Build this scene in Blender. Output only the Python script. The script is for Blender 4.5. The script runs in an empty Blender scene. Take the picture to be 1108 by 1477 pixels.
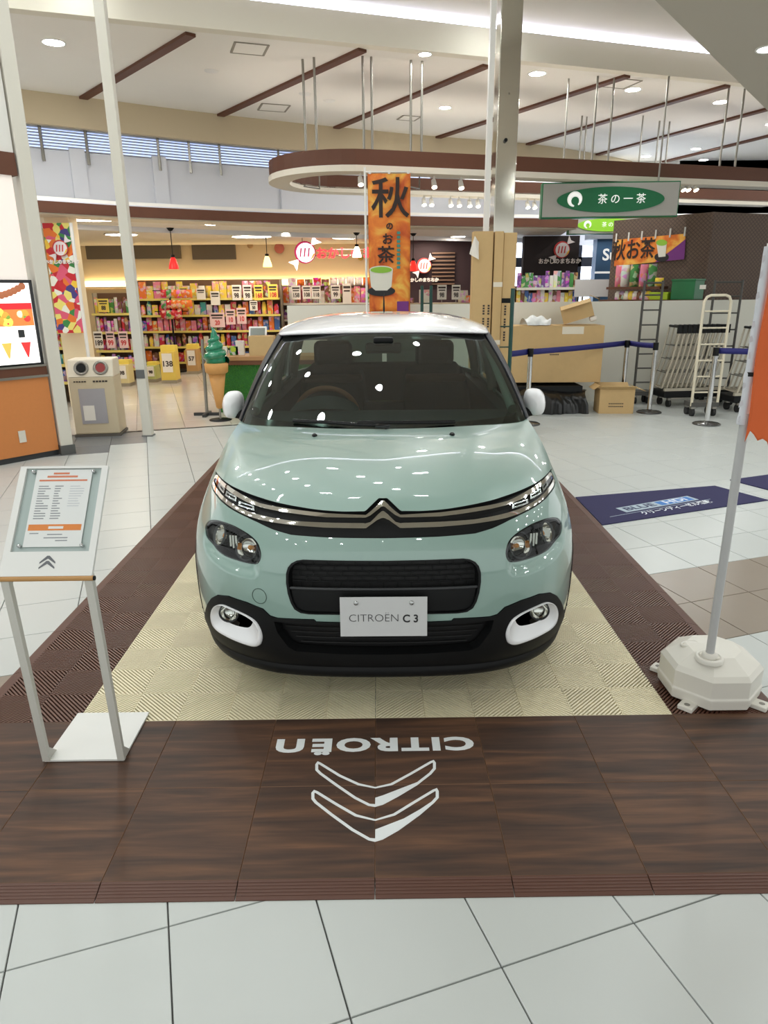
import bpy, bmesh, math, random
import numpy as np
from mathutils import Vector, Matrix, Quaternion, noise
from mathutils.geometry import delaunay_2d_cdt
random.seed(7)
PI = math.pi
SC = bpy.context.scene
COL = SC.collection
# ------------------------------------------------------------------ camera
F_PX = 1000.6
CAM = Vector((0.0262, -1.6125, 1.6533))
PITCH, YAW, ROLL = .30716, .00641, -.00921
_fwd = Vector((math.sin(YAW)*math.cos(PITCH), math.cos(YAW)*math.cos(PITCH), -math.sin(PITCH)))
_rt = Vector((math.cos(YAW), -math.sin(YAW), 0)); _up = _rt.cross(_fwd)
_r = _rt*math.cos(ROLL)+_up*math.sin(ROLL); _u = -_rt*math.sin(ROLL)+_up*math.cos(ROLL)
cd = bpy.data.cameras.new('camera'); cam = bpy.data.objects.new('camera', cd); COL.objects.link(cam)
m = Matrix.Identity(4)
for i in range(3):
    m[i][0] = _r[i]; m[i][1] = _u[i]; m[i][2] = -_fwd[i]; m[i][3] = CAM[i]
cam.matrix_world = m
cd.sensor_fit = 'VERTICAL'; cd.sensor_height = 24.0; cd.lens = 24.0*F_PX/1477.0
cd.clip_start = .05; cd.clip_end = 200
SC.camera = cam
# ------------------------------------------------------------------ light
world = bpy.data.worlds.new('mall_air'); SC.world = world; world.use_nodes = True
bg = world.node_tree.nodes['Background']; bg.inputs[0].default_value = (.97, 1.0, .99, 1); bg.inputs[1].default_value = 1.1
LAMP = 95.0            # emission of the round ceiling downlights
SC.view_settings.view_transform = 'Standard'; SC.view_settings.look = 'None'
SC.view_settings.exposure = 0.15; SC.view_settings.gamma = 1.0; SC.view_settings.use_curve_mapping = False
# ------------------------------------------------------------------ helpers
def srgb(c):
    return tuple(((v/255)/12.92 if v/255 <= .04045 else ((v/255+.055)/1.055)**2.4) for v in c)
MATS = {}
def mat(name, c=(200,200,200), rough=.5, metal=0.0, coat=0.0, emit=None, es=0.0, noise=0.0, nscale=30.0, alpha=None, spec=.5, bump=0.0):
    if name in MATS: return MATS[name]
    mt = bpy.data.materials.new(name); mt.use_nodes = True; nt = mt.node_tree; b = nt.nodes['Principled BSDF']
    col = srgb(c)+(1,)
    b.inputs['Base Color'].default_value = col
    b.inputs['Roughness'].default_value = rough; b.inputs['Metallic'].default_value = metal
    b.inputs['Coat Weight'].default_value = coat; b.inputs['Coat Roughness'].default_value = .012
    b.inputs['Specular IOR Level'].default_value = spec
    if emit is not None:
        b.inputs['Emission Color'].default_value = srgb(emit)+(1,); b.inputs['Emission Strength'].default_value = es
    if noise > 0 or bump > 0:
        tc = nt.nodes.new('ShaderNodeTexCoord'); nz = nt.nodes.new('ShaderNodeTexNoise'); nz.inputs['Scale'].default_value = nscale
        nz.inputs['Detail'].default_value = 3
        nt.links.new(tc.outputs['Object'], nz.inputs['Vector'])
        if noise > 0:
            mx = nt.nodes.new('ShaderNodeMix'); mx.data_type = 'RGBA'
            mx.inputs[6].default_value = tuple(v*(1-noise) for v in col[:3])+(1,); mx.inputs[7].default_value = tuple(min(1, v*(1+noise)) for v in col[:3])+(1,)
            nt.links.new(nz.outputs['Fac'], mx.inputs[0]); nt.links.new(mx.outputs[2], b.inputs['Base Color'])
        if bump > 0:
            bp = nt.nodes.new('ShaderNodeBump'); bp.inputs['Strength'].default_value = bump; bp.inputs['Distance'].default_value = .01
            nt.links.new(nz.outputs['Fac'], bp.inputs['Height']); nt.links.new(bp.outputs['Normal'], b.inputs['Normal'])
    MATS[name] = mt
    return mt
def glass(name, tint, ior=1.5, rough=.0, through=.9):
    if name in MATS: return MATS[name]
    mt = bpy.data.materials.new(name); mt.use_nodes = True; nt = mt.node_tree
    for n in list(nt.nodes): nt.nodes.remove(n)
    o = nt.nodes.new('ShaderNodeOutputMaterial'); mx = nt.nodes.new('ShaderNodeMixShader'); fr = nt.nodes.new('ShaderNodeLayerWeight')
    t = nt.nodes.new('ShaderNodeBsdfTransparent'); g = nt.nodes.new('ShaderNodeBsdfGlossy')
    t.inputs[0].default_value = srgb(tint)+(1,); g.inputs['Roughness'].default_value = rough; fr.inputs[0].default_value = .5
    # Schlick reflectance, the same from both sides of the sheet
    pw = nt.nodes.new('ShaderNodeMath'); pw.operation = 'POWER'; pw.inputs[1].default_value = 5.0; nt.links.new(fr.outputs['Facing'], pw.inputs[0])
    f0 = ((ior-1)/(ior+1))**2; ma = nt.nodes.new('ShaderNodeMath'); ma.operation = 'MULTIPLY_ADD'; ma.inputs[1].default_value = 1-2*f0; ma.inputs[2].default_value = 2*f0; nt.links.new(pw.outputs[0], ma.inputs[0])
    nt.links.new(ma.outputs[0], mx.inputs[0]); nt.links.new(t.outputs[0], mx.inputs[1]); nt.links.new(g.outputs[0], mx.inputs[2]); nt.links.new(mx.outputs[0], o.inputs[0])
    MATS[name] = mt
    return mt
def tag(o, label=None, cat=None, group=None, kind=None):
    if label: o['label'] = label
    if cat: o['category'] = cat
    if group: o['group'] = group
    if kind: o['kind'] = kind
    return o
def thing(name, label, cat, loc=(0,0,0), rotz=0.0, group=None):
    o = bpy.data.objects.new(name, None); COL.objects.link(o); o.empty_display_size = .1
    o.location = loc; o.rotation_euler = (0, 0, rotz)
    return tag(o, label, cat, group)
def link(name, me, parent=None, mt=None):
    o = bpy.data.objects.new(name, me); COL.objects.link(o)
    if mt is not None and not me.materials: me.materials.append(mt)
    if parent is not None: o.parent = parent
    return o
def frame(d):
    d = Vector(d).normalized(); a = Vector((0,0,1)) if abs(d.z) < .95 else Vector((1,0,0))
    u = d.cross(a).normalized(); return u, d.cross(u).normalized(), d
class MB:
    """collects faces; build() makes one mesh object. Coordinates are in the parent's frame."""
    def __init__(s): s.v = []; s.f = []; s.mi = []; s.sm = []
    def add(s, vs, fs, mi=0, smooth=False):
        k = len(s.v); s.v += [tuple(p) for p in vs]; s.f += [tuple(i+k for i in f) for f in fs]; s.mi += [mi]*len(fs); s.sm += [smooth]*len(fs); return s
    def box(s, c, d, R=None, mi=0):
        x, y, z = (v/2 for v in d); P = [Vector(q) for q in ((-x,-y,-z),(x,-y,-z),(x,y,-z),(-x,y,-z),(-x,-y,z),(x,-y,z),(x,y,z),(-x,y,z))]
        if R is not None:
            if not hasattr(R, 'to_3x3'): R = Matrix.Rotation(R, 3, 'Z')
            P = [R @ q for q in P]
        return s.add([q+Vector(c) for q in P], [(0,3,2,1),(4,5,6,7),(0,1,5,4),(1,2,6,5),(2,3,7,6),(3,0,4,7)], mi)
    def bb(s, x0, x1, y0, y1, z0, z1, mi=0): return s.box(((x0+x1)/2,(y0+y1)/2,(z0+z1)/2), (x1-x0,y1-y0,z1-z0), mi=mi)
    def cyl(s, a, b, r, r2=None, n=16, cap=True, mi=0):
        a = Vector(a); b = Vector(b); r2 = r if r2 is None else r2; u, w, d = frame(b-a); V = []
        for i in range(n):
            t = 2*PI*i/n; e = u*math.cos(t)+w*math.sin(t); V += [a+e*r, b+e*r2]
        F = [(2*i, 2*i+1, (2*i+3) % (2*n), (2*i+2) % (2*n)) for i in range(n)]
        s.add(V, F, mi, True)
        if cap: s.add([V[2*i] for i in range(n)], [tuple(range(n))], mi); s.add([V[2*i+1] for i in range(n)], [tuple(reversed(range(n)))], mi)
        return s
    def tube(s, pts, r, n=10, closed=False, mi=0, cap=True):
        pts = [Vector(p) for p in pts]; m = len(pts); rs = r if isinstance(r, (list, tuple)) else [r]*m; V = []; up = None
        for i, p in enumerate(pts):
            a = pts[i-1] if (i > 0 or closed) else p; b = pts[(i+1) % m] if (i < m-1 or closed) else p
            d = (b-a).normalized()
            if up is None: u, w, _ = frame(d)
            else:
                u = up-d*up.dot(d)
                u = u.normalized() if u.length > 1e-6 else frame(d)[0]; w = d.cross(u)
            up = u
            V += [p+(u*math.cos(2*PI*k/n)+w*math.sin(2*PI*k/n))*rs[i] for k in range(n)]
        F = []
        for i in range(m if closed else m-1):
            j = (i+1) % m
            F += [(i*n+k, i*n+(k+1) % n, j*n+(k+1) % n, j*n+k) for k in range(n)]
        s.add(V, F, mi, True)
        if cap and not closed:
            s.add(V[:n], [tuple(reversed(range(n)))], mi); s.add(V[-n:], [tuple(range(n))], mi)
        return s
    def lathe(s, prof, n=24, c=(0,0,0), axis=None, mi=0, smooth=True):
        c = Vector(c); Q = Quaternion() if axis is None else Vector((0,0,1)).rotation_difference(Vector(axis)); V = []
        for r, z in prof:
            V += [c + Q @ Vector((r*math.cos(2*PI*k/n), r*math.sin(2*PI*k/n), z)) for k in range(n)]
        F = []
        for i in range(len(prof)-1): F += [(i*n+k, i*n+(k+1) % n, (i+1)*n+(k+1) % n, (i+1)*n+k) for k in range(n)]
        return s.add(V, F, mi, smooth)
    def prism(s, poly, z0, z1, mi=0, mp=None):
        """poly: list of (x,y); extruded z0..z1; mp maps a Vector to place it"""
        n = len(poly); V = [Vector((p[0], p[1], z0)) for p in poly]+[Vector((p[0], p[1], z1)) for p in poly]
        if mp: V = [mp(q) for q in V]
        F = [tuple(reversed(range(n))), tuple(range(n, 2*n))]+[(i, (i+1) % n, n+(i+1) % n, n+i) for i in range(n)]
        return s.add(V, F, mi)
    def grid(s, fn, nu, nv, mi=0, smooth=True):
        V = [fn(i/nu, j/nv) for j in range(nv+1) for i in range(nu+1)]
        F = [(j*(nu+1)+i, j*(nu+1)+i+1, (j+1)*(nu+1)+i+1, (j+1)*(nu+1)+i) for j in range(nv) for i in range(nu)]
        return s.add(V, F, mi, smooth)
    def mesh(s, name, mts):
        me = bpy.data.meshes.new(name); me.from_pydata(s.v, [], s.f)
        for mm in (mts if isinstance(mts, (list, tuple)) else [mts]): me.materials.append(mm)
        me.polygons.foreach_set('material_index', s.mi); me.polygons.foreach_set('use_smooth', s.sm); me.update()
        return me
    def build(s, name, mts, parent=None, bevel=0.0, seg=2, solid=0.0, sub=0, world=False):
        me = s.mesh(name, mts)
        if world and parent is not None:
            me.transform(Matrix.Translation(-Vector(parent.location)) if abs(parent.rotation_euler.z) < 1e-9 else parent_mat(parent).inverted())
        o = link(name, me, parent)
        if solid:
            md = o.modifiers.new('solid', 'SOLIDIFY'); md.thickness = solid; md.offset = 0
        if bevel:
            md = o.modifiers.new('bevel', 'BEVEL'); md.width = bevel; md.segments = seg; md.limit_method = 'ANGLE'; md.angle_limit = math.radians(40)
        if sub:
            md = o.modifiers.new('sub', 'SUBSURF'); md.levels = sub; md.render_levels = sub
        return o
def parent_mat(o): return Matrix.Translation(o.location) @ Matrix.Rotation(o.rotation_euler.z, 4, 'Z')
def copy_tree(o, loc=None, rotz=None, label=None, parent=None):
    c = o.copy(); COL.objects.link(c)
    if parent is not None: c.parent = parent
    if loc is not None: c.location = loc
    if rotz is not None: c.rotation_euler = (0, 0, rotz)
    if label: c['label'] = label
    for ch in list(o.children): copy_tree(ch, parent=c)
    return c
def text_mesh(txt, size=1.0, extrude=.0, bold=0.0, align='CENTER', sx=1.0, space=1.0):
    cu = bpy.data.curves.new('t', 'FONT'); cu.body = txt; cu.size = size; cu.extrude = extrude; cu.offset = bold; cu.align_x = align; cu.align_y = 'CENTER'
    cu.resolution_u = 4; cu.space_character = space
    ob = bpy.data.objects.new('t', cu); COL.objects.link(ob)
    me = bpy.data.meshes.new_from_object(ob.evaluated_get(bpy.context.evaluated_depsgraph_get()))
    bpy.data.objects.remove(ob); bpy.data.curves.remove(cu)
    if sx != 1: me.transform(Matrix.Diagonal((sx, 1, 1, 1)))
    return me
def basis(o, ex, ey):
    """4x4 from origin and the directions of local x and y (z = x cross y)"""
    ex = Vector(ex).normalized(); ey = Vector(ey); ez = ex.cross(ey).normalized(); ey = ez.cross(ex)
    M = Matrix.Identity(4)
    for i in range(3): M[i][0] = ex[i]; M[i][1] = ey[i]; M[i][2] = ez[i]; M[i][3] = o[i]
    return M
def lettering(txt, size, M, mt, parent, name='lettering', extrude=.001, bold=0.0, sx=1.0, align='CENTER'):
    me = text_mesh(txt, size, extrude, bold, align, sx); me.transform(M); me.materials.clear(); me.materials.append(mt)
    me.name = name
    return link(name, me, parent)
# a pixel of the photograph turned into a point at a known depth Y, height Z or floor (used to measure where things stand)
def ray(px, py): return _r*((px-554)/F_PX)-_u*((py-738.5)/F_PX)+_fwd
def at(px, py, Y): d = ray(px, py); return CAM+d*((Y-CAM.y)/d.y)
def atz(px, py, Z=0.0): d = ray(px, py); return CAM+d*((Z-CAM.z)/d.z)
def project(p):
    d = Vector(p)-CAM; return (554+F_PX*d.dot(_r)/d.dot(_fwd), 738.5-F_PX*d.dot(_u)/d.dot(_fwd), d.dot(_fwd))
A18 = math.radians(18.0)
E1 = Vector((math.cos(A18), math.sin(A18), 0)); E2 = Vector((-math.sin(A18), math.cos(A18), 0))
def g2w(a, b, z=0.0): v = E1*a+E2*b; return Vector((v.x, v.y, z))
def w2g(p): p = Vector((p[0], p[1], 0)); return p.dot(E1), p.dot(E2)
# ------------------------------------------------------------------ floor
def tile_mat(name, c, rough, amp):
    mt = mat(name, c, rough, spec=.45); nt = mt.node_tree; b = nt.nodes['Principled BSDF']
    oi = nt.nodes.new('ShaderNodeObjectInfo'); tc = nt.nodes.new('ShaderNodeTexCoord'); nz = nt.nodes.new('ShaderNodeTexNoise'); nz.inputs['Scale'].default_value = 5
    ad = nt.nodes.new('ShaderNodeMath'); ad.operation = 'ADD'; mu = nt.nodes.new('ShaderNodeMath'); mu.operation = 'MULTIPLY'; mu.inputs[1].default_value = .5
    nt.links.new(tc.outputs['Object'], nz.inputs['Vector']); nt.links.new(oi.outputs['Random'], ad.inputs[0]); nt.links.new(nz.outputs['Fac'], ad.inputs[1]); nt.links.new(ad.outputs[0], mu.inputs[0])
    mx = nt.nodes.new('ShaderNodeMix'); mx.data_type = 'RGBA'; q = srgb(c)
    mx.inputs[6].default_value = tuple(v*(1-amp) for v in q)+(1,); mx.inputs[7].default_value = tuple(min(1, v*(1+amp)) for v in q)+(1,)
    nt.links.new(mu.outputs[0], mx.inputs[0]); nt.links.new(mx.outputs[2], b.inputs['Base Color'])
    return mt
M_TILE = tile_mat('white_floor_tile', (193,197,194), .3, .03)
M_TBRN = tile_mat('brown_floor_tile', (142,130,116), .28, .06)
M_TGRY = tile_mat('charcoal_floor_tile', (112,114,117), .3, .06)
M_TSHOP = tile_mat('beige_shop_tile', (208,200,188), .12, .04)
M_GROUT = mat('dark_grout', (78,78,76), .9)
floor = MB().bb(-14, 14, -9, 26, -.2, -.006).build('floor', M_GROUT); tag(floor, kind='structure')
TA, TB, PA, PB = .4035, .4035, .2265, .0445
def corner_mesh(name, mt, w, h):
    b = .0022; w2, h2 = w/2, h/2
    V = [(-w2,-h2,-.006),(w2,-h2,-.006),(w2,h2,-.006),(-w2,h2,-.006),(-w2+b*.3,-h2+b*.3,-.001),(w2-b*.3,-h2+b*.3,-.001),(w2-b*.3,h2-b*.3,-.001),(-w2+b*.3,h2-b*.3,-.001),(-w2+b,-h2+b,0),(w2-b,-h2+b,0),(w2-b,h2-b,0),(-w2+b,h2-b,0)]
    F = [(8,9,10,11)]+[(i,(i+1)%4,4+(i+1)%4,4+i) for i in range(4)]+[(4+i,4+(i+1)%4,8+(i+1)%4,8+i) for i in range(4)]
    return MB().add(V, F).mesh(name, mt)
TM = {k: corner_mesh('tile_'+k, m_, TA-.0035, TB-.0035) for k, m_ in (('white', M_TILE), ('brown', M_TBRN), ('grey', M_TGRY))}
def shop_line(a): return 7.62-.0*a            # shop lease line in the building grid (b coordinate)
near, rest = [], []
for i in range(-26, 30):
    for j in range(-12, 24):
        a = PA+(i+.5)*TA; b = PB+(j+.5)*TB; p = g2w(a, b)
        if p.y < -3.2 or p.y > 10.5 or p.x < -6.5 or p.x > 9: continue
        if abs(p.x) < 1.35 and .3 < p.y < 6.4: continue            # wholly under the platform
        k = 'brown' if j in (2, 3) else 'white'
        g_ = math.hypot(p.x+3.75, p.y-5.6)
        if p.x < -2.9 and p.y > 4.9 and b > 6.35: k = 'grey'
        if b > shop_line(a) and p.x < 1.2: continue
        q = project(p); vis = q[2] > .3 and -70 < q[0] < 1178 and -40 < q[1] < 1560
        (near if vis else rest).append((q[2], a, b, p, k))
near.sort(key=lambda t: t[0])
rest += near[300:]; near = near[:300]
for d, a, b, p, k in near:
    o = link('tile', TM[k], floor); o.location = (p.x, p.y, 0); o.rotation_euler = (0, 0, A18)
mb = MB()
mi = {'white': 0, 'brown': 1, 'grey': 2}
for d, a, b, p, k in rest:
    me = TM[k]; R = Matrix.Rotation(A18, 3, 'Z')
    mb.add([R @ v.co+p for v in me.vertices], [tuple(f.vertices) for f in me.polygons], mi[k])
o = mb.build('distant_tiles', [M_TILE, M_TBRN, M_TGRY], floor); o['kind'] = 'stuff'
tsh = corner_mesh('shop_tile', M_TSHOP, .597, .597)
for i in range(-14, 4):
    for j in range(0, 18):
        p = g2w(-.1+(i+.5)*.6, 7.42+.22+(j+.5)*.6)
        if p.x < 1.6 and p.y < 17 and p.x > -8.5:
            o = link('shop_tile', tsh, floor); o.location = (p.x, p.y, 0); o.rotation_euler = (0, 0, A18)
# ------------------------------------------------------------------ display platform (interlocking 40 cm tiles)
T = .4; PH = .018
plat = thing('display_platform', 'low platform of brown wood-look and cream ribbed tiles under the car', 'platform')
def wood_mat():
    mt = mat('walnut_vinyl', (92,66,48), .46, spec=.2); nt = mt.node_tree; b = nt.nodes['Principled BSDF']
    tc = nt.nodes.new('ShaderNodeTexCoord'); oi = nt.nodes.new('ShaderNodeObjectInfo'); mp = nt.nodes.new('ShaderNodeMapping'); mp.inputs['Scale'].default_value = (.8, 9.5, 1)
    cb = nt.nodes.new('ShaderNodeCombineXYZ'); mu = nt.nodes.new('ShaderNodeMath'); mu.operation = 'MULTIPLY'; mu.inputs[1].default_value = 37
    nt.links.new(oi.outputs['Random'], mu.inputs[0]); nt.links.new(mu.outputs[0], cb.inputs[0]); nt.links.new(mu.outputs[0], cb.inputs[1])
    va = nt.nodes.new('ShaderNodeVectorMath'); nt.links.new(tc.outputs['Object'], va.inputs[0]); nt.links.new(cb.outputs[0], va.inputs[1]); nt.links.new(va.outputs[0], mp.inputs['Vector'])
    n1 = nt.nodes.new('ShaderNodeTexNoise'); n1.inputs['Scale'].default_value = 2.2; n1.inputs['Detail'].default_value = 6; n1.inputs['Distortion'].default_value = .5
    n2 = nt.nodes.new('ShaderNodeTexNoise'); n2.inputs['Scale'].default_value = 12; n2.inputs['Detail'].default_value = 4
    nt.links.new(mp.outputs[0], n1.inputs['Vector']); nt.links.new(mp.outputs[0], n2.inputs['Vector'])
    cr = nt.nodes.new('ShaderNodeValToRGB'); e = cr.color_ramp.elements
    e[0].position = .26; e[0].color = srgb((46,29,18))+(1,); e[1].position = .76; e[1].color = srgb((124,84,54))+(1,)
    e2 = cr.color_ramp.elements.new(.5); e2.color = srgb((82,53,34))+(1,)
    nt.links.new(n1.outputs['Fac'], cr.inputs[0])
    mx = nt.nodes.new('ShaderNodeMix'); mx.data_type = 'RGBA'; mx.blend_type = 'MULTIPLY'; mx.inputs[0].default_value = .45
    nt.links.new(cr.outputs[0], mx.inputs[6]); nt.links.new(n2.outputs['Fac'], mx.inputs[7]); 
    br = nt.nodes.new('ShaderNodeBrightContrast'); br.inputs[1].default_value = .02
    nt.links.new(mx.outputs[2], br.inputs[0]); nt.links.new(br.outputs[0], b.inputs['Base Color'])
    return mt
M_WOOD = wood_mat(); M_WSUB = mat('tile_rim_brown', (118,86,62), .5)
def wood_tile_mesh():
    h = T/2-.0006; b = .0012; V = [(-h,-h,0),(h,-h,0),(h,h,0),(-h,h,0),(-h,-h,PH-.0015),(h,-h,PH-.0015),(h,h,PH-.0015),(-h,h,PH-.0015)]
    mb = MB().add(V, [(i,(i+1)%4,4+(i+1)%4,4+i) for i in range(4)], 1)
    t = [(-h,-h,PH-.0015),(h,-h,PH-.0015),(h,h,PH-.0015),(-h,h,PH-.0015),(-h+b,-h+b,PH),(h-b,-h+b,PH),(h-b,h-b,PH),(-h+b,h-b,PH)]
    mb.add(t, [(i,(i+1)%4,4+(i+1)%4,4+i) for i in range(4)], 1); mb.add(t, [(4,5,6,7)], 0)
    return mb.mesh('wood_tile', [M_WOOD, M_WSUB])
wt = wood_tile_mesh()
for i in range(-4, 4):
    for j in range(2):
        o = link('wood_tile', wt, plat); o.location = ((i+.5)*T, (j+.5)*T, 0)
def clip_strip(c0, c1, w, flip):
    poly = [(0,0),(w,0),(w,w),(0,w)]
    for sg, c in ((1, c0), (-1, c1)):
        out = []
        for k in range(len(poly)):
            p, q = poly[k], poly[(k+1) % len(poly)]; fp = sg*(p[0]+p[1]-c); fq = sg*(q[0]+q[1]-c)
            if fp >= 0: out.append(p)
            if fp*fq < 0: t = fp/(fp-fq); out.append((p[0]+(q[0]-p[0])*t, p[1]+(q[1]-p[1])*t))
        poly = out
        if len(poly) < 3: return None
    if flip: poly = [(w-x, y) for x, y in reversed(poly)]
    return poly
def rib_tile_mesh(name, mt):
    mb = MB(); h = T/2; w = .197; g = .0015
    for k in range(9):
        c = -h+.0035+k*(T-.007)/8; mb.bb(c-.0015, c+.0015, -h+.0006, h-.0006, 0, .006); mb.bb(-h+.0006, h-.0006, c-.0015, c+.0015, 0, .006)
    for qx in (0, 1):
        for qy in (0, 1):
            ox, oy = -h+.0015+qx*.2, -h+.0015+qy*.2; pitch = .0188
            n = int(2*w/pitch)+1; fl = (qx+qy) % 2 == 0
            for k in range(n):
                pl = clip_strip(k*pitch, k*pitch+.0100, w, fl)
                if pl is None: continue
                P = [(x+ox, y+oy) for x, y in pl]; m_ = len(P)
                V = [(x, y, .005) for x, y in P]+[(x, y, PH) for x, y in P]
                mb.add(V, [tuple(range(m_, 2*m_))]+[(i,(i+1)%m_,m_+(i+1)%m_,m_+i) for i in range(m_)])
            # rim of each quadrant
            for (x0,x1,y0,y1) in ((ox,ox+w,oy-.0012,oy+.0012),(ox-.0012,ox+.0012,oy,oy+w)):
                mb.bb(x0, x1, y0, y1, .004, PH-.0008)
    return mb.mesh(name, mt)
M_CREAM = mat('cream_plastic', (240,230,198), .45, noise=.05, nscale=9); M_CHOC = mat('chocolate_plastic', (98,64,50), .42, noise=.07, nscale=9)
rt_c = rib_tile_mesh('cream_rib_tile', M_CREAM); rt_b = rib_tile_mesh('brown_rib_tile', M_CHOC)
for i in range(-4, 4):
    for j in range(2, 14):
        brown = i in (-4, 3)
        o = link('ribbed_tile', rt_b if brown else rt_c, plat); o.location = ((i+.5)*T, (j+.5)*T, 0)
M_RAMP = mat('ramp_plastic', (88,55,42), .5)
def ramp_mesh(L, corner=False):
    w = .058; mb = MB(); h = L/2-.0015
    V = [(-h,0,0),(h,0,0),(h,0,PH),(-h,0,PH),(-h,-w,.0),(h,-w,.0),(h,-w,.003),(-h,-w,.003)]
    mb.add(V, [(2,3,7,6),(0,3,2,1),(4,5,6,7),(0,4,7,3),(1,2,6,5)])
    for k in range(5):
        t0 = (k+.7)/6.2; y = -w*t0; z = PH+(.003-PH)*t0
        mb.bb(-h, h, y-.0022, y+.0022, z-.002, z+.0007)
    return mb.mesh('edge_ramp', M_RAMP)
rm = ramp_mesh(T)
for i in range(-4, 4):
    o = link('edge_ramp', rm, plat); o.location = ((i+.5)*T, 0, 0)
for j in range(14):
    for s in (-1, 1):
        o = link('edge_ramp', rm, plat); o.location = (s*4*T, (j+.5)*T, 0); o.rotation_euler = (0, 0, s*PI/2)
# corner pieces
for s in (-1, 1):
    w = .058; x = s*4*T
    mb = MB(); a = (x, 0, PH); V = [a,(x,-w,.003),(x+s*w,-w,.0),(x+s*w,0,.003),(x,0,0)]
    F = [(0,1,2),(0,2,3)] if s > 0 else [(0,2,1),(0,3,2)]
    mb.add(V, F).build('edge_corner', M_RAMP, plat)
# stickers on the wood: chevrons and upside-down word (read from the car's side)
M_STK = mat('white_vinyl_sticker', (226,230,230), .5)
def px2plat(x, y): p = atz(x, y, PH); return (p.x, p.y)
def Z5(x, y): return px2plat(340+x/2.638, 1020+y/2.638)
def ring_prism(mb, outer, inner, z0, z1):
    n = len(outer); V = [(*p, z0) for p in outer]+[(*p, z1) for p in outer]+[(*p, z0) for p in inner]+[(*p, z1) for p in inner]
    F = []
    for i in range(n):
        j = (i+1) % n; F += [(n+i, n+j, 3*n+j, 3*n+i), (i, j, n+j, n+i), (2*n+j, 2*n+i, 3*n+i, 3*n+j)]
    return mb.add(V, F)
def inset(poly, d):
    n = len(poly); out = []
    ar = sum(poly[i][0]*poly[(i+1)%n][1]-poly[(i+1)%n][0]*poly[i][1] for i in range(n)); sg = 1 if ar > 0 else -1
    for i in range(n):
        p0, p1, p2 = (Vector(poly[k % n]) for k in (i-1, i, i+1)); e1 = (p1-p0).normalized(); e2 = (p2-p1).normalized()
        n1 = Vector((-e1.y, e1.x))*sg; n2 = Vector((-e2.y, e2.x))*sg; b = (n1+n2); b = b/max(.35, b.length_squared/2) if b.length > 1e-6 else n1
        out.append(tuple(p1+b*d*1.0))
    return out
def chev(upper):
    dy = 0 if upper else 108; kx = 0 if upper else 1
    # half outline in zoom pixels, left half: tip at (312,207), runs to centre (531,300) and back (531,382) (302,240)
    L = [(312,206),(325,212),(400,258),(470,290),(531,304),(531,380),(505,376),(450,348),(380,300),(318,255),(303,240),(303,218)] if upper else \
        [(298,315),(312,320),(390,368),(460,408),(531,427),(531,513),(505,507),(440,470),(360,412),(300,365),(288,350),(288,326)]
    R = [(754,201),(740,206),(660,252),(590,290),(531,304),(531,380),(560,372),(620,340),(690,298),(745,255),(762,235),(762,212)] if upper else \
        [(766,308),(750,314),(670,362),(600,405),(531,427),(531,513),(560,504),(620,470),(700,412),(755,365),(773,345),(773,320)]
    return [Z5(*p) for p in L], [Z5(*p) for p in R]
logo = None
mb = MB()
for up in (True, False):
    L, R = chev(up)
    for k, poly in enumerate((L, R)):
        ar = sum(poly[i][0]*poly[(i+1)%len(poly)][1]-poly[(i+1)%len(poly)][0]*poly[i][1] for i in range(len(poly)))
        if ar < 0: poly = poly[::-1]
        inn = inset(poly, .0105)
        xc_ = Z5(531, 340)[0]; inn = [(p_[0], q_[1]) if abs(p_[0]-xc_) < .004 else q_ for p_, q_ in zip(poly, inn)]      # open at the centre line
        ring_prism(mb, poly, inn, PH, PH+.0006)
logo = mb.build('chevron_sticker', M_STK, plat); logo['label'] = 'white double chevron outline sticker'
def fill(pts): 
    ar = sum(pts[i][0]*pts[(i+1)%len(pts)][1]-pts[(i+1)%len(pts)][0]*pts[i][1] for i in range(len(pts)))
    return pts if ar > 0 else pts[::-1]
for pts in ([(531,345),(560,336),(640,305),(700,282),(750,245),(745,255),(690,298),(620,340),(560,372),(531,380)], [(531,466),(560,455),(640,424),(700,390),(760,350),(755,365),(700,412),(620,470),(560,504),(531,513)]):
    P = fill([Z5(*p) for p in pts]); V = [(*p, PH+.0007) for p in P]
    MB().prism(P, PH, PH+.0007).build('chevron_sticker_wedge', M_STK, plat)
c0 = px2plat(541, 1073); wl = px2plat(400, 1072); wr = px2plat(684, 1070)
M = Matrix.Translation((c0[0], c0[1], PH)) @ Matrix.Rotation(PI, 4, 'Z')
me = text_mesh('CITROË', .1, .0004, .0045, 'LEFT', 1.0, 1.16); mu_ = text_mesh('U', .1, .0004, .0045); bm_ = bmesh.new(); bm_.from_mesh(me)
xr_ = max(v.co.x for v in me.vertices); hN = .0729; mu_.transform(Matrix.Rotation(PI, 4, 'Z')); x0_ = min(v.co.x for v in mu_.vertices); yb_ = min(v.co.y for v in me.vertices if v.co.x < .06); yn_ = min(v.co.y for v in mu_.vertices)
mu_.transform(Matrix.Translation((xr_+.018-x0_, yb_-yn_+.001, 0))); bm_.from_mesh(mu_); bm_.to_mesh(me); bm_.free(); xm_ = (max(v.co.x for v in me.vertices)+min(v.co.x for v in me.vertices))/2; me.transform(Matrix.Translation((-xm_, 0, 0)))
xs = [v.co.x for v in me.vertices]; kx = (wr[0]-wl[0])/(max(xs)-min(xs)); h0 = px2plat(541, 1062)[1]-px2plat(541, 1080)[1]
me.transform(Matrix.Diagonal((kx, h0/.0725, 1, 1))); me.transform(M); me.materials.clear(); me.materials.append(M_STK); me.name = 'word_sticker'
link('word_sticker', me, plat)
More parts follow.
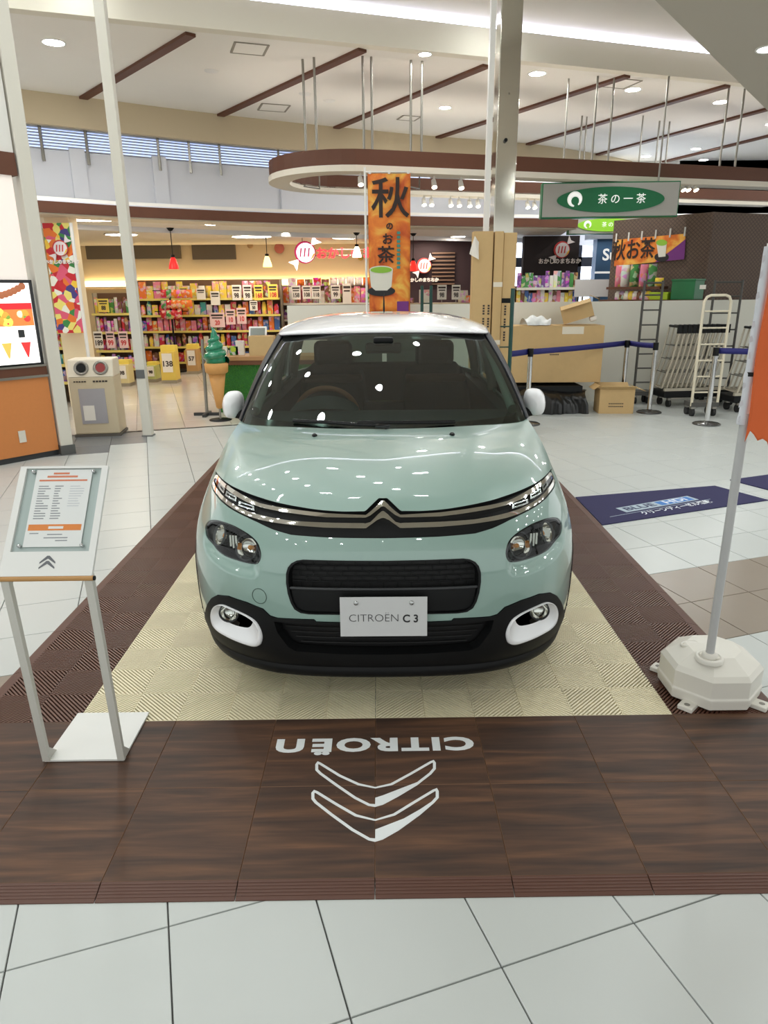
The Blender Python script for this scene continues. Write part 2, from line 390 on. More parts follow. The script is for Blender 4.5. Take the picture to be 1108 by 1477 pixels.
# ------------------------------------------------------------------ car
# ---- car body reference surface (local car frame: x right, y back from the nose, z up) ----
def cspline(xs, ys):
    xs=np.asarray(xs,float); ys=np.asarray(ys,float); n=len(xs); h=np.diff(xs)
    d=np.diff(ys)/h; m=np.zeros(n); m[0]=d[0]; m[-1]=d[-1]
    for i in range(1,n-1):                      # monotone-ish cubic (Fritsch-Carlson)
        if d[i-1]*d[i]<=0: m[i]=0
        else:
            w1=2*h[i]+h[i-1]; w2=h[i]+2*h[i-1]; m[i]=(w1+w2)/(w1/d[i-1]+w2/d[i])
    def f(x):
        if x<=xs[0]: return ys[0]+m[0]*(x-xs[0])
        if x>=xs[-1]: return ys[-1]+m[-1]*(x-xs[-1])
        i=int(np.searchsorted(xs,x)-1); t=(x-xs[i])/h[i]
        return ((2*t**3-3*t*t+1)*ys[i]+(t**3-2*t*t+t)*h[i]*m[i]+(-2*t**3+3*t*t)*ys[i+1]+(t**3-t*t)*h[i]*m[i+1])
    return f
WR=.872
PLAN=[(0,0),(.15,.003),(.30,.013),(.436,.037),(.53,.072),(.61,.118),(.68,.176),(.74,.25),(.79,.34),(.825,.425),(.85,.52),(.864,.63),(.872,.78),(.874,1.2),(.872,2.0),(.866,2.8),(.85,3.25),(.81,3.55),(.74,3.75),(.6,3.88),(.4,3.95),(.2,3.975),(0,3.98)]
_S=[0.0]
for a,b in zip(PLAN[:-1],PLAN[1:]): _S.append(_S[-1]+float(np.hypot(b[0]-a[0],b[1]-a[1])))
SMAX=_S[-1]
_xs=cspline(_S,[p[0] for p in PLAN]); _ys=cspline(_S,[p[1] for p in PLAN])
_W=cspline([.10,.16,.25,.4,.5,.6,.7,.8,.86,.9,.95,1.0,1.06],[.835,.845,.862,.872,.874,.868,.850,.818,.797,.785,.772,.76,.745])
_Y0=cspline([.10,.16,.2,.25,.3,.4,.5,.6,.68,.75,.8,.83,.86,.88,.90,.93,.96,1.0],[.12,.075,.035,.014,.006,.0,.0,.008,.028,.06,.092,.122,.163,.194,.23,.29,.36,.47])
def s_of_y(y):                                   # arc parameter of a point on the flank at distance y behind the nose
    lo,hi=.9,SMAX-.6
    for _ in range(40):
        m=(lo+hi)/2
        if _ys(m)<y: lo=m
        else: hi=m
    return lo
def P(s,z):
    a=abs(s); x=_xs(a)*_W(z)/WR; y=_ys(a)
    k=min(1,max(0,(y-.35)/1.4)); k=k*k*(3-2*k)
    y=y+_Y0(z)*(1-k)
    if y>3.0: y-= .22*max(0,(z-.6))*min(1,(y-3.0)/.9)
    return np.array([x if s>=0 else -x, y, z])
def N(s,z,surf=P):
    e=1e-3; du=surf(s+e,z)-surf(s-e,z); dv=surf(s,z+e)-surf(s,z-e)
    n=np.cross(du,dv); return n/np.linalg.norm(n)
def s_at(y, z):                                  # arc parameter of the flank point lying y behind the nose at height z
    lo,hi=.75,SMAX-.6
    for _ in range(40):
        m=(lo+hi)/2
        if P(m,z)[1]<y: lo=m
        else: hi=m
    return lo
# greenhouse
GP=[(0,0),(.2,.010),(.4,.045),(.55,.095),(.65,.15),(.71,.205),(.745,.27),(.762,.36),(.77,.5),(.775,.9),(.77,1.5),(.75,2.0),(.70,2.28),(.55,2.42),(.3,2.48),(0,2.5)]
_GS=[0.0]
for a,b in zip(GP[:-1],GP[1:]): _GS.append(_GS[-1]+float(np.hypot(b[0]-a[0],b[1]-a[1])))
GMAX=_GS[-1]
_gx=cspline(_GS,[p[0] for p in GP]); _gy=cspline(_GS,[p[1] for p in GP])
_GW=cspline([.95,1.0,1.1,1.2,1.3,1.39,1.44],[.805,.797,.78,.757,.724,.688,.66])
_GY=cspline([.93,1.0,1.1,1.2,1.3,1.4,1.45],[.87,1.02,1.235,1.455,1.69,1.945,2.08])
def Q(s,z):
    a=abs(s); x=_gx(a)*_GW(z)/.775; y=_gy(a); t=y/2.5
    y0=_GY(z); yr=3.86-.35*max(0,z-1.0)
    y=y0+y*(yr-y0)/2.5 if y>.9 else y0+y*(1-(y/.9)*(1-(yr-y0)/2.5))
    return np.array([x if s>=0 else -x,y,z])
def mir(path, close=True):
    """half path from the centre (s>=0) -> full closed-able path from +s to -s"""
    return list(path)
def full(top, bot):
    """closed outline symmetric about s=0: top path centre->out, bottom path out->centre"""
    half = list(top)+list(bot)
    L = [(-s, z) for s, z in reversed(half)]
    out = half+L
    res = [out[0]]
    for p in out[1:]:
        if abs(p[0]-res[-1][0])+abs(p[1]-res[-1][1]) > 1e-4: res.append(p)
    if abs(res[0][0]-res[-1][0])+abs(res[0][1]-res[-1][1]) < 1e-4: res.pop()
    return res
def dens(poly, step, closed=True):
    out = []; n = len(poly)
    for i in range(n if closed else n-1):
        a, b = poly[i], poly[(i+1) % n]; k = max(1, int(math.hypot(b[0]-a[0], b[1]-a[1])/step+.5))
        out += [(a[0]+(b[0]-a[0])*t/k, a[1]+(b[1]-a[1])*t/k) for t in range(k)]
    if not closed: out.append(poly[-1])
    return out
def smooth_loop(poly, n=4, closed=True):
    """Catmull-Rom resampling"""
    out = []; m_ = len(poly)
    rng = range(m_) if closed else range(m_-1)
    for i in rng:
        g = lambda k: np.array(poly[k % m_] if closed else poly[min(max(k, 0), m_-1)])
        p0, p1, p2, p3 = g(i-1), g(i), g(i+1), g(i+2)
        for k in range(n):
            t = k/n; q = .5*((2*p1)+(p2-p0)*t+(2*p0-5*p1+4*p2-p3)*t*t+(3*p1-p0-3*p2+p3)*t**3); out.append((float(q[0]), float(q[1])))
    if not closed: out.append(tuple(poly[-1]))
    return out
def inside(p, poly):
    x, y = p; c = False; n = len(poly); j = n-1
    for i in range(n):
        xi, yi = poly[i]; xj, yj = poly[j]
        if (yi > y) != (yj > y) and x < (xj-xi)*(y-yi)/(yj-yi)+xi: c = not c
        j = i
    return c
def inside_np(P, poly):
    P = np.asarray(P); x, y = P[:, 0], P[:, 1]; c = np.zeros(len(P), bool); n = len(poly); j = n-1
    for i in range(n):
        xi, yi = poly[i]; xj, yj = poly[j]
        if yi != yj:
            t = ((yi > y) != (yj > y)) & (x < (xj-xi)*(y-yi)/(yj-yi)+xi); c ^= t
        j = i
    return c
def dist_np(P, poly, closed=True):
    P = np.asarray(P, float); d = np.full(len(P), 9.9); n = len(poly)
    for i in range(n if closed else n-1):
        a = np.array(poly[i]); b = np.array(poly[(i+1) % n]); ab = b-a; L = ab@ab
        if L < 1e-12: continue
        t = np.clip(((P-a)@ab)/L, 0, 1); d = np.minimum(d, np.linalg.norm(P-(a+t[:, None]*ab), axis=1))
    return d
def drape(name, parent, mt, outline, holes=(), off=0.0, thick=.012, step=.025, surf=None, lines=(), crown=0.0, bevel=0.0, label=None):
    """a panel that follows the body surface: outline and holes in (s,z); offset along the surface normal, rims turned inwards"""
    surf = surf or PD
    loops = [dens(outline, step)]+[dens(h, step) for h in holes]
    pts = []; edges = []
    for lp in loops:
        k = len(pts); pts += lp; edges += [(k+i, k+(i+1) % len(lp)) for i in range(len(lp))]
    for ln in lines:
        ln = dens(ln, step, False); k = len(pts); pts += ln; edges += [(k+i, k+i+1) for i in range(len(ln)-1)]
    ss = [p[0] for p in outline]; zs = [p[1] for p in outline]
    G = np.array([(a+(step*.5 if (int(round(b/step)) % 2) else 0), b) for a in np.arange(min(ss), max(ss)+step, step) for b in np.arange(min(zs), max(zs)+step, step*.87)])
    ok = inside_np(G, loops[0])
    for h in loops[1:]: ok &= ~inside_np(G, h)
    for lp in loops: ok &= dist_np(G, lp) > step*.45
    pts += [tuple(g) for g in G[ok]]
    r = delaunay_2d_cdt([Vector(p) for p in pts], edges, [], 0, 1e-6)
    V2 = [(v.x, v.y) for v in r[0]]; tri = r[2]
    cen = np.array([[(V2[a][0]+V2[b][0]+V2[c][0])/3, (V2[a][1]+V2[b][1]+V2[c][1])/3] for a, b, c in tri])
    ok = inside_np(cen, loops[0])
    for h in loops[1:]: ok &= ~inside_np(cen, h)
    tri = [t for t, k in zip(tri, ok) if k]
    used = sorted({i for t in tri for i in t}); rm_ = {v: k for k, v in enumerate(used)}
    uv = [V2[i] for i in used]; tri = [tuple(rm_[i] for i in t) for t in tri]
    ed = dist_np(uv, loops[0])
    for lp in loops[1:]: ed = np.minimum(ed, dist_np(uv, lp))
    top = []; nor = []
    for (s_, z_), e_ in zip(uv, ed):
        n_ = N(s_, z_, surf); o_ = off+(crown*(1-math.exp(-e_/.012)) if crown else 0.0)
        top.append(surf(s_, z_)+n_*o_); nor.append(n_)
    verts = [tuple(v) for v in top]; norms = [tuple(n) for n in nor]
    faces = []
    for a, b, c in tri:
        fn = np.cross(top[b]-top[a], top[c]-top[a])
        faces.append((a, b, c) if fn@nor[a] > 0 else (a, c, b))
    cnt = {}
    for f in faces:
        for i in range(3):
            e = (f[i], f[(i+1) % 3]); cnt[e] = 1
    bound = [e for e in cnt if (e[1], e[0]) not in cnt]
    if thick > 0:
        for a, b in bound:
            pa, pb = top[a], top[b]; qa, qb = pa-nor[a]*thick, pb-nor[b]*thick
            sn = np.cross(pb-pa, -nor[a]); l_ = np.linalg.norm(sn); sn = -sn/l_ if l_ > 1e-12 else nor[a]
            k = len(verts); verts += [tuple(pa), tuple(pb), tuple(qb), tuple(qa)]; norms += [tuple(sn)]*4; faces.append((k+1, k, k+3, k+2))
    me = bpy.data.meshes.new(name); me.from_pydata(verts, [], faces); me.materials.append(mt)
    me.polygons.foreach_set('use_smooth', [True]*len(me.polygons))
    me.normals_split_custom_set_from_vertices(norms)
    o = link(name, me, parent)
    if label: o['label'] = label
    return o
# --- outlines on the body surface (arc parameter s from the nose centre, height z), right half from the centre outwards
HOOD = [(0,.872),(.022,.868),(.051,.8497),(.0721,.8315),(.1515,.8308),(.239,.8333),(.3599,.842),(.4566,.8499),(.567,.8596),(.7083,.869),(.8674,.8735),(1.0,.872),(1.04,.868)]
BLACK_LO = [(0,.748),(.1118,.7488),(.2279,.7504),(.3697,.7556),(.4447,.7679),(.5301,.787),(.5892,.7969),(.6619,.8058),(.7501,.8158),(.8454,.8242),(.9284,.8275),(.99,.834),(1.008,.85),(1.003,.868)]
HEAD = [(.8651,.6841),(.8739,.7038),(.8526,.727),(.8115,.743),(.745,.7547),(.663,.7565),(.5985,.7485),(.5451,.7344),(.5087,.7157),(.4919,.6943),(.4844,.6713),(.4882,.65),(.5058,.6354),(.5403,.6288),(.5869,.6283),(.6384,.6294),(.7039,.6314),(.7654,.6385),(.8198,.6530),(.8499,.6658)]
SCOOP = [(.90,.66),(.865,.627),(.8303,.6106),(.7858,.595),(.6938,.5787),(.6198,.5711),(.5521,.5692),(.5123,.5737),(.4871,.5887),(.4774,.6194),(.478,.66),(.486,.70)]
FOG_O = [(.7794,.36),(.7522,.3964),(.7168,.4211),(.6758,.4346),(.6307,.4339),(.5806,.4278),(.5396,.4181),(.5061,.4),(.4882,.3658),(.4858,.3319),(.5018,.2936),(.5308,.2803),(.5685,.28),(.6297,.2826),(.6875,.2861),(.7441,.2877),(.7829,.2995),(.7907,.3284)]
FOG_I = [(.736,.3719),(.7207,.4008),(.691,.4166),(.6487,.4228),(.606,.4216),(.5773,.4141),(.5498,.4078),(.5395,.3976),(.5448,.3714),(.5664,.3502),(.5967,.3436),(.6398,.3401),(.6867,.3405),(.7253,.3493)]
GRILLE = [(0,.6656),(.1263,.6663),(.2671,.6672),(.31,.6674),(.3349,.6631),(.3557,.6522),(.3684,.6361),(.3747,.6117),(.3744,.5761),(.3676,.5329),(.3575,.496),(.3445,.47),(.3216,.4559),(.2896,.4519),(.1628,.453),(0,.453)]
BODY_LO = [(.955,.26),(.895,.3149),(.8151,.3924),(.766,.4353),(.7154,.4643),(.6425,.4800),(.5475,.4755),(.474,.4595),(.4447,.4339),(.4146,.4277),(.341,.43),(.2693,.431),(.2612,.422),(.1638,.4212),(0,.4201)]
LGR = [(0,.412),(.43,.412),(.4195,.3654),(.3802,.3031),(.3519,.287),(.1697,.2812),(0,.279)]
# scooped hollow that the headlamp sits in
_sc = smooth_loop(SCOOP, 4, False); _hl = smooth_loop(HEAD, 3)
_zt = cspline([.45,.4919,.5451,.5985,.663,.745,.8115,.8739,.93],[.70,.70,.7344,.7485,.7565,.7547,.743,.71,.70])
_hull = _sc+[(.5451,.7344),(.5985,.7485),(.663,.7565),(.745,.7547),(.8115,.743),(.8739,.715)]
def scoop_d(s, z):
    a = abs(s)
    if a < .46 or a > .93 or z < .55 or z > .77: return 0.0
    if not inside((a, z), _hull): return 0.0
    d = float(dist_np([(a, z)], _sc, False)[0]); k = min(1, d/.05); k = k*k*(3-2*k)
    t = min(1, max(0, (_zt(a)-z)/.09)); t = t*t*(3-2*t)
    e = min(1, max(0, (.91-a)/.10))
    return .026*k*t*e
def PD(s, z):
    d = scoop_d(s, z)
    return P(s, z)-N(s, z, P)*d if d > 0 else P(s, z)
# --- materials
M_PAINT = mat('mint_paint', (142,170,161), .32, coat=1.0); M_WPAINT = mat('white_car_paint', (244,245,247), .25, coat=1.0)
M_BLK = mat('black_plastic', (17,18,19), .5, spec=.25); M_GBLK = mat('gloss_black', (12,13,14), .12); M_DGREY = mat('dark_grey_plastic', (52,54,56), .5)
M_CHR = mat('chrome', (225,222,215), .07, metal=1.0); M_SCHR = mat('satin_chrome', (190,192,192), .22, metal=1.0); M_RUB = mat('tyre_rubber', (22,22,22), .8)
M_MESH = mat('grille_black', (14,14,15), .6); M_LENS = glass('clear_lens', (240,244,244), 1.3); M_WSG = glass('windscreen_glass', (160,178,170), 1.45); M_SIDEG = glass('side_glass', (90,105,100), 1.5)
M_AMBER = mat('amber_bulb', (214,140,60), .2, coat=.5); M_ALLOY = mat('alloy', (170,172,174), .25, metal=1.0)
CAR_R = -.012
car = thing('car', 'mint green hatchback with white roof parked on the cream and brown platform', 'car', (.037,.81,PH), CAR_R)
ARC_C = (.83,.312); ARC_R = .372
def arch(c, R, a0, a1, n):
    out = []
    for k in range(n+1):
        t = math.radians(a0+(a1-a0)*k/n); zz = c[1]+R*math.sin(t); out.append((s_at(c[0]+R*math.cos(t), zz), zz))
    return out
a_front = arch(ARC_C, ARC_R, 188, 128, 10)      # front quarter of the arch, bottom to top
# front bumper, body colour
seam = [(1.012,.80),(1.03,.72),(a_front[-1][0]+.0, a_front[-1][1]+.004)]
bl = BODY_LO[1:]
bt = [(s, z-.004) for s, z in BLACK_LO[:-1]]
out = full(bt+seam+[p for p in reversed(a_front) if p[1] > .29]+[(.93,.285)], bl)
gr_full = full(GRILLE[:8], GRILLE[8:])
H_R = _hl; H_L = [(-s, z) for s, z in H_R]
drape('front_bumper', car, M_PAINT, out, [gr_full, H_R, H_L], thick=.02, step=.02, lines=[_sc[:-8], [(-s, z) for s, z in _sc[:-8]]])
# lower black cladding with fog lamp openings and lower grille opening
cl_top = list(reversed(BODY_LO)); lip = [(.99,.20),(.975,.165),(.9,.158),(.7,.155),(.5,.155),(.25,.155),(0,.155)]
out = full([(s, z-.002) for s, z in cl_top], lip)
FO = smooth_loop(FOG_O, 3); FOl = [(-s, z) for s, z in FO]
lg = full(LGR[:4], LGR[4:])
drape('bumper_cladding', car, M_BLK, out, [lg, FO, FOl], off=.006, thick=.05, step=.025, surf=P)
# lower lip ledge
def lipf(u, v):
    s = (u*2-1)*.93; z = .215-.06*v; p = P(s, z); n = N(s, z, P); k = math.sin(PI*min(1, v*1.0)*.5); return p+n*(.007+.022*math.sin(PI*v)*(1-abs(u*2-1)**6))
MB().grid(lambda u, v: lipf(1-u, v), 50, 8).build('bumper_lip', M_BLK, car)
lgm = drape('lower_grille', car, M_MESH, full([(0,.42),(.45,.42)], [(.46,.36),(.40,.27),(0,.265)]), off=-.055, thick=0, step=.06, surf=P)
for k in range(5):
    z = .395-.023*k; w = .42-.02*k
    MB().tube([P(s, z)-N(s, z, P)*.042 for s in np.linspace(-w, w, 25)], .003, 6).build('grille_bar', M_MESH, lgm)
# main grille: mesh upper half, plain lower half, bar between
gp = drape('main_grille', car, M_MESH, dens(gr_full, .03), off=-.045, thick=0, step=.06, surf=P)
drape('grille_rim', gp, M_BLK, gr_full, [[(s*.975, .56+(z-.56)*.955) for s, z in gr_full]], off=.003, thick=.05, step=.02, surf=P)
drape('grille_lower_panel', gp, M_BLK, full([(0,.548),(.358,.552)], [(.348,.50),(.335,.473),(.315,.463),(.28,.46),(0,.459)]), off=-.008, thick=.02, step=.04, surf=P)
MB().tube([P(s, .556)-N(s, .556, P)*.004 for s in np.linspace(-.36, .36, 25)], .006, 8).build('grille_crossbar', M_DGREY, gp)
for r in range(4):
    z = .578+.022*r
    MB().tube([P(s, z)-N(s, z, P)*.03 for s in np.linspace(-.355, .355, 25)], .003, 5).build('grille_bar', M_BLK, gp)
for r in range(5):
    mbx = MB()
    for k in range(13):
        s = -.33+.055*k+(.0275 if r % 2 else 0)
        if abs(s) < .35:
            z = .567+.022*r; mbx.box(tuple(P(s, z)-N(s, z, P)*.03), (.004, .006, .02))
    mbx.build('grille_mesh_row', M_BLK, gp)['kind'] = 'stuff'
# upper black strip between bonnet and bumper
drape('upper_grille_strip', car, M_BLK, full([(s, z+.012) for s, z in HOOD[:-1]]+[(1.012,.87)], [(s, z-.012) for s, z in reversed(BLACK_LO)]), off=-.016, thick=0, step=.03, surf=P)
def band(top, bot): return full(top, list(reversed(bot)))
CU_T = [(0,.862),(.006,.861),(.02,.852),(.0255,.8474),(.052,.8306),(.0713,.820),(.0788,.8205),(.2375,.8247),(.3878,.834),(.5406,.8418),(.611,.8505),(.6875,.8598),(.7724,.8665),(.8625,.869),(.96,.8695),(1.003,.862)]
CU_B = [(0,.845),(.008,.8435),(.0255,.8337),(.0516,.8189),(.0698,.8125),(.0783,.8120),(.2356,.8126),(.3842,.8217),(.5352,.8309),(.611,.838),(.6875,.847),(.7724,.8545),(.8625,.858),(.96,.859),(.995,.852)]
CL_T = [(0,.832),(.006,.8305),(.02,.822),(.0253,.8179),(.0511,.7982),(.0722,.7935),(.0776,.7947),(.2332,.7958),(.3783,.7982),(.5211,.8071),(.5892,.8115),(.6619,.8195),(.7501,.829),(.8454,.8375),(.9284,.841),(.985,.846),(.997,.86)]
CL_B = [(0,.811),(.008,.810),(.0251,.8039),(.0509,.7889),(.0678,.7785),(.0769,.7778),(.2312,.7794),(.3754,.7848),(.5158,.7916),(.5892,.798),(.6619,.807),(.7501,.817),(.8454,.8255),(.9284,.829),(.995,.836),(1.008,.856)]
for nm, a, b in (('upper_chrome_strip', CU_T, CU_B), ('lower_chrome_strip', CL_T, CL_B)):
    drape(nm, car, M_CHR, band(a, b), off=.000, thick=.02, step=.007, surf=P, crown=.009)
# daytime running lamps
for sg in (1, -1):
    oc = [(.545,.812),(.62,.822),(.70,.832),(.79,.841),(.88,.845),(.96,.848),(.975,.858),(.86,.858),(.77,.853),(.69,.8455),(.61,.837),(.545,.829)]
    oc = [(sg*s, z) for s, z in oc]
    d = drape('running_lamp', car, M_LENS, oc, off=-.002, thick=0, step=.02, surf=P)
    for (s0, s1, z) in ((.56,.66,.8275),(.68,.78,.8415),(.80,.88,.849)):
        lp = [(sg*a, b) for a, b in ((s0,z-.009),(s1,z-.004),(s1+.005,z+.010),(s0+.01,z+.006))]
        drape('light_block', d, M_SCHR, lp, [[(sg*a, b) for a, b in ((s0+.014,z-.0035),(s1-.012,z),(s1-.008,z+.0055),(s0+.018,z+.002))]], off=-.006, thick=.01, step=.012, surf=P)
    # lamp tip
    drape('lamp_tip', d, mat('blue_reflector', (60,80,150), .15), [(sg*s, z) for s, z in ((.955,.846),(.985,.849),(.99,.858),(.962,.859))], off=-.004, thick=0, step=.01, surf=P)
# headlamps
for sg in (1, -1):
    hl = [(sg*s, z) for s, z in _hl]
    cx, cz = .68*sg, .69
    shr = lambda k: [(cx+(s-cx)*k, cz+(z-cz)*k) for s, z in hl]
    h = drape('headlamp', car, M_DGREY, shr(.99), off=-.085, thick=0, step=.03, surf=P)
    drape('lamp_wall', h, M_GBLK, hl, [shr(.93)], off=-.004, thick=.08, step=.02)
    drape('lens', h, M_LENS, hl, off=.001, thick=0, step=.02)
    def fr(s, z, o): return Vector(PD(sg*s, z)+N(sg*s, z, P)*o), Vector(N(sg*s, z, P))
    for s_, z_, R_ in ((.585,.69,.05),(.775,.70,.042)):
        c_, n_ = fr(s_, z_, -.055); MB().lathe([(R_,.035),(R_*.94,.02),(R_*.7,.004),(R_*.3,-.006),(0,-.008)], 24, c_, n_).build('reflector', M_CHR, h)
        MB().lathe([(R_*1.12,.036),(R_*1.08,.044),(R_,.036)], 24, c_, n_).build('reflector_rim', M_DGREY, h)
        b_ = c_+n_*.010; MB().lathe([(.009,-.01),(.010,.004),(.008,.012),(0,.015)], 12, b_, n_).build('bulb', M_AMBER, h)
    for k, s_ in enumerate((.655,.675,.695)):
        c_, n_ = fr(s_, .705, -.03); mbx = MB(); mbx.box(c_, (.009, .05, .062-.006*k)); mbx.build('chrome_fin', M_CHR, h, bevel=.002)
    c_, n_ = fr(.69, .652, -.05); mbx = MB(); mbx.grid(lambda u, v: Vector(PD(sg*(.52+.3*u), .642+.028*v)+N(sg*(.52+.3*u), .65, P)*(-.05+.02*v)), 14, 3); mbx.build('lower_bezel', M_BLK, h)
    c_, n_ = fr(.80, .70, -.045); MB().box(c_, (.05,.03,.05)).build('indicator_block', M_CHR, h, bevel=.008)
# fog lamps: white surround, dark pocket, round lamp
FI = smooth_loop(FOG_I, 3)
for sg in (1, -1):
    fo = [(sg*s, z) for s, z in FO]; fi = [(sg*s, z) for s, z in FI]
    fg = drape('fog_lamp', car, M_GBLK, fo, off=-.09, thick=0, step=.04, surf=P)
    # dished ring from outer (proud) to inner (deep)
    no = 60
    def samp(poly, n):
        L = [0]; 
        for i in range(len(poly)): a, b = poly[i], poly[(i+1) % len(poly)]; L.append(L[-1]+math.hypot(b[0]-a[0], b[1]-a[1]))
        out = []
        for k in range(n):
            d = L[-1]*k/n; i = max(j for j in range(len(poly)) if L[j] <= d+1e-9); a, b = poly[i], poly[(i+1) % len(poly)]; t = (d-L[i])/max(1e-9, L[i+1]-L[i]); out.append((a[0]+(b[0]-a[0])*t, a[1]+(b[1]-a[1])*t))
        return out
    so, si = samp(fo, no), samp(fi, no)
    V = []; lv = [(0.0,-.004),(.05,.012),(.16,.016),(.3,.010),(.6,-.004),(.88,-.012),(1.0,-.016)]
    for t, o_ in lv:
        for a, b in zip(so, si):
            s_, z_ = a[0]+(b[0]-a[0])*t, a[1]+(b[1]-a[1])*t; V.append(tuple(P(s_, z_)+N(s_, z_, P)*o_))
    Fq = [(i*no+k, i*no+(k+1) % no, (i+1)*no+(k+1) % no, (i+1)*no+k) for i in range(len(lv)-1) for k in range(no)]
    if sg < 0: Fq = [tuple(reversed(f)) for f in Fq]
    mbx = MB(); mbx.add(V, [tuple(reversed(f)) for f in Fq], 0, True); mbx.build('fog_surround', M_WPAINT, fg)
    c_ = Vector(P(sg*.662, .388)); n_ = Vector((0,-1,0)); c_ = c_+Vector((0,.03,0))
    MB().lathe([(.042,-.02),(.042,.012),(.037,.016),(.036,.008)], 24, c_, n_).build('lamp_bezel', M_DGREY, fg)
    MB().lathe([(.036,.004),(.03,-.008),(.018,-.018),(0,-.02)], 24, c_, n_).build('lamp_reflector', M_CHR, fg)
    MB().lathe([(.036,.008),(.028,.014),(.014,.018),(0,.019)], 24, c_, n_).build('lamp_lens', M_LENS, fg)
# towing eye cover: a round seam
tp = []
for k in range(32):
    t = 2*PI*k/32; s_, z_ = -.4883+.031*math.cos(t), .5102+.031*math.sin(t); tp.append(P(s_, z_)+N(s_, z_, P)*.0004)
MB().tube(tp, .0016, 6, True).build('towing_eye_seam', mat('seam_dark', (70,92,82), .5), car)
# number plate
pl0 = Vector(P(0, .47)); pc = Vector((.0, -.036, .462)); tilt = math.radians(4)
MP = Matrix.Translation(pc) @ Matrix.Rotation(math.radians(90)-tilt, 4, 'X')
M_PLATE = mat('plate_white', (205,206,206), .4); M_INK = mat('dark_ink', (40,40,42), .6)
mbx = MB(); mbx.box((0,0,0), (.33,.158,.003)); me = mbx.mesh('number_plate', M_PLATE); me.transform(MP); pl = link('number_plate', me, car); pl['label'] = 'white show plate reading CITROËN C3'
me = text_mesh('CITROËN', .05, .0006, -.0009); w_ = max(v.co.x for v in me.vertices)-min(v.co.x for v in me.vertices); me.transform(Matrix.Diagonal((.186/w_, .86, 1, 1))); me.transform(MP @ Matrix.Translation((-.037,-.006,.0018))); me.materials.clear(); me.materials.append(M_INK); link('plate_lettering', me, pl)
me = text_mesh('C 3', .05, .0006, .0012); w_ = max(v.co.x for v in me.vertices)-min(v.co.x for v in me.vertices); me.transform(Matrix.Diagonal((.058/w_, .86, 1, 1))); me.transform(MP @ Matrix.Translation((.102,-.009,.0018))); me.materials.clear(); me.materials.append(M_INK); link('plate_lettering', me, pl)
for x in (-.104,.106):
    mbx = MB(); mbx.lathe([(.009,.0),(.009,.003),(.006,.005),(0,.005)], 14, (x,.056,.0015)); me = mbx.mesh('plate_screw', M_SCHR); me.transform(MP); link('plate_screw', me, pl)
mbx = MB(); mbx.box((0,0,-.012), (.2,.1,.02)); me = mbx.mesh('plate_bracket', M_BLK); me.transform(MP); link('plate_bracket', me, pl)
# bonnet
HB = [(0,.8305)]+HOOD[3:]
hs = [p[0] for p in HB]; hz = [p[1] for p in HB]
_hzs = cspline(hs, hz)
def hood_front(u):
    a = abs(u)*1.04; p = P(a, _hzs(a)); return np.array([math.copysign(p[0], u), p[1]-.002, p[2]])
_hf1 = hood_front(1.0)
_hsz = cspline([0,.25,.5,.75,1.0],[_hf1[2],.902,.935,.963,.984])
def hood_side(v):
    z = _hsz(v); y = _hf1[1]+(1.27-_hf1[1])*v; x = P(s_at(y, z), z)[0]; return np.array([x+.001, y, z])
_hby = cspline([0,.25,.5,.75,.9,1.0],[.975,.99,1.03,1.11,1.185,1.27]); _hbz = cspline([0,.5,.8,1.0],[.990,.989,.986,.984])
def hood_back(u):
    a = abs(u); return np.array([u*hood_side(1.0)[0], _hby(a), _hbz(a)])
_hc = cspline([.12,.2,.3,.45,.65,.85,1.0],[.8305,.878,.912,.942,.966,.982,.990])
_c00, _c10, _c01, _c11 = hood_front(0), hood_front(1.0), hood_back(0), hood_back(1.0)
def hood_pt(u, v):
    a = abs(u); sgn = 1 if u >= 0 else -1
    F0, B0, S = hood_front(a), hood_back(a), hood_side(v)
    yc = _c00[1]+(_c01[1]-_c00[1])*v; C0 = np.array([0, yc, _hc(yc) if v > 0 else _c00[2]])
    lin = (1-v)*F0+v*B0; bl_ = (1-a)*((1-v)*_c00+v*_c01)+a*((1-v)*_c10+v*_c11)
    w = a*a*(3-2*a)*.5+a*.5
    coons = lin+(1-w)*(C0-((1-v)*_c00+v*_c01))+w*(S-((1-v)*_c10+v*_c11))
    # keep the shoulders full, with a slight valley beside the centre bulge
    coons[2] += .012*math.sin(PI*v)*(math.sin(PI*min(1, a))**1.2)
    coons[2] -= .004*math.exp(-((a-.62)/.13)**2)*math.sin(PI*v)**.8
    coons[0] *= sgn
    return tuple(coons)
def notch(u):        # the emblem cuts a peak into the leading edge
    a = abs(u)*1.04
    return .068*max(0.0, min(1.0, (.074-a)/.056))
hv = lambda v: v**1.35
_us = sorted(set([round(x, 4) for x in list(np.linspace(-1, 1, 101))+list(np.linspace(-.075, .075, 21))])); _nu = len(_us)-1
def hood_g(u, v):
    uu_ = _us[int(round(u*_nu))]; n0 = notch(uu_); return hood_pt(uu_, n0+(1-n0)*hv(v))
mbx = MB(); mbx.grid(hood_g, _nu, 44)
hood = mbx.build('bonnet', M_PAINT, car)
mbx = MB(); mbx.grid(lambda u, v: (lambda p: (p[0]*(1-.004*v), p[1]+.014*v, p[2]-.030*v))(hood_g(u, 0)), _nu, 1); mbx.build('bonnet_edge', M_BLK, hood)
for sg, y in ((-1,.80),(1,.80)):
    u = sg*.315/.775; q = Vector(hood_pt(u, .80)); mbx = MB(); mbx.lathe([(.013,-.006),(.013,.004),(.009,.010),(0,.012)], 14, q, (0,-.25,1)); mbx.box(q+Vector((0,-.012,.004)), (.014,.016,.010)); mbx.build('washer_nozzle', M_BLK, hood, bevel=.002)
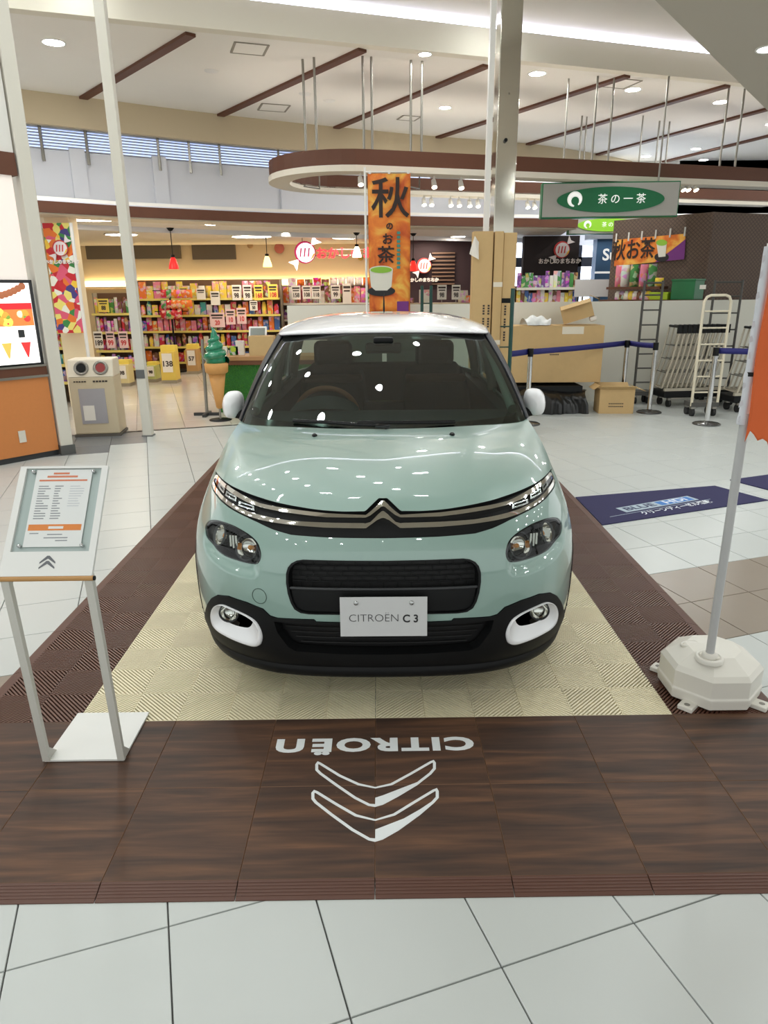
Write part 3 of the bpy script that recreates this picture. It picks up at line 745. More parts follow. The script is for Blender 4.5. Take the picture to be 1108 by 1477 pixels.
# flanks: front wing, doors, rear quarter (right and left)
def side_top(y):
    if y <= 1.27: return float(_hsz(max(0.0, (y-_hf1[1])/(1.27-_hf1[1]))))
    return float(np.interp(y, [1.27,1.6,2.4,3.2,3.7,3.95],[.984,.995,1.01,1.03,1.03,1.0]))
RW_C = (.83+2.54,.312)
def flank(name, y0, y1, sg, mt=None, glassy=False):
    top = [(s_at(y, side_top(y)), side_top(y)-.004) for y in np.linspace(y0, y1, 14)]
    bot = []
    ys = np.linspace(y1, y0, 40)
    for y in ys:
        z = .30
        for c in (ARC_C, RW_C):
            d = abs(y-c[0])
            if d < ARC_R: z = max(z, c[1]+math.sqrt(ARC_R**2-d*d))
        bot.append((s_at(y, z), z))
    return drape(name, car, mt or M_PAINT, [(sg*s, z) for s, z in top+bot], thick=.015, step=.045, surf=P)
for sg in (1, -1):
    # wing starts behind the bumper seam
    ar = [p for p in arch(ARC_C, ARC_R, 128, 0, 16)]
    top = [(s_at(y, side_top(y)), side_top(y)-.004) for y in np.linspace(_hf1[1]+.02, 1.33, 12)]
    pts = [(1.016,.80),(1.012,.835),(1.012,.864)]+top+[(s_at(1.33,.30), .30),(s_at(ARC_C[0]+ARC_R,.30),.30)]+list(reversed(ar))+[(1.034,.72)]
    drape('front_wing', car, M_PAINT, [(sg*s, z) for s, z in pts], thick=.015, step=.035, surf=P)
    for (y0, y1, nm) in ((1.338,2.36,'front_door'),(2.368,3.20,'rear_door'),(3.208,3.70,'rear_quarter')):
        dr = flank(nm, y0, y1, sg)
        if 'door' in nm:
            s0 = s_of_y(y1-.16); mbx = MB(); mbx.tube([P(sg*s_of_y(y), .86)+N(sg*s_of_y(y), .86, P)*(.012+.028*math.sin(PI*k)) for k, y in ((0,y1-.26),(.25,y1-.22),(.5,y1-.17),(.75,y1-.12),(1,y1-.08))], .011, 8); mbx.build('door_handle', M_PAINT, dr)
            drape('side_bump_panel', dr, M_BLK, [(sg*s_of_y(y), z) for y, z in ((y0+.05,.38),(y1-.08 if nm == 'front_door' else y1-.2,.38),(y1-.05 if nm == 'front_door' else y1-.16,.50),(y0+.05,.52))], off=.012, thick=.014, step=.05, surf=P)
    # sill and arch mouldings
    drape('sill', car, M_BLK, [(sg*s_of_y(y), z) for y, z in ((1.19,.30),(3.0,.30),(3.0,.17),(1.19,.17))], off=.008, thick=.03, step=.06, surf=P)
    for c in (ARC_C, RW_C):
        o_ = arch(c, ARC_R+.012, 186, -6, 36); i_ = arch(c, ARC_R-.042, -6, 186, 36)
        drape('arch_moulding', car, M_BLK, [(sg*s, z) for s, z in o_+i_], off=.004, thick=.05, step=.035, surf=P)
# rear end
drape('rear_bumper', car, M_PAINT, [(s, z) for s, z in ((s_of_y(3.71),.32),(SMAX,.32),(SMAX,.72),(s_of_y(3.71),.72))], thick=.02, step=.06, surf=P)
drape('rear_bumper', car, M_PAINT, [(-s, z) for s, z in ((s_of_y(3.71),.32),(SMAX,.32),(SMAX,.72),(s_of_y(3.71),.72))], thick=.02, step=.06, surf=P)
drape('tailgate', car, M_PAINT, [(s, z) for s, z in ((s_of_y(3.71),.726),(SMAX,.726),(SMAX,1.03),(s_of_y(3.71),1.03))], thick=.02, step=.06, surf=P)
drape('tailgate', car, M_PAINT, [(-s, z) for s, z in ((s_of_y(3.71),.726),(SMAX,.726),(SMAX,1.03),(s_of_y(3.71),1.03))], thick=.02, step=.06, surf=P)
# underbody and wheel housings
MB().prism([(-.40,.14),(.40,.14),(.60,.24),(.66,.40),(.66,3.6),(.5,3.82),(-.5,3.82),(-.66,3.6),(-.66,.40),(-.60,.24)], .165, .20).build('underbody', M_BLK, car)
for c in (ARC_C, RW_C):
    for sg in (1, -1):
        mbx = MB(); n = 18
        V = []
        for k in range(n+1):
            t = math.radians(-10+200*k/n)
            for x in (.84,.5): V.append((sg*x, c[0]+.345*math.cos(t), c[1]+.345*math.sin(t)))
        F = [(2*k,2*k+1,2*k+3,2*k+2) for k in range(n)]
        mbx.add(V, F, 0, True); mbx.add([(sg*.5, c[0]+.345*math.cos(math.radians(-10+200*k/n)), c[1]+.345*math.sin(math.radians(-10+200*k/n))) for k in range(n+1)], [tuple(range(n+1))]); mbx.build('wheel_housing', M_BLK, car)
        w = MB(); ax = (sg,0,0); cc = (sg*.755, c[0], .3165)
        w.lathe([(.20,-.085),(.25,-.10),(.295,-.10),(.313,-.085),(.316,-.05),(.316,.05),(.313,.085),(.295,.10),(.25,.10),(.20,.085)], 40, cc, ax); tyre = w.build('wheel', M_RUB, car); tyre['label'] = 'black tyre on alloy wheel'
        w = MB(); w.lathe([(.205,-.085),(.20,-.06),(.19,.06),(.205,.088),(.212,.085)], 36, cc, ax)
        w.build('rim', M_ALLOY, tyre)
        for k in range(5):
            t = 2*PI*k/5; d = Vector((0, math.cos(t), math.sin(t))); p = Vector(cc)+Vector((sg*.055,0,0)); u_ = Vector((0,-math.sin(t),math.cos(t)))
            w = MB(); V = [p+d*.03+u_*.03, p+d*.03-u_*.03, p+d*.2-u_*.02, p+d*.2+u_*.02]; w.add([q for q in V]+[q-Vector((sg*.03,0,0)) for q in V], [(0,1,2,3),(7,6,5,4),(0,4,5,1),(1,5,6,2),(2,6,7,3),(3,7,4,0)]); w.build('spoke', M_ALLOY, tyre)
        MB().lathe([(.035,.0),(.034,.012),(.0,.016)], 20, Vector(cc)+Vector((sg*.06,0,0)), ax).build('hub_cap', M_DGREY, tyre)
        MB().lathe([(.18,0),(0,.0)], 24, Vector(cc)+Vector((-sg*.02,0,0)), ax).build('brake_disc', M_DGREY, tyre)
# cowl and wipers
mbx = MB(); mbx.grid(lambda u, v: (lambda a, s: (a[0]*(1-v)+Q(s, .985)[0]*v, a[1]*(1-v)+(Q(s, .985)[1]+.02)*v, (a[2]-.022)*(1-v)+.962*v))(hood_back(u*2-1), (u*2-1)*.86), 40, 2); mbx.build('cowl_panel', M_BLK, car)
for (pts) in ([(-.02,.968,1.004),(-.12,.985,1.005),(-.30,1.025,1.012),(-.46,1.07,1.012)], [(.36,1.03,1.006),(.2,1.0,1.010),(.0,.99,1.014),(-.13,.995,1.014)]):
    wp = MB(); pp = [(x, y+.01, z) for x, y, z in pts]; wp.tube(pp, .006, 6); w_ = wp.build('wiper', M_BLK, car)
    MB().tube([(x, y+.018, z+.007) for x, y, z in pts], .004, 6).build('wiper_blade', M_GBLK, w_)
mbx = MB(); mbx.tube([(.01,.975,.992),(.03,.968,1.004),(-.04,.968,1.005)], .011, 8); mbx.build('wiper_arm', M_GBLK, car)
# greenhouse: screen, pillars, side glass
def gq(s, z): return Q(s, z)
ws_e = .765
TOPZ = 1.393
ws = drape('windscreen', car, M_WSG, full([(0,TOPZ),(.25,TOPZ),(.5,1.389),(.70,1.380),(.745,1.374)], [(.77,1.2),(.80,.985),(.55,.975),(.25,.968),(0,.966)]), thick=0, step=.05, surf=Q, off=.0)
ins = full([(0,1.368),(.25,1.368),(.5,1.364),(.68,1.352),(.700,1.338)], [(.726,1.2),(.745,1.045),(.735,1.022),(.70,1.014),(.25,1.006),(0,1.004)])
outw = full([(0,TOPZ),(.25,TOPZ),(.5,1.389),(.70,1.380),(.745,1.374)], [(.77,1.2),(.80,.985),(.55,.975),(.25,.968),(0,.966)])
drape('screen_border', ws, M_GBLK, outw, [ins], off=-.004, thick=0, step=.03, surf=Q)
M_PIL = mat('pillar_dark', (24,27,34), .45, spec=.25)
for sg in (1, -1):
    pil = [(.752,1.376),(.777,1.2),(.807,.985),(.96,.98),(.93,1.1),(.90,1.2),(.89,1.3),(.86,1.375),(.82,1.394)]
    drape('windscreen_pillar', car, M_PIL, [(sg*s, z) for s, z in pil], off=.006, thick=.03, step=.03, surf=Q)
    def gs(y, z):       # arc parameter on the greenhouse flank
        lo, hi = .86, 2.6
        for _ in range(30):
            m_ = (lo+hi)/2
            if Q(m_, z)[1] < y: lo = m_
            else: hi = m_
        return lo
    g1 = [(.965,.985),(gs(2.33,1.0),1.0),(gs(2.33,1.36),1.362),(.90,1.372),(.905,1.3),(.94,1.1)]
    drape('side_window', car, M_SIDEG, [(sg*s, z) for s, z in g1], off=-.002, thick=0, step=.06, surf=Q)
    g2 = [(gs(2.41,1.0),1.0),(gs(3.15,1.03),1.03),(gs(3.1,1.34),1.33),(gs(2.41,1.36),1.362)]
    drape('side_window', car, M_SIDEG, [(sg*s, z) for s, z in g2], off=-.002, thick=0, step=.06, surf=Q)
    b1 = [(gs(2.33,1.0),1.0),(gs(2.41,1.0),1.0),(gs(2.41,1.36),1.362),(gs(2.33,1.36),1.362)]
    drape('door_pillar', car, M_GBLK, [(sg*s, z) for s, z in b1], off=.002, thick=.02, step=.05, surf=Q)
    c1 = [(gs(3.15,1.03),1.0),(gs(3.62,1.03),1.0),(gs(3.55,1.37),1.37),(gs(3.1,1.34),1.36)]
    drape('rear_pillar', car, M_WPAINT, [(sg*s, z) for s, z in c1], off=.002, thick=.02, step=.05, surf=Q)
    fr_ = [(.97,.978),(gs(3.62,1.0),.99),(gs(3.62,1.0),1.012),(gs(2.33,1.0),1.006),(.985,.992)]
    drape('belt_trim', car, M_GBLK, [(sg*s, z) for s, z in fr_], off=.006, thick=.03, step=.04, surf=Q)
    tr_ = [(.865,1.380),(gs(3.5,1.36),1.378),(gs(3.5,1.34),1.34),(gs(2.4,1.355),1.360),(.89,1.362)]
    drape('cant_trim', car, M_GBLK, [(sg*s, z) for s, z in tr_], off=.004, thick=.02, step=.04, surf=Q)
drape('rear_window', car, M_SIDEG, [(-s if k else s, z) for k, s, z in ((0,GMAX-.55,1.04),(0,GMAX-.02,1.04),(0,GMAX-.02,1.33),(0,GMAX-.5,1.33))], thick=0, step=.08, surf=Q)
drape('rear_window', car, M_SIDEG, [(-s, z) for s, z in ((GMAX-.55,1.04),(GMAX-.02,1.04),(GMAX-.02,1.33),(GMAX-.5,1.33))], thick=0, step=.08, surf=Q)
# roof
_rz = cspline([1.93,2.1,2.4,2.7,3.2,3.7],[1.396,1.445,1.489,1.497,1.475,1.415])
_re = cspline([1.93,2.3,3.0,3.7],[1.385,1.402,1.402,1.37]); _rw = cspline([1.93,2.3,3.0,3.7],[.655,.683,.67,.60])
def roof_pt(u, v):
    a = abs(u); ang = a*PI/2
    y0 = 1.945+.02*a+.12*a**3.2; y = y0+(3.72-y0)*v
    yy = 1.945+(3.72-1.945)*v
    ze = _re(yy); zc = max(ze+.004, _rz(yy)); w = _rw(yy)
    x = math.sin(ang)**.86*w if a < 1 else w
    k = (1-min(1, x/w)**3.0)**.72
    z = ze+(zc-ze)*k
    return (math.copysign(x, u), y, z)
rf = MB(); rf.grid(lambda u, v: roof_pt(u*2-1, v), 48, 30); roof = rf.build('roof', M_WPAINT, car, solid=.012)
MB().grid(lambda u, v: (lambda p: (p[0]*.97, p[1]+.02, p[2]-.035))(roof_pt(u*2-1, v)), 20, 14).build('headliner', mat('headliner', (96,96,90), .9), car)
an = MB(); an.cyl((0,3.45,1.455),(0,3.43,1.475),.022,.012,14); an.tube([(0,3.43,1.47),(0,3.47,1.56),(0,3.50,1.63)], [.009,.006,.003], 8); an.build('antenna', M_BLK, car)
# door mirrors
for sg in (1, -1):
    c = Vector((sg*.872, 1.585, 1.022)); mbx = MB()
    def mp(u, v):
        t = 2*PI*u; ph = PI*(v-.5); cx_ = math.copysign(abs(math.cos(t))**.75, math.cos(t)); sz = math.copysign(abs(math.sin(t))**.8, math.sin(t)); r = math.cos(ph)**.7 if abs(ph) < PI/2-1e-6 else 0
        q = Vector((cx_*.062*r, math.sin(ph)*.062, sz*.080*r)); q.x *= 1-.16*(q.z/.08)*(1 if q.z < 0 else .6)*-1 if q.z < 0 else 1; q.x += .16*q.z*-sg
        q.y += .25*abs(q.x)*(1 if q.y < 0 else 0)
        return c+q
    mbx.grid(mp, 28, 16); mm = mbx.build('door_mirror', M_WPAINT, car)
    MB().tube([(sg*.78,1.56,.965),(sg*.82,1.575,.965),(sg*.86,1.585,.975)], [.03,.028,.03], 10).build('mirror_arm', M_BLK, mm)
    g_ = MB(); g_.lathe([(.062,0),(.058,.003),(0,.004)], 24, c+Vector((0,.058,0)), (0,1,0)); g_.build('mirror_glass', M_CHR, mm)
# cabin
M_DASH = mat('dashboard_dark', (44,52,52), .6); M_SEAT = mat('seat_fabric', (25,25,25), .95, noise=.1); M_TAN = mat('tan_leather', (160,98,62), .5); M_TRIM = mat('pillar_trim', (150,158,150), .7)
dsh = MB(); dsh.grid(lambda u, v: ((u*2-1)*.70, 1.12+.52*v+.10*(1-abs(u*2-1)**2)*0, .955+.03*math.sin(PI*v)+.02*v*(1-.0*u)), 12, 8); 
dsh.bb(-.70,.70,1.60,1.70,.72,.965); dash = dsh.build('dashboard', M_DASH, car, bevel=.01)
MB().grid(lambda u, v: (-.345+(u*2-1)*.2, 1.5+.16*v, .985+.075*math.sin(PI*u)**.6*(.3+.7*v)), 14, 6).build('instrument_hood', M_DASH, dash)
MB().box((.0,1.665,.95),(.24,.04,.15)).build('centre_screen', M_GBLK, dash, bevel=.01)
MB().box((.34,1.675,.90),(.55,.03,.09)).build('dashboard_band', M_TAN, dash, bevel=.012)
sw = MB(); cs = Vector((-.345,1.80,.925)); tl = math.radians(24); nrm = Vector((0, math.cos(tl), math.sin(tl))); uu = Vector((1,0,0)); vv = Vector((0,-math.sin(tl), math.cos(tl)))
sw.tube([cs+uu*(.185*math.cos(2*PI*k/40))+vv*(.185*math.sin(2*PI*k/40)) for k in range(40)], .0155, 10, True); swo = sw.build('steering_wheel', M_TAN, car)
st = MB()
for t in (0, PI, -PI/2): st.box(cs+uu*(.1*math.cos(t))+vv*(.1*math.sin(t)), (.17 if t != -PI/2 else .05, .03, .04 if t != -PI/2 else .16), Matrix.Rotation(-tl, 3, 'X'))
st.lathe([(.07,-.02),(.065,.02),(0,.03)], 20, cs, -nrm); st.build('wheel_hub', M_BLK, swo)
for x in (-.345,.345):
    s_ = MB(); s_.grid(lambda u, v: (x+(u*2-1)*(.235-.06*v**3), 2.18+.22*v-.05*(abs(u*2-1)**2)-.02*math.sin(PI*v), .55+.60*v), 12, 12); se = s_.build('front_seat', M_SEAT, car, solid=.12)
    b_ = MB(); b_.box((x,2.0,.50),(.48,.5,.16)); b_.build('seat_cushion', M_SEAT, se, bevel=.05, seg=3)
    h_ = MB(); h_.box((x,2.41,1.24),(.26,.10,.17)); h_.build('head_restraint', M_SEAT, se, bevel=.04, seg=3)
    t_ = MB(); t_.box((x,2.30,1.085),(.40,.125,.05)); t_.build('tan_band', mat('tan_band_fabric', (92,60,42), .8), se, bevel=.02)
r_ = MB(); r_.box((0,3.05,.52),(1.2,.5,.18)); r_.box((0,3.25,.82),(1.2,.16,.56), Matrix.Rotation(math.radians(-12),3,'X')); rs = r_.build('rear_seat', M_SEAT, car, bevel=.05, seg=3)
for x in (-.4,.4): MB().box((x,3.34,1.17),(.24,.09,.13)).build('head_restraint', M_SEAT, rs, bevel=.03, seg=3)
rv = MB(); rv.box((0,1.965,1.305),(.22,.035,.065)); rvo = rv.build('interior_mirror', M_GBLK, car, bevel=.015, seg=3)
MB().tube([(0,1.90,1.36),(0,1.95,1.33)], .012, 8).build('mirror_stem', M_BLK, rvo)
MB().box((0,1.87,1.352),(.12,.09,.05)).build('camera_pod', M_BLK, rvo, bevel=.012)
for sg in (1, -1):
    tr = MB(); tr.tube([Vector(Q(sg*.80, z))*1.0+Vector((-sg*.045,.05,0)) for z in (1.02,1.12,1.22,1.32,1.37)], [.030,.030,.028,.026,.024], 10); tr.build('screen_pillar_trim', M_TRIM, car)
    for y, zb in ((2.40,1.0),(3.2,1.05)):
        t_ = MB(); xx = lambda z: Q(gs(y, z), z)[0]-.05
        t_.tube([(sg*xx(z), y, z) for z in (.9,1.0,1.1,1.2,1.3,1.37)], .032, 8); t_.build('cabin_pillar_trim', M_TRIM, car)
    MB().bb(*( (-.74,-.66) if sg < 0 else (.66,.74)), 1.3, 3.6, .35, .985).build('door_lining', M_DASH, car)
MB().bb(-.66,.66,1.25,3.7,.20,.24).build('cabin_floor', M_BLK, car)
MB().bb(-.66,.66,1.2,1.25,.2,.95).build('bulkhead', M_BLK, car)
MB().bb(-.6,.6,3.62,3.66,.3,1.02).build('boot_lining', M_BLK, car)
MB().bb(-.62,.62,3.35,3.64,.98,1.0).build('parcel_shelf', M_BLK, car)
# ------------------------------------------------------------------ room shell
M_CEIL = mat('ceiling_paint', (242,238,230), .9, noise=.015, nscale=2); M_WALL = mat('wall_paint', (230,228,222), .85); M_COOLW = mat('upper_wall_paint', (222,224,232), .8)
M_BEAM = mat('brown_beam', (98,58,38), .6, noise=.08, nscale=8); M_BAND = mat('downstand_paint', (206,190,160), .85)
M_DL = mat('downlight_glow', (255,255,250), .5, emit=(247,252,252), es=LAMP); M_DL2 = mat('downlight_glow_field', (255,255,250), .5, emit=(250,252,250), es=LAMP*3.4); M_TRIMW = mat('white_trim', (235,233,228), .5); M_STEEL = mat('rod_steel', (150,146,138), .35, metal=.8)
def prism_xy(poly, z0, z1, name, mt, **k): 
    ar = sum(poly[i][0]*poly[(i+1)%len(poly)][1]-poly[(i+1)%len(poly)][0]*poly[i][1] for i in range(len(poly)))
    return MB().prism(poly if ar > 0 else poly[::-1], z0, z1).build(name, mt, **k)
H = 4.65; HN = 5.08; KH = (H-1.6533)/(4.2-1.6533)   # ceiling heights
NEARL = lambda x: 8.78+.325*x                      # edge of the lower ceiling field
c1 = prism_xy([(-14,NEARL(-14)),(14,NEARL(14)),(14,26),(-14,26)], H, 5.4, 'ceiling', M_CEIL); tag(c1, kind='structure')
c2 = prism_xy([(-14,-9),(14,-9),(14,NEARL(14)-.002),(-14,NEARL(-14)-.002)], HN, 5.4, 'ceiling', M_CEIL); tag(c2, kind='structure')
# projecting white ledge below the cove along the step
a, b = Vector((-14, NEARL(-14), 0)), Vector((14, NEARL(14), 0)); dn = Vector((.309,-.951,0))
st = MB(); st.prism([(a.x,a.y),(b.x,b.y),((b+dn*.16).x,(b+dn*.16).y),((a+dn*.16).x,(a+dn*.16).y)][::-1], H, H+.34); t_ = st.build('trim_1', mat('cove_ledge', (232,226,210), .8)); tag(t_, kind='structure')
# low soffit at the right, close to the viewer
s0, s1 = atz(945,0,3.4), atz(1108,160,3.4); d_ = (s1-s0).normalized(); far = s1+d_*4; nr = s0-d_*6
sf = prism_xy([(nr.x,nr.y),(far.x,far.y),(far.x+8,far.y-4),(nr.x+8,nr.y-4)], 3.4, HN, 'ceiling', mat('soffit_paint', (190,182,168), .9)); tag(sf, kind='structure')
# brown ceiling beams
for a_, b_ in [((275,47),(120,140)),((523,70),(318,165)),((702,93),(485,183)),((905,108),(632,197)),((1050,122),(762,207)),((1100,158),(862,222)),((1108,195),(935,238))]:
    A, B = atz(*a_, H), atz(*b_, H); d = (B-A); L = d.length; ang = math.atan2(d.y, d.x)
    if a_[0] > 1090: A = A-d.normalized()*2.2; d = B-A; L = d.length
    o = MB().box((0,0,0), (L,.13,.035)).build('trim_2', M_BEAM); o.location = ((A.x+B.x)/2, (A.y+B.y)/2, H-.0175); o.rotation_euler = (0,0,ang); tag(o, kind='structure')
# downstand, louvre band, upper wall and fascia along the shop front
BW = [(CAM.x+(x-CAM.x)*KH, CAM.y+(y-CAM.y)*KH) for x, y in [(-8,6.55),(-6,7.75),(-3.92,9.06),(-2.29,10.07),(-.61,10.95),(1.1,11.74),(2.8,12.4),(4.38,13.46),(5.87,14.78),(8.5,17.5)]]
def off_line(L, d):
    out = []
    for i, p in enumerate(L):
        a = Vector(L[max(0,i-1)]); b = Vector(L[min(len(L)-1,i+1)]); t = (b-a).normalized(); n = Vector((-t.y, t.x)); out.append((p[0]+n.x*d, p[1]+n.y*d))
    return out
def ribbon(L, thick, z0, z1, name, mt, **k):
    B = off_line(L, thick); mb = MB(); n = len(L)
    V = [(p[0],p[1],z0) for p in L]+[(p[0],p[1],z1) for p in L]+[(p[0],p[1],z0) for p in B]+[(p[0],p[1],z1) for p in B]
    F = []
    for i in range(n-1): F += [(i,i+1,n+i+1,n+i),(2*n+i+1,2*n+i,3*n+i,3*n+i+1),(i+1,i,2*n+i,2*n+i+1),(n+i,n+i+1,3*n+i+1,3*n+i)]
    F += [(0,n,3*n,2*n),(n-1,3*n-1,4*n-1,2*n-1)]
    return mb.add(V, F).build(name, mt, **k)
def fine(L, n=6):
    return smooth_loop(L, n, False)
BWf = fine(BW, 4)
tag(ribbon(BWf, .12, 4.20, H, 'wall_downstand', M_BAND), kind='structure')
back = off_line(BWf, .25)
tag(ribbon(back, .1, 2.7, 3.89, 'wall_back', M_COOLW), kind='structure')
tag(ribbon(back, .1, 4.20, H, 'wall_back', M_COOLW), kind='structure')
# clerestory: glowing panes behind horizontal louvre slats
M_SKY = mat('daylight_pane', (200,215,255), .4, emit=(205,222,255), es=1.0)
seg_pts = [p for p in off_line(BWf, .33) if -8 < p[0] < 1.2]
cl = thing('clerestory_window', 'strip window with grey louvre slats high above the sweet shop', 'window', (-3,11.5,3.8))
ribbon(seg_pts, .02, 3.84, 4.26, 'pane', M_SKY).parent = None
pane = [o for o in COL.objects if o.name.startswith('pane')][-1]; pane.parent = cl; pane.matrix_parent_inverse = Matrix.Translation((3,-11.5,-3.8))
M_SLAT = mat('louvre_slat', (176,178,184), .5)
for k in range(7):
    L = [p for p in off_line(BWf, .22) if -8 < p[0] < 1.2]; o = ribbon(L, .07, 3.895+.044*k, 3.907+.044*k, 'slat', M_SLAT); o.parent = cl; o.matrix_parent_inverse = Matrix.Translation((3,-11.5,-3.8))
for px_, py_ in ((87,200),(133,203),(214,208),(256,213),(327,220),(394,224),(430,228)):
    # nearest point on the wall line
    P0 = min(off_line(BWf, .18), key=lambda q: abs(project((q[0],q[1],4.0))[0]-px_)); o = MB().bb(P0[0]-.02,P0[0]+.02,P0[1]-.02,P0[1]+.02,3.70,4.22).build('mullion', M_STEEL, cl, world=True)
# white pilaster strips on the upper wall
for pxs in ((100,120),(228,246),(400,420)):
    P0 = min(fine(off_line(BWf, .22), 4), key=lambda q: abs(project((q[0],q[1],3.6))[0]-sum(pxs)/2)); o = MB().box((P0[0],P0[1],3.4),(.24,.06,1.05),math.radians(30)).build('trim_3', M_COOLW); tag(o, kind='structure')
FAS = fine([(-6.5,7.4),(-4.55,8.7),(-3.47,9.5),(-1.57,10.5),(-.01,11.0),(1.81,11.5),(3.0,11.75),(3.7,12.0)], 5)
tag(ribbon(FAS, .3, 2.735, 2.88, 'trim_4', M_BEAM), kind='structure')
tag(ribbon(off_line(FAS, .04), .5, 2.715, 2.735, 'trim_5', mat('fascia_cream', (226,216,196), .7)), kind='structure')
ledge = ribbon(off_line(FAS, .05), .6, 2.88, 2.90, 'trim_6', M_COOLW); tag(ledge, kind='structure')
# cool light trough behind the fascia top
M_COOL = mat('cool_tube', (215,225,255), .4, emit=(200,215,255), es=40.0)
L = [p for p in off_line(FAS, .38) if p[0] < 3.5]; tag(ribbon(L, .04, 2.90, 2.93, 'fluorescent_strip', M_COOL), 'cool white light strip on top of the brown shop fascia', 'light strip')
L = [p for p in off_line(BWf, .16) if -7 < p[0] < 1.0]; 
# shop interior shell
shop_c = [(p[0],p[1]) for p in off_line(FAS, .1)]+[(4.5,18),(-9,18),(-9,8)]
sc_ = prism_xy(shop_c, 2.78, 2.95, 'ceiling', M_CEIL); tag(sc_, kind='structure')
M_CREAMW = mat('shop_cream_wall', (240,222,186), .8)
o = MB().bb(-9,.35,16.5,16.7,0,2.8).build('wall_shop', M_CREAMW); tag(o, kind='structure')
o = MB().bb(.35,2.62,15.6,15.8,0,2.8).build('wall_dark', mat('plum_wall', (52,32,38), .7)); tag(o, kind='structure')
o = MB().bb(-8.4,-8.2,9,16.5,0,2.8).build('wall_left', M_CREAMW); tag(o, kind='structure')
# dark recessed panels high on the shop wall
for (x0,x1,y0,y1) in ((124,262,348,373),(277,341,349,374)):
    A, B = at(x0,y0,16.49), at(x1,y1,16.49); o = MB().bb(A.x,B.x,16.40,16.5,B.z,A.z).build('trim_7', mat('recess_grey', (112,104,92), .6)); tag(o, kind='structure')
# warm cove along the shop wall
M_WARM = mat('warm_cove', (255,232,180), .5, emit=(255,226,170), es=5.0)
A, B = at(120,385,16.3), at(540,412,16.3)
tag(MB().bb(-7.2,.2,16.28,16.48,B.z,B.z+.03).build('trim_8', M_TRIMW), kind='structure')
cv = MB().bb(-7.2,.2,16.40,16.46,B.z+.04,B.z+.16).build('cove_light', M_WARM); tag(cv, 'warm glowing light cove along the sweet shop back wall', 'light strip')
# half-height white hoarding
HW = mat('hoarding_white', (226,224,212), .6)
o = MB().bb(-1.30,2.05,9.0,9.06,0,1.475).build('wall_hoarding', HW); tag(o, kind='structure')
p0 = Vector((2.05,9.0)); p1 = Vector((9.0,9.95))
o = MB().prism([(2.05,9.0),(9.0,9.95),(9.0,10.01),(2.05,9.06)],0,1.49).build('wall_hoarding', HW); tag(o, kind='structure')
# daylight window wall far behind on the right
M_DAY = mat('bright_window', (235,242,255), .3, emit=(225,238,255), es=3.5)
wb = at(742,300,17.5)
M_WFRAME = mat('window_frame_dark', (40,40,48), .5)
A, B = at(738,338,17.0), at(905,440,17.0)
w1 = MB().bb(A.x-.6,B.x+1.0,17.0,17.05,.8,A.z+.5).build('window_1', M_DAY); tag(w1, kind='structure')
zb = at(800,373,16.9).z; zt = at(800,383,16.9).z
MB().bb(A.x-.6,B.x+1.0,16.9,16.98,zt-.03,zb+.03).build('window_bar', M_WFRAME, w1)
for x in (836,862): 
    X = at(x,380,16.9).x; MB().bb(X-.05,X+.05,16.9,16.98,.8,A.z+.5).build('window_bar', M_WFRAME, w1)
tag(MB().bb(-14,14,25.8,26,0,H+.1).build('wall_far', M_WALL), kind='structure')
tag(MB().bb(A.x-1.2,14,17.1,17.3,A.z+.45,H+.1).build('wall_far', M_WALL), kind='structure')
tag(MB().bb(B.x+1.0,14,17.1,17.3,0,H+.1).build('wall_far', M_WALL), kind='structure')
# ------------------------------------------------------------------ columns
def column(name, label, px0, px1, pyb, Y, mt, ztop, dep=.2):
    A, B = at(px0, pyb, Y), at(px1, pyb, Y); o = thing(name, label, 'column', ((A.x+B.x)/2, Y+dep/2, 0)); w = B.x-A.x
    MB().box((0,0,ztop/2), (w,dep,ztop)).build('shaft', mt, o, bevel=.006); return o, w
M_OFFW = mat('offwhite_powdercoat', (214,210,198), .5)
pc, w_ = column('column', 'slim off-white square post in front of the sweet shop at left', 206, 219, 628, 6.75, M_OFFW, HN, .1)
MB().box((0,-.052,.75), (w_*.92,.012,.1)).build('grey_label', mat('label_grey', (96,98,98), .6), pc)
MB().box((0,0,.008), (w_+.02,.12,.016)).build('base_shoe', mat('shoe_grey', (120,120,116), .5), pc)
A = at(90,655,5.78)
cl2 = thing('column', 'wide white column between the lit menu board and the litter bin', 'column', (A.x+.02,5.85,0), math.radians(40))
MB().box((0,.12,HN/2), (.13,.34,HN)).build('shaft', M_OFFW, cl2, bevel=.01); MB().box((0,.11,.05), (.15,.36,.1)).build('base_shoe', mat('shoe_dark', (86,86,84), .5), cl2)
# polished column with cartons round its foot
M_MIRR = mat('polished_steel', (196,192,180), .12, metal=.85)
Yc = 6.85; A, B = at(712,330,Yc), at(741,330,Yc)
pcol = thing('column', 'polished steel column rising from the tall cardboard cartons', 'column', ((A.x+B.x)/2,Yc+.15,0))
MB().box((0,0,HN/2),((B.x-A.x),.3,HN)).build('shaft', M_MIRR, pcol, bevel=.01)
xl = at(703,330,Yc).x-(A.x+B.x)/2; MB().box((xl,-.05,HN/2),(.055,.1,HN)).build('white_edge_post', M_TRIMW, pcol)
MB().box((.0,-.153,at(730,135,Yc).z),(.012,.006,.012)).build('screw', M_STEEL, pcol)
MB().tube([(-.02,-.15,at(716,203,Yc).z),(-.02,-.19,at(716,203,Yc).z)],.02,10).build('small_hook', M_BLK, pcol)
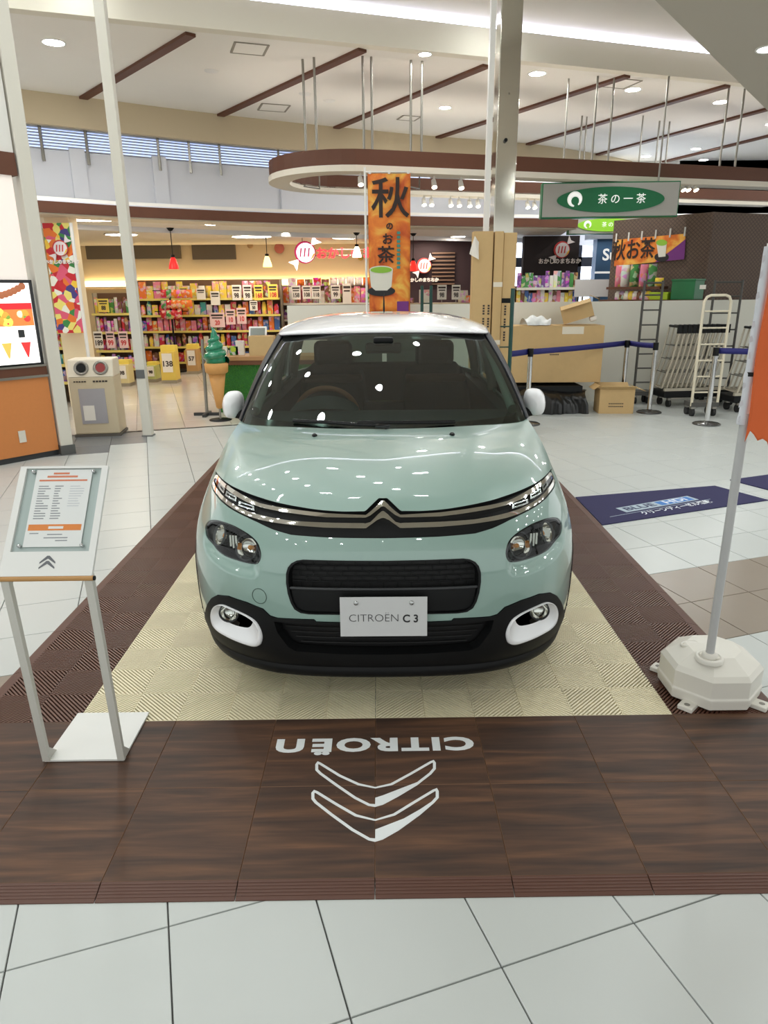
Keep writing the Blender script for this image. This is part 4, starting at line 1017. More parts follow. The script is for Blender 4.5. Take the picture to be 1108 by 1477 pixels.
# ------------------------------------------------------------------ ceiling fittings
def downlight(p, r, label, group=None, mt=None):
    o = thing('downlight', label, 'ceiling light', p, 0, group)
    MB().lathe([(r,-.004),(r*.5,-.006),(0,-.006)], 20).build('lamp', mt or M_DL, o); MB().lathe([(r,0),(r*1.0,-.008),(r*1.22,-.008),(r*1.25,0)], 20).build('trim_ring', M_TRIMW, o)
    return o
for (px_, py_, r_, lb) in ((77,61,.11,'bright round downlight at the left end of the ceiling'),(642,155,.085,'round downlight between the second and third brown beams'),(613,78,.07,'small downlight beside the polished column top'),(775,106,.1,'round downlight right of the polished column'),(913,129,.1,'round downlight above the hanging green sign'),(1040,147,.1,'round downlight near the right soffit')):
    p = atz(px_, py_, H); downlight((p.x,p.y,H), r_*1.1, lb, None, M_DL2)
p = atz(1104,70,3.4); downlight((p.x+.03,p.y,3.4), .08, 'downlight in the low grey soffit at top right')
p = atz(730,2,HN); downlight((p.x,p.y,HN), .1, 'downlight at the very top beside the polished column')
for i in range(5):
    for j in range(5):
        p = s0+d_*(-1.2+1.15*i)+Vector((d_.y,-d_.x,0))*(.75+1.15*j)
        if project((p.x,p.y,3.4))[0] > 1125 or project((p.x,p.y,3.4))[1] < -15: downlight((p.x,p.y,3.4), .08, 'round downlight in the low soffit to the right of the car', 'downlights in the right soffit', M_DL)
# cove tube lying on the ledge of the ceiling step
a, b = Vector((-9, NEARL(-9), 0)), Vector((9, NEARL(9), 0)); cvs = MB(); cvs.prism([((a+dn*.05).x,(a+dn*.05).y),((a+dn*.09).x,(a+dn*.09).y),((b+dn*.09).x,(b+dn*.09).y),((b+dn*.05).x,(b+dn*.05).y)], H+.345, H+.375)
tag(cvs.build('cove_tube', mat('cove_tube_glow', (225,225,255), .4, emit=(222,226,255), es=9.0)), 'cool white tube lying in the cove of the ceiling step', 'light strip')
k = 0
for i in range(-5, 6):
    for j in range(-5, 8):
        p = g2w(i*1.12+.3, j*1.08+.2)
        if p.y > 7.2 or p.x > 3.2 or p.y < -6 or (project((p.x,p.y,HN))[1] > -12 and p.y > 2): continue
        if p.x > 1.0 and p.y > 2.4+.9*(p.x-1.8)-1.3: continue
        downlight((p.x,p.y,HN), .075, 'round downlight in the high ceiling over the parked car', 'downlights above the car')
for i in range(5):  # extra lamps tucked behind hoop and sign, added to light the back area
    for j in range(4):
        X_, Y_ = 1.0+i*1.6+.3*j, 10.6+j*1.5+.55*i
        q_ = project((X_,Y_+1.2,H))
        if 222 < q_[1] < 320: downlight((X_,Y_+1.2,H), .1, 'round downlight in the ceiling beyond the oval hoop', 'downlights beyond the hoop', M_DL2)
for X_, Y_ in ((7.6,13.2),(8.8,14.8),(9.6,12.6),(7.2,15.6)): downlight((X_,Y_,H), .1, 'round downlight in the ceiling beyond the oval hoop', 'downlights beyond the hoop', M_DL2)  # further added lamps, lifting the dark area at far right
for (x_, y_, w_) in ((360,70,.38),(395,155,.42),(590,155+15,.3),(895,120,.4)):
    p = atz(x_, y_, H); w_ *= 1.1; o = thing('ceiling_hatch', {360:'square ceiling hatch between the first two brown beams',395:'square ceiling hatch near the shop wall above the oval ring',590:'square ceiling hatch left of the polished column',895:'square ceiling hatch over the green hanging sign'}[x_], 'hatch', (p.x,p.y,H), A18)
    MB().box((0,0,-.003),(w_,w_,.006)).build('panel', M_CEIL, o)
    for sx, sy, dx, dy in ((0,1,w_,.015),(0,-1,w_,.015),(1,0,.015,w_),(-1,0,.015,w_)): MB().box((sx*w_/2,sy*w_/2,-.006),(dx+.015,dy,.01)).build('edge_strip', mat('hatch_edge', (150,142,128), .6), o)
for (x_, y_) in ((305,102),(475,145),(440,135)):
    p = atz(x_, y_, H); o = thing('ceiling_speaker', 'round ceiling %s at the left of the ceiling' % {305:'speaker grille',475:'sensor by the hanging rods',440:'sprinkler'}[x_], 'ceiling fitting', (p.x,p.y,H)); MB().lathe([(.1,0),(.09,-.012),(.03,-.02),(0,-.02)], 18).build('cover', M_TRIMW, o)
# ------------------------------------------------------------------ hanging oval ring with track spots
ring = thing('hanging_ring', 'large oval brown hoop with white rim hung from the ceiling', 'ceiling hoop', (2.9,10.2,3.3))
RA = math.radians(16); e1 = Vector((math.cos(RA), math.sin(RA), 0)); e2 = Vector((-math.sin(RA), math.cos(RA), 0))
rc = Vector((-.40,10.1,0)); HWD = 1.2; LEN = 9.0
def stadium(hw, L, n=20):
    out = []
    for k in range(n+1):
        t = PI*1.5-PI*k/n; out.append(rc+e1*(hw*math.cos(t))+e2*(hw*math.sin(t)))
    out = [rc+e1*L-e2*hw]+out+[rc+e1*L+e2*hw]
    return [(p.x, p.y) for p in out]
# outline runs near edge -> left end -> far edge
so = stadium(HWD, LEN); si = stadium(HWD-.04, LEN); sf_ = stadium(HWD-.30, LEN)
def strip2(o_, i_, z0, z1):
    n = len(o_); V = [(p[0],p[1],z0) for p in o_]+[(p[0],p[1],z1) for p in o_]+[(p[0],p[1],z0) for p in i_]+[(p[0],p[1],z1) for p in i_]; F = []
    for i in range(n-1): F += [(i+1,i,n+i,n+i+1),(2*n+i,2*n+i+1,3*n+i+1,3*n+i),(i,i+1,2*n+i+1,2*n+i),(n+i+1,n+i,3*n+i,3*n+i+1)]
    return MB().add(V, F)
strip2(so, si, 3.32, 3.52).build('band', M_BEAM, ring, world=True)
strip2(stadium(HWD+.015, LEN), sf_, 3.24, 3.32).build('rim', mat('ring_rim', (230,222,206), .6), ring, world=True)
strip2(stadium(HWD-.28, LEN), sf_, 3.30, 3.50).build('inner_band', M_BEAM, ring, world=True)
strip2(stadium(HWD-.12, LEN), stadium(HWD-.20, LEN), 3.325, 3.345).build('added_fill_strip', mat('added_fill_glow', (255,246,235), .4, emit=(255,246,236), es=6.5), ring, world=True)  # glowing strip added inside the hoop to brighten the ceiling above
def on_ring(px_, z, side):
    best = min((abs(project(rc+e1*a_+e2*side+Vector((0,0,z)))[0]-px_), a_) for a_ in np.arange(-1.1, 8.9, .02)); return rc+e1*best[1]+e2*side
for (px_, side) in ((525,-1),(537,-1),(592,-1),(608,-1),(857,-1),(880,-1),(1042,-1),(1064,-1),(835,1),(945,1),(960,1)):
    yq = on_ring(px_, 3.9, side*(HWD-.1)); MB().cyl((yq.x,yq.y,3.3),(yq.x,yq.y,H),.017,n=8).build('hanger_rod', M_STEEL, ring, world=True)
for (px_) in (440,457):
    yq = min((rc+e1*((HWD-.1)*math.cos(t))+e2*((HWD-.1)*math.sin(t)) for t in np.linspace(PI, 1.5*PI, 60)), key=lambda q: abs(project((q.x,q.y,3.9))[0]-px_)); MB().cyl((yq.x,yq.y,3.3),(yq.x,yq.y,H),.017,n=8).build('hanger_rod', M_STEEL, ring, world=True)
def spot(p, aim, label, on=True):
    o = thing('track_spotlight', label, 'spotlight', p, 0, 'track spots under the oval hoop')
    d = Vector(aim).normalized(); MB().cyl((0,0,0),(0,0,-.07),.012,n=8).build('stem', M_TRIMW, o)
    c = Vector((0,0,-.10)); MB().cyl(c-d*.06,c+d*.06,.032,.042,14).build('lamp_body', M_TRIMW, o)
    MB().lathe([(.037,0),(.0,.006)],14,c+d*.062,d).build('lamp_face', mat('spot_glow',(255,250,235),.4,emit=(255,240,215),es=14), o)
ORD = ['first','second','third','fourth','fifth','sixth','seventh','eighth','ninth','tenth','eleventh','twelfth','thirteenth','fourteenth','fifteenth','sixteenth','seventeenth','eighteenth','nineteenth','twentieth']
cnt_ = {True:0,False:0}
for n_, px_ in enumerate((520,626,666,612,622,650,662,678,690,762,772)):
    farside = px_ in (612,622,650,662,678,690,762,772)
    t = None
    # solve along the ring line for the pixel column
    best = min((abs(project(rc+e1*a+e2*(HWD-.17 if farside else -HWD+.17)+Vector((0,0,3.24)))[0]-px_), a) for a in np.arange(-.6,8.5,.02))
    p = rc+e1*best[1]+e2*(HWD-.17 if farside else -HWD+.17); spot((p.x,p.y,3.24), (.1,-.5,-.9), 'white track spotlight, %s from the left under the %s side of the oval hoop' % (ORD[cnt_[farside]], 'far' if farside else 'near')); cnt_[farside] += 1
for k_, px_ in enumerate((985,992,1003)):
    p = at(px_,268,10.6); spot((p.x,p.y,p.z+.08),(.2,-.5,-.8),'white track spotlight, %s of three just right of the hanging green sign' % ('leftmost','middle','rightmost')[k_])
for px_, lb in ((461,'thin steel bracket hanging under the hoop at left'),(605,'thin steel bracket hanging under the hoop by the banner')):
    p = at(px_,272,9.4); o = MB().tube([(p.x,p.y,3.26),(p.x,p.y,p.z),(p.x-.2,p.y-.25,p.z)],.012,6).build('track_bracket', M_STEEL); tag(o, lb, 'bracket')
# ------------------------------------------------------------------ sweet shop
def face(px0,py0,px1,py1,Y): A, B = at(px0,py0,Y), at(px1,py1,Y); return A.x, B.x, B.z, A.z
M_REDS = mat('red_sign_glow', (235,50,60), .4, emit=(255,50,60), es=1.6); M_WHS = mat('white_sign_glow', (255,245,250), .4, emit=(255,240,245), es=2.0); M_PINK = mat('magenta_print', (205,40,110), .5); M_YEL = mat('yellow_print', (245,200,40), .5)
def candy_logo(parent, c, R, ex, ez, glow=True, name='candy_emblem'):
    """wrapped-sweet emblem: round body, two twisted ends, three bars"""
    ex, ez = Vector(ex), Vector(ez); nn = ex.cross(ez).normalized()   # faces the viewer when ex right, ez up
    f = lambda x, y, o=0: Vector(c)+ex*x+ez*y+nn*o
    def poly(pts, o0, o1, mt, nm):
        n = len(pts); V = [f(x,y,o0) for x, y in pts]+[f(x,y,o1) for x, y in pts]
        MB().add(V, [tuple(range(n,2*n)), tuple(reversed(range(n)))]+[(i,(i+1)%n,n+(i+1)%n,n+i) for i in range(n)]).build(nm, mt, parent, world=True)
    W = M_WHS if glow else mat('emblem_white', (235,225,225), .5); Rd = M_PINK if glow else mat('emblem_red', (205,60,60), .5)
    circ = lambda r, cx=0, cy=0, n=28: [(cx+r*math.cos(2*PI*k/n), cy+r*math.sin(2*PI*k/n)) for k in range(n)]
    poly(circ(R), .0, .02, Rd, 'emblem_edge')
    poly(circ(R*.86,R*.06,-R*.03), .02, .03, W, 'emblem_body')
    poly([(R*.35,-R*.85),(R*.8,-R*.45),(R*.95,-R*.1),(R*.82,-R*.1),(R*.62,-R*.45)], .03, .032, M_YEL, 'emblem_edge')
    for k in range(3):
        x = -R*.42+R*.38*k; poly([(x-R*.10,-R*.42),(x+R*.04,-R*.42),(x+R*.16,R*.40),(x+R*.02,R*.40)], .03, .036, Rd, 'emblem_bar')
    for sg in (1,-1):
        a = (math.cos(.8)*sg, math.sin(.8)*sg); b = (-a[1], a[0])
        pts = [(a[0]*R*.85,a[1]*R*.85),(a[0]*R*1.75+b[0]*R*.55,a[1]*R*1.75+b[1]*R*.55),(a[0]*R*1.55,a[1]*R*1.55),(a[0]*R*1.75-b[0]*R*.55,a[1]*R*1.75-b[1]*R*.55)]
        poly(pts, .0, .02, W, 'wrapper_end')
sg_ = thing('shop_sign', 'glowing wrapped-sweet emblem and red letters hung in the sweet shop', 'sign', at(470,380,14.5))
c_ = at(440,364,14.5); candy_logo(sg_, c_, .23, (1,0,0), (0,0,1))
p = at(522,366,14.5); me_M = basis((p.x,p.y-.02,p.z),(1,0,0),(0,0,1)); lettering('おかしのまちおか', .25, me_M, M_REDS, None, 'sign_letters', .02, .006)
l_ = COL.objects['sign_letters'] if 'sign_letters' in COL.objects else None
for o in list(COL.objects):
    if o.name.startswith('sign_letters') and o.parent is None: o.parent = sg_; o.matrix_parent_inverse = Matrix.Translation(-Vector(sg_.location))
for dz in (-.02,.1): MB().cyl((c_.x+.15,14.52,c_.z-.05+dz),(c_.x+1.3,14.52,c_.z-.05+dz),.012,n=6).build('sign_rail', M_STEEL, sg_, world=True)
MB().cyl((c_.x-.05,14.5,c_.z+.2),(c_.x-.05,14.5,2.78),.01,n=6).build('hanger_rod', M_STEEL, sg_, world=True)
# wall clocks / round plates
for (x_,y_,r_,mt_,lb) in ((403,358,.12,mat('round_red',(200,120,110),.6),'round pinkish disc on the shop wall left of the emblem'),(361,354,.07,mat('round_brown',(190,160,120),.6),'small round brown disc on the shop wall'),(520,372,.06,mat('round_olive',(190,165,70),.6),'small round olive disc under the glowing letters')):
    p = at(x_,y_,16.45); o = MB().lathe([(r_,0),(r_,.03),(r_*.85,.04),(r_*.2,.045),(0,.045)],20,(p.x,16.45,p.z),(0,-1,0)).build('wall_disc', mt_); tag(o, lb, 'wall disc')
# pendant lamps
def pendant(px_, pyt, pyb, Y, color, glow, label):
    t_ = at(px_, pyt, Y); b_ = at(px_, pyb, Y); o = thing('pendant_lamp', label, 'pendant lamp', (b_.x, Y, b_.z))
    MB().lathe([(.09,0),(.085,.05),(.05,.17),(.03,.2),(.0,.2)],18).build('shade', mat('shade_'+label[:6].replace(' ','_'), color, .35, emit=color, es=glow), o)
    MB().lathe([(.035,.2),(.04,.24),(0,.25)],12).build('cap', M_BLK, o); MB().cyl((0,0,.24),(0,0,2.76-b_.z),.008,n=6).build('cord', M_BLK, o); MB().lathe([(0,0),(.03,.0),(.07,.05),(0,.05)],14,(0,0,2.73-b_.z)).build('ceiling_rose', M_BLK, o)
pendant(251,318,388,11.8,(215,40,40),.9,'red glass pendant lamp hanging over the left shop shelves')
pendant(386,322,385,13.0,(245,225,150),2.0,'pale yellow pendant lamp left of the glowing emblem')
pendant(596,330,391,13.5,(225,45,35),1.0,'red pendant lamp right of the tea banner')
pendant(688,333,390,13.5,(245,225,150),2.0,'yellow pendant lamp beside the tall cartons')
pendant(515,330,371,13.2,(255,240,200),4.0,'round bright pendant lamp in front of the glowing letters')
# shop ceiling lights
M_SHOPL = mat('shop_light', (255,250,235), .4, emit=(255,242,220), es=26.0)
for (x_,y_,w_,d_,lb) in ((133,316,.8,.35,'large oval shop ceiling light nearest the candy poster'),(175,338,.6,.3,'oval shop ceiling light behind the slim post'),(303,323,.2,.2,'small square shop ceiling light in the middle'),(363,341,.8,.4,'long shop ceiling light over the back shelves'),(500,343,.6,.3,'shop ceiling light above the glowing letters'),(620,345,.8,.3,'shop ceiling light in front of the plum wall'),(661,341,.3,.2,'small shop ceiling light near the tall cartons'),(412,336,.15,.15,'tiny shop spotlight left of the tea banner'),(502,327,.25,.15,'small shop light above the letters by the fascia')):
    p = atz(x_,y_,2.77); 
    if p.y > 16: p = at(x_,y_,15.5)
    o = thing('shop_ceiling_light', lb, 'ceiling light', (p.x,p.y,2.78)); MB().lathe([(w_/2,-.02),(0,-.025)],20).build('diffuser', M_SHOPL, o).scale = (1,max(.4,d_/w_*1.6),1); MB().lathe([(w_/2,-.02),(w_/2+.03,-.02),(w_/2+.03,0),(0,0)],20).build('frame', M_TRIMW, o).scale = (1,max(.4,d_/w_*1.6),1)
# --- merchandise
PAL = {'red':(196,40,46),'orange':(232,120,40),'yellow':(238,205,70),'green':(70,140,70),'blue':(60,100,170),'pink':(228,130,150),'purple':(120,70,140),'white':(228,224,214),'brown':(120,76,48),'teal':(70,160,160)}
def pack_mat(cn):
    c = PAL[cn]; nm = 'pack_'+cn
    if nm in MATS: return MATS[nm]
    mt = mat(nm, c, .35); nt = mt.node_tree; b = nt.nodes['Principled BSDF']; tc = nt.nodes.new('ShaderNodeTexCoord'); oi = nt.nodes.new('ShaderNodeObjectInfo'); vo = nt.nodes.new('ShaderNodeTexVoronoi'); vo.inputs['Scale'].default_value = 16
    va = nt.nodes.new('ShaderNodeVectorMath'); nt.links.new(tc.outputs['Object'], va.inputs[0]); nt.links.new(oi.outputs['Random'], va.inputs[1]); nt.links.new(va.outputs[0], vo.inputs['Vector'])
    mx = nt.nodes.new('ShaderNodeMix'); mx.data_type = 'RGBA'; mx.inputs[6].default_value = srgb(c)+(1,); nt.links.new(vo.outputs['Color'], mx.inputs[7])
    cr = nt.nodes.new('ShaderNodeMath'); cr.operation = 'GREATER_THAN'; cr.inputs[1].default_value = .55; sp = nt.nodes.new('ShaderNodeSeparateColor'); nt.links.new(vo.outputs['Color'], sp.inputs[0]); nt.links.new(sp.outputs[0], cr.inputs[0])
    mu = nt.nodes.new('ShaderNodeMath'); mu.operation = 'MULTIPLY'; mu.inputs[1].default_value = .55; nt.links.new(cr.outputs[0], mu.inputs[0]); nt.links.new(mu.outputs[0], mx.inputs[0]); nt.links.new(mx.outputs[2], b.inputs['Base Color'])
    return mt
PACK = {}
def pack_mesh(kind, cn, w, h):
    key = (kind, cn, round(w,2), round(h,2))
    if key in PACK: return PACK[key]
    mb = MB(); d = min(.14, w*.6)
    if kind == 'bag':      # pillow bag with crimped ends
        def f(u, v):
            t = 2*PI*u; z = v*h; k = math.sin(PI*min(1,max(0,v)))**.45; return (w/2*math.cos(t)*(.94+.06*k), d/2*math.sin(t)*k, z)
        mb.grid(f, 10, 7)
    elif kind == 'box': mb.box((0,0,h/2),(w,d,h))
    else: mb.lathe([(0,0),(w*.42,0),(w*.45,h*.05),(w*.45,h*.78),(w*.3,h*.86),(w*.3,h),(0,h)],10)
    PACK[key] = mb.mesh(kind+'_'+cn, pack_mat(cn)); return PACK[key]
KN = {'bag':'snack_bag','box':'sweet_box','jar':'sweet_jar'}
def row(x0, x1, y, z, h, n, place, group, cols, kinds=('bag','box'), depth=0.0):
    w = (x1-x0)/n; seen = {}
    for k in range(n):
        cn = random.choice(cols); kd = random.choice(kinds); hh = h*random.choice((.75,.9,1.0))
        o = link(KN[kd], pack_mesh(kd, cn, round(w*.92,2), round(hh,2))); o.location = (x0+(k+.5)*w, y+depth*(k+.5)/n, z); o.rotation_euler = (0,0,random.uniform(-.12,.12))
        kw = '%s %s' % (cn, {'bag':'snack bag','box':'sweet box','jar':'sweet jar'}[kd]); seen[kw] = seen.get(kw, 0)+1
        tag(o, '%s %s from the left %s' % (ORD[seen[kw]-1], kw, place), 'snack', group)
M_SHELF = mat('shelf_metal', (150,140,120), .5); M_EDGE = mat('yellow_price_rail', (225,205,110), .5); M_EDGEW = mat('pale_price_rail', (220,215,200), .5)
def gondola(name, label, x0, x1, y, zs, ztop, dep=.4, rail=M_EDGE, back=None):
    g = thing(name, label, 'shelf unit', ((x0+x1)/2, y, 0)); w = x1-x0
    MB().box((0,dep*.5,ztop/2),(w,.03,ztop)).build('back_panel', back or mat('shelf_back', (120,88,64), .7), g)
    for sx in (-1,1): MB().box((sx*(w/2-.015),dep*.25,ztop/2),(.03,dep*.5,ztop)).build('side_panel', M_SHELF, g)
    for z in zs:
        MB().box((0,.0,z-.012),(w-.04,.36,.024)).build('shelf', M_SHELF, g); MB().box((0,-.186,z-.014),(w-.04,.012,.045)).build('price_rail', rail, g)
    return g
ALLC = list(PAL)
# long back-wall shelving
x0, x1, z_, z2 = face(193,455,412,545,14.6); 
ZS1 = (.18,.52,.86,1.20,1.55)
gondola('shelf_unit', 'long wall shelving full of sweets behind the ice cream model', x0, x1, 14.6, ZS1, 1.95)
for z, h, n, pl_, ks, cs in ((.18,.28,22,'on the lowest row of the long wall shelving',('bag','box'),ALLC),(.52,.29,26,'on the second row of the long wall shelving',('box','jar'),['red','blue','white','purple','brown','yellow']),(.86,.29,26,'on the third row of the long wall shelving',('bag','box'),['red','pink','orange','brown','blue']),(1.20,.30,24,'on the fourth row of the long wall shelving',('jar','box'),['red','white','blue','teal','orange','yellow']),(1.55,.36,20,'on the top row of the long wall shelving',('bag','box'),['white','orange','yellow','brown','pink'])):
    row(x0+.05, x1-.05, 14.52, z+.001, h, n, pl_, 'sweets on the long wall shelving', cs, ks)
# left unit by the candy poster
x0, x1, _, _ = face(126,420,200,545,12.4)
gondola('shelf_unit', 'shelving with sweets between the candy poster and the slim post', x0, x1, 12.6, (.25,.6,.95,1.3), 1.68)
for z, h, n, pl_, cs in ((.25,.28,9,'on the lowest row of the left shelving',ALLC),(.6,.28,10,'on the second row of the left shelving',['red','white','pink','purple']),(.95,.28,10,'on the third row of the left shelving',['purple','red','brown','white']),(1.3,.30,9,'on the top row of the left shelving',['yellow','white','brown','green'])):
    row(x0+.05, x1-.05, 12.52, z+.001, h, n, pl_, 'sweets on the left shelving', cs)
# front run of shelving near the left opening (under the candy poster)
x0, x1, _, _ = face(64,460,120,520,9.4)
gondola('shelf_unit', 'low shelving packed with small packets under the candy poster', x0, x1, 9.6, (.35,.62,.88,1.12), 1.3)
for z, h, n, pl_, cs in ((.35,.2,7,'on the lowest row below the candy poster',ALLC),(.62,.2,8,'on the second row below the candy poster',['white','blue','teal','yellow']),(.88,.2,8,'on the third row below the candy poster',['white','blue','red','yellow']),(1.12,.2,7,'on the top row below the candy poster',['green','yellow','red','blue'])):
    row(x0+.04, x1-.04, 9.52, z+.001, h, n, pl_, 'packets below the candy poster', cs)
# run seen over the hoarding
on_h = 'in the row seen over the hoarding'
x0, x1, _, _ = face(405,405,540,440,15.2)
gondola('shelf_unit', 'shelving seen over the white hoarding left of the tea banner', x0, x1, 15.2, (1.06,1.42), 1.80, rail=M_EDGEW)
row(x0+.05, x1-.05, 15.12, 1.421, .36, 15, on_h, 'sweets over the hoarding', ['white','pink','green','orange','brown','purple'])
row(x0+.05, x1-.05, 15.12, 1.061, .30, 15, 'in the lower row behind the hoarding', 'sweets over the hoarding', ['red','brown','purple'])
row(at(415,400,15.3).x, at(535,400,15.3).x, 15.36, 1.801, .2, 10, 'on the shelf top behind the hoarding', 'sweets over the hoarding', ['orange','red','brown','white'])
# price cards
M_CARDW = mat('card_white', (236,230,220), .6); M_CARDY = mat('card_yellow', (240,215,95), .6); M_CARDR = mat('card_red_print', (205,55,60), .6); M_CARDK = mat('card_black_print', (60,50,45), .6); M_CARDP = mat('card_pink', (240,205,205), .6)
def card(px0,py0,px1,py1,Y,mt,label,digits=None,ink=None,zs=()):
    a0, a1, b0, b1 = face(px0,py0,px1,py1,Y); o = thing('price_card', label, 'price card', ((a0+a1)/2,Y,b0)); w, h = a1-a0, b1-b0
    MB().box((0,0,h/2),(w,.008,h)).build('sheet', mt, o)
    zr = max([z for z in zs if z < b0+h] or [0]); MB().box((0,.006,(zr-b0+h)/2),(.012,.005,max(.02,abs(h+b0-zr)))).build('clip_stem', M_STEEL, o)
    MB().box((0,-.006,h*.82),(w*.8,.004,h*.12)).build('print_line', M_CARDK, o); MB().box((0,-.006,h*.64),(w*.7,.004,h*.08)).build('print_line', M_CARDK, o)
    if digits: lettering(digits, h*.42, basis((0,-.006,h*.3),(1,0,0),(0,0,1)), ink or M_CARDR, o, 'price_digits', .002, .004, .8)
k_ = 0
for (x0,y0,x1,y1,mt_,dg,ik,lb) in ((334,411,348,433,M_CARDW,'98',M_CARDK,'white price card, leftmost of the row on the top shelf'),(350,411,364,433,M_CARDW,'98',M_CARDK,'white price card, second in the row on the top shelf'),(366,411,380,433,M_CARDY,'168',M_CARDR,'pale yellow price card on the top shelf'),(386,410,401,432,M_CARDY,'108',M_CARDR,'olive price card nearest the hoarding edge'),(303,420,318,440,M_CARDW,None,None,'plain white card hanging left of the price row'),(325,446,340,468,M_CARDP,'10',M_CARDR,'pink sale card, left of the pair above the ice cream model'),(341,444,356,467,M_CARDP,'10',M_CARDR,'pink sale card, right of the pair above the ice cream model'),(302,451,325,472,M_CARDP,'20',M_CARDR,'pink sale card just above the ice cream tip'),(360,434,372,448,M_CARDW,'50',M_CARDK,'small white price card under the top shelf'),(258,414,272,432,M_CARDY,'78',M_CARDR,'yellow price card left of the grey board'),(283,416,297,432,M_CARDW,None,None,'grey-white notice card on the shelves'),
    (140,431,158,450,M_CARDY,'88',M_CARDK,'yellow framed price card above the left shelving'),(134,478,150,502,M_CARDW,'189',M_CARDK,'white price card low on the left shelving'),(152,478,167,502,M_CARDP,'99',M_CARDR,'pink price card low on the left shelving'),(170,478,186,502,M_CARDP,'99',M_CARDR,'pink price card beside the slim post')):
    card(x0,y0,x1,y1,14.399 if x0 > 200 else 12.399,mt_,lb,dg,ik,ZS1 if x0 > 200 else (.25,.6,.95,1.3))
for (x0,y0,x1,y1,dg,lb) in ((436,412,449,431,'108','white price card, leftmost seen over the hoarding'),(449,412,463,431,'118','white price card, second seen over the hoarding'),(477,411,491,431,'99','white price card, third seen over the hoarding'),(494,409,507,438,None,'tall blank card seen over the hoarding'),(420,412,434,432,'158','olive price card over the hoarding edge')):
    card(x0,y0,x1,y1,14.999,M_CARDW,lb,dg,M_CARDK,(1.06,1.42))
# floor displays
def floor_display(px0,py0,px1,py1,Y,label,mt_,dg):
    a0,a1,b0,b1 = face(px0,py0,px1,py1,Y); o = thing('floor_display', label, 'display stand', ((a0+a1)/2,Y+.15,0)); w = a1-a0; h = b1
    MB().box((0,0,h*.42),(w,.3,h*.84)).build('body', mt_, o, bevel=.01); MB().box((0,.05,h*.92),(w*.96,.2,h*.16)).build('header', M_CARDY, o)
    MB().box((0,-.158,h*.55),(w*.66,.008,h*.5)).build('card', M_CARDW, o); lettering(dg, h*.2, basis((0,-.164,h*.52),(1,0,0),(0,0,1)), M_CARDK, o, 'price_digits', .002, .004)
    MB().box((0,0,.03),(w*1.02,.32,.06)).build('plinth', M_SHELF, o)
floor_display(228,499,255,549,12.0,'yellow cardboard floor display with a big price card',mat('display_yellow',(226,196,90),.6),'138')
floor_display(266,497,285,523,13.6,'tan cardboard floor display beside the shelf foot',mat('display_tan',(190,150,96),.6),'57')
floor_display(165,520,187,552,11.6,'cream floor display at the foot of the left shelving',mat('display_cream',(222,205,150),.6),'98')
floor_display(209,523,226,548,12.2,'pale green floor display right behind the slim post',mat('display_lime',(190,195,120),.6),'98')
# hanging bags cluster
for k in range(16):
    x_, y_ = 236+(k%6)*7.2, 424+(k//6)*15; p = at(x_,y_,14.0); o = link('snack_bag', pack_mesh('bag', random.choice(['red','purple','orange','pink','green']), .14, .18)); o.location = (p.x,14.03,p.z-.09); tag(o, 'glossy snack bag, %s from the left in the %s tier of the hanging rack' % (ORD[k%6], ('top','middle','bottom')[k//6]), 'snack', 'bags on the hanging rack')
hr = thing('hanging_rack', 'dark rack crowded with hanging snack bags between the shelves', 'display rack', at(254,520,14.12)); hr.location.z = 0
MB().cyl((0,0,0),(0,0,1.75),.02,n=8).build('pole', M_BLK, hr); MB().cyl((0,0,0),(0,0,.03),.25,n=18).build('foot', M_BLK, hr)
for y_ in (424,439,454): z = at(254,y_,14.07).z+.07; MB().cyl((-.36,0,z),(.36,0,z),.01,n=6).build('hook_bar', M_BLK, hr)
# candy poster on the shop's left pillar
def candy_print():
    mt = mat('candy_poster_print', (200,60,50), .5); nt = mt.node_tree; b = nt.nodes['Principled BSDF']; tc = nt.nodes.new('ShaderNodeTexCoord'); vo = nt.nodes.new('ShaderNodeTexVoronoi'); vo.inputs['Scale'].default_value = 11
    nt.links.new(tc.outputs['Object'], vo.inputs['Vector']); hs_ = nt.nodes.new('ShaderNodeHueSaturation'); hs_.inputs['Saturation'].default_value = 1.25; hs_.inputs['Value'].default_value = .95
    cr = nt.nodes.new('ShaderNodeValToRGB'); cr.color_ramp.interpolation = 'CONSTANT'; cols = [(200,30,40),(245,200,60),(240,240,225),(60,140,70),(225,90,120),(235,120,40),(240,225,120),(70,60,130),(205,40,50)]
    e = cr.color_ramp.elements; e[0].color = srgb(cols[0])+(1,); e[1].position = .12; e[1].color = srgb(cols[1])+(1,)
    for i, c in enumerate(cols[2:]): q = e.new(.24+i*.11); q.color = srgb(c)+(1,)
    sp = nt.nodes.new('ShaderNodeSeparateColor'); nt.links.new(vo.outputs['Color'], sp.inputs[0]); nt.links.new(sp.outputs[1], cr.inputs[0]); nt.links.new(cr.outputs[0], b.inputs['Base Color'])
    b.inputs['Emission Strength'].default_value = 0
    return mt
a0,a1,b0,b1 = face(62,322,122,480,9.0)
cp = thing('candy_poster', 'tall colourful poster of mixed sweets at the shop entrance', 'poster', ((a0+a1)/2,9.0,b0))
MB().box((0,0,(b1-b0)/2),(a1-a0,.06,b1-b0)).build('print', candy_print(), cp); MB().cyl(((a1-a0)/2+.02,-.02,-b0),((a1-a0)/2+.02,-.02,b1-b0),.025,n=10).build('pole', M_TRIMW, cp)
q = at(87,358,8.95); candy_logo(cp, (q.x,8.96,q.z), .11, (1,0,0), (0,0,1), False)
lettering('おかしのまちおか', .062, basis((at(90,378,8.96).x,8.96,at(90,378,8.96).z),(1,0,0),(0,0,1)), mat('poster_white',(240,230,225),.5), None, 'poster_words', .004, .004)
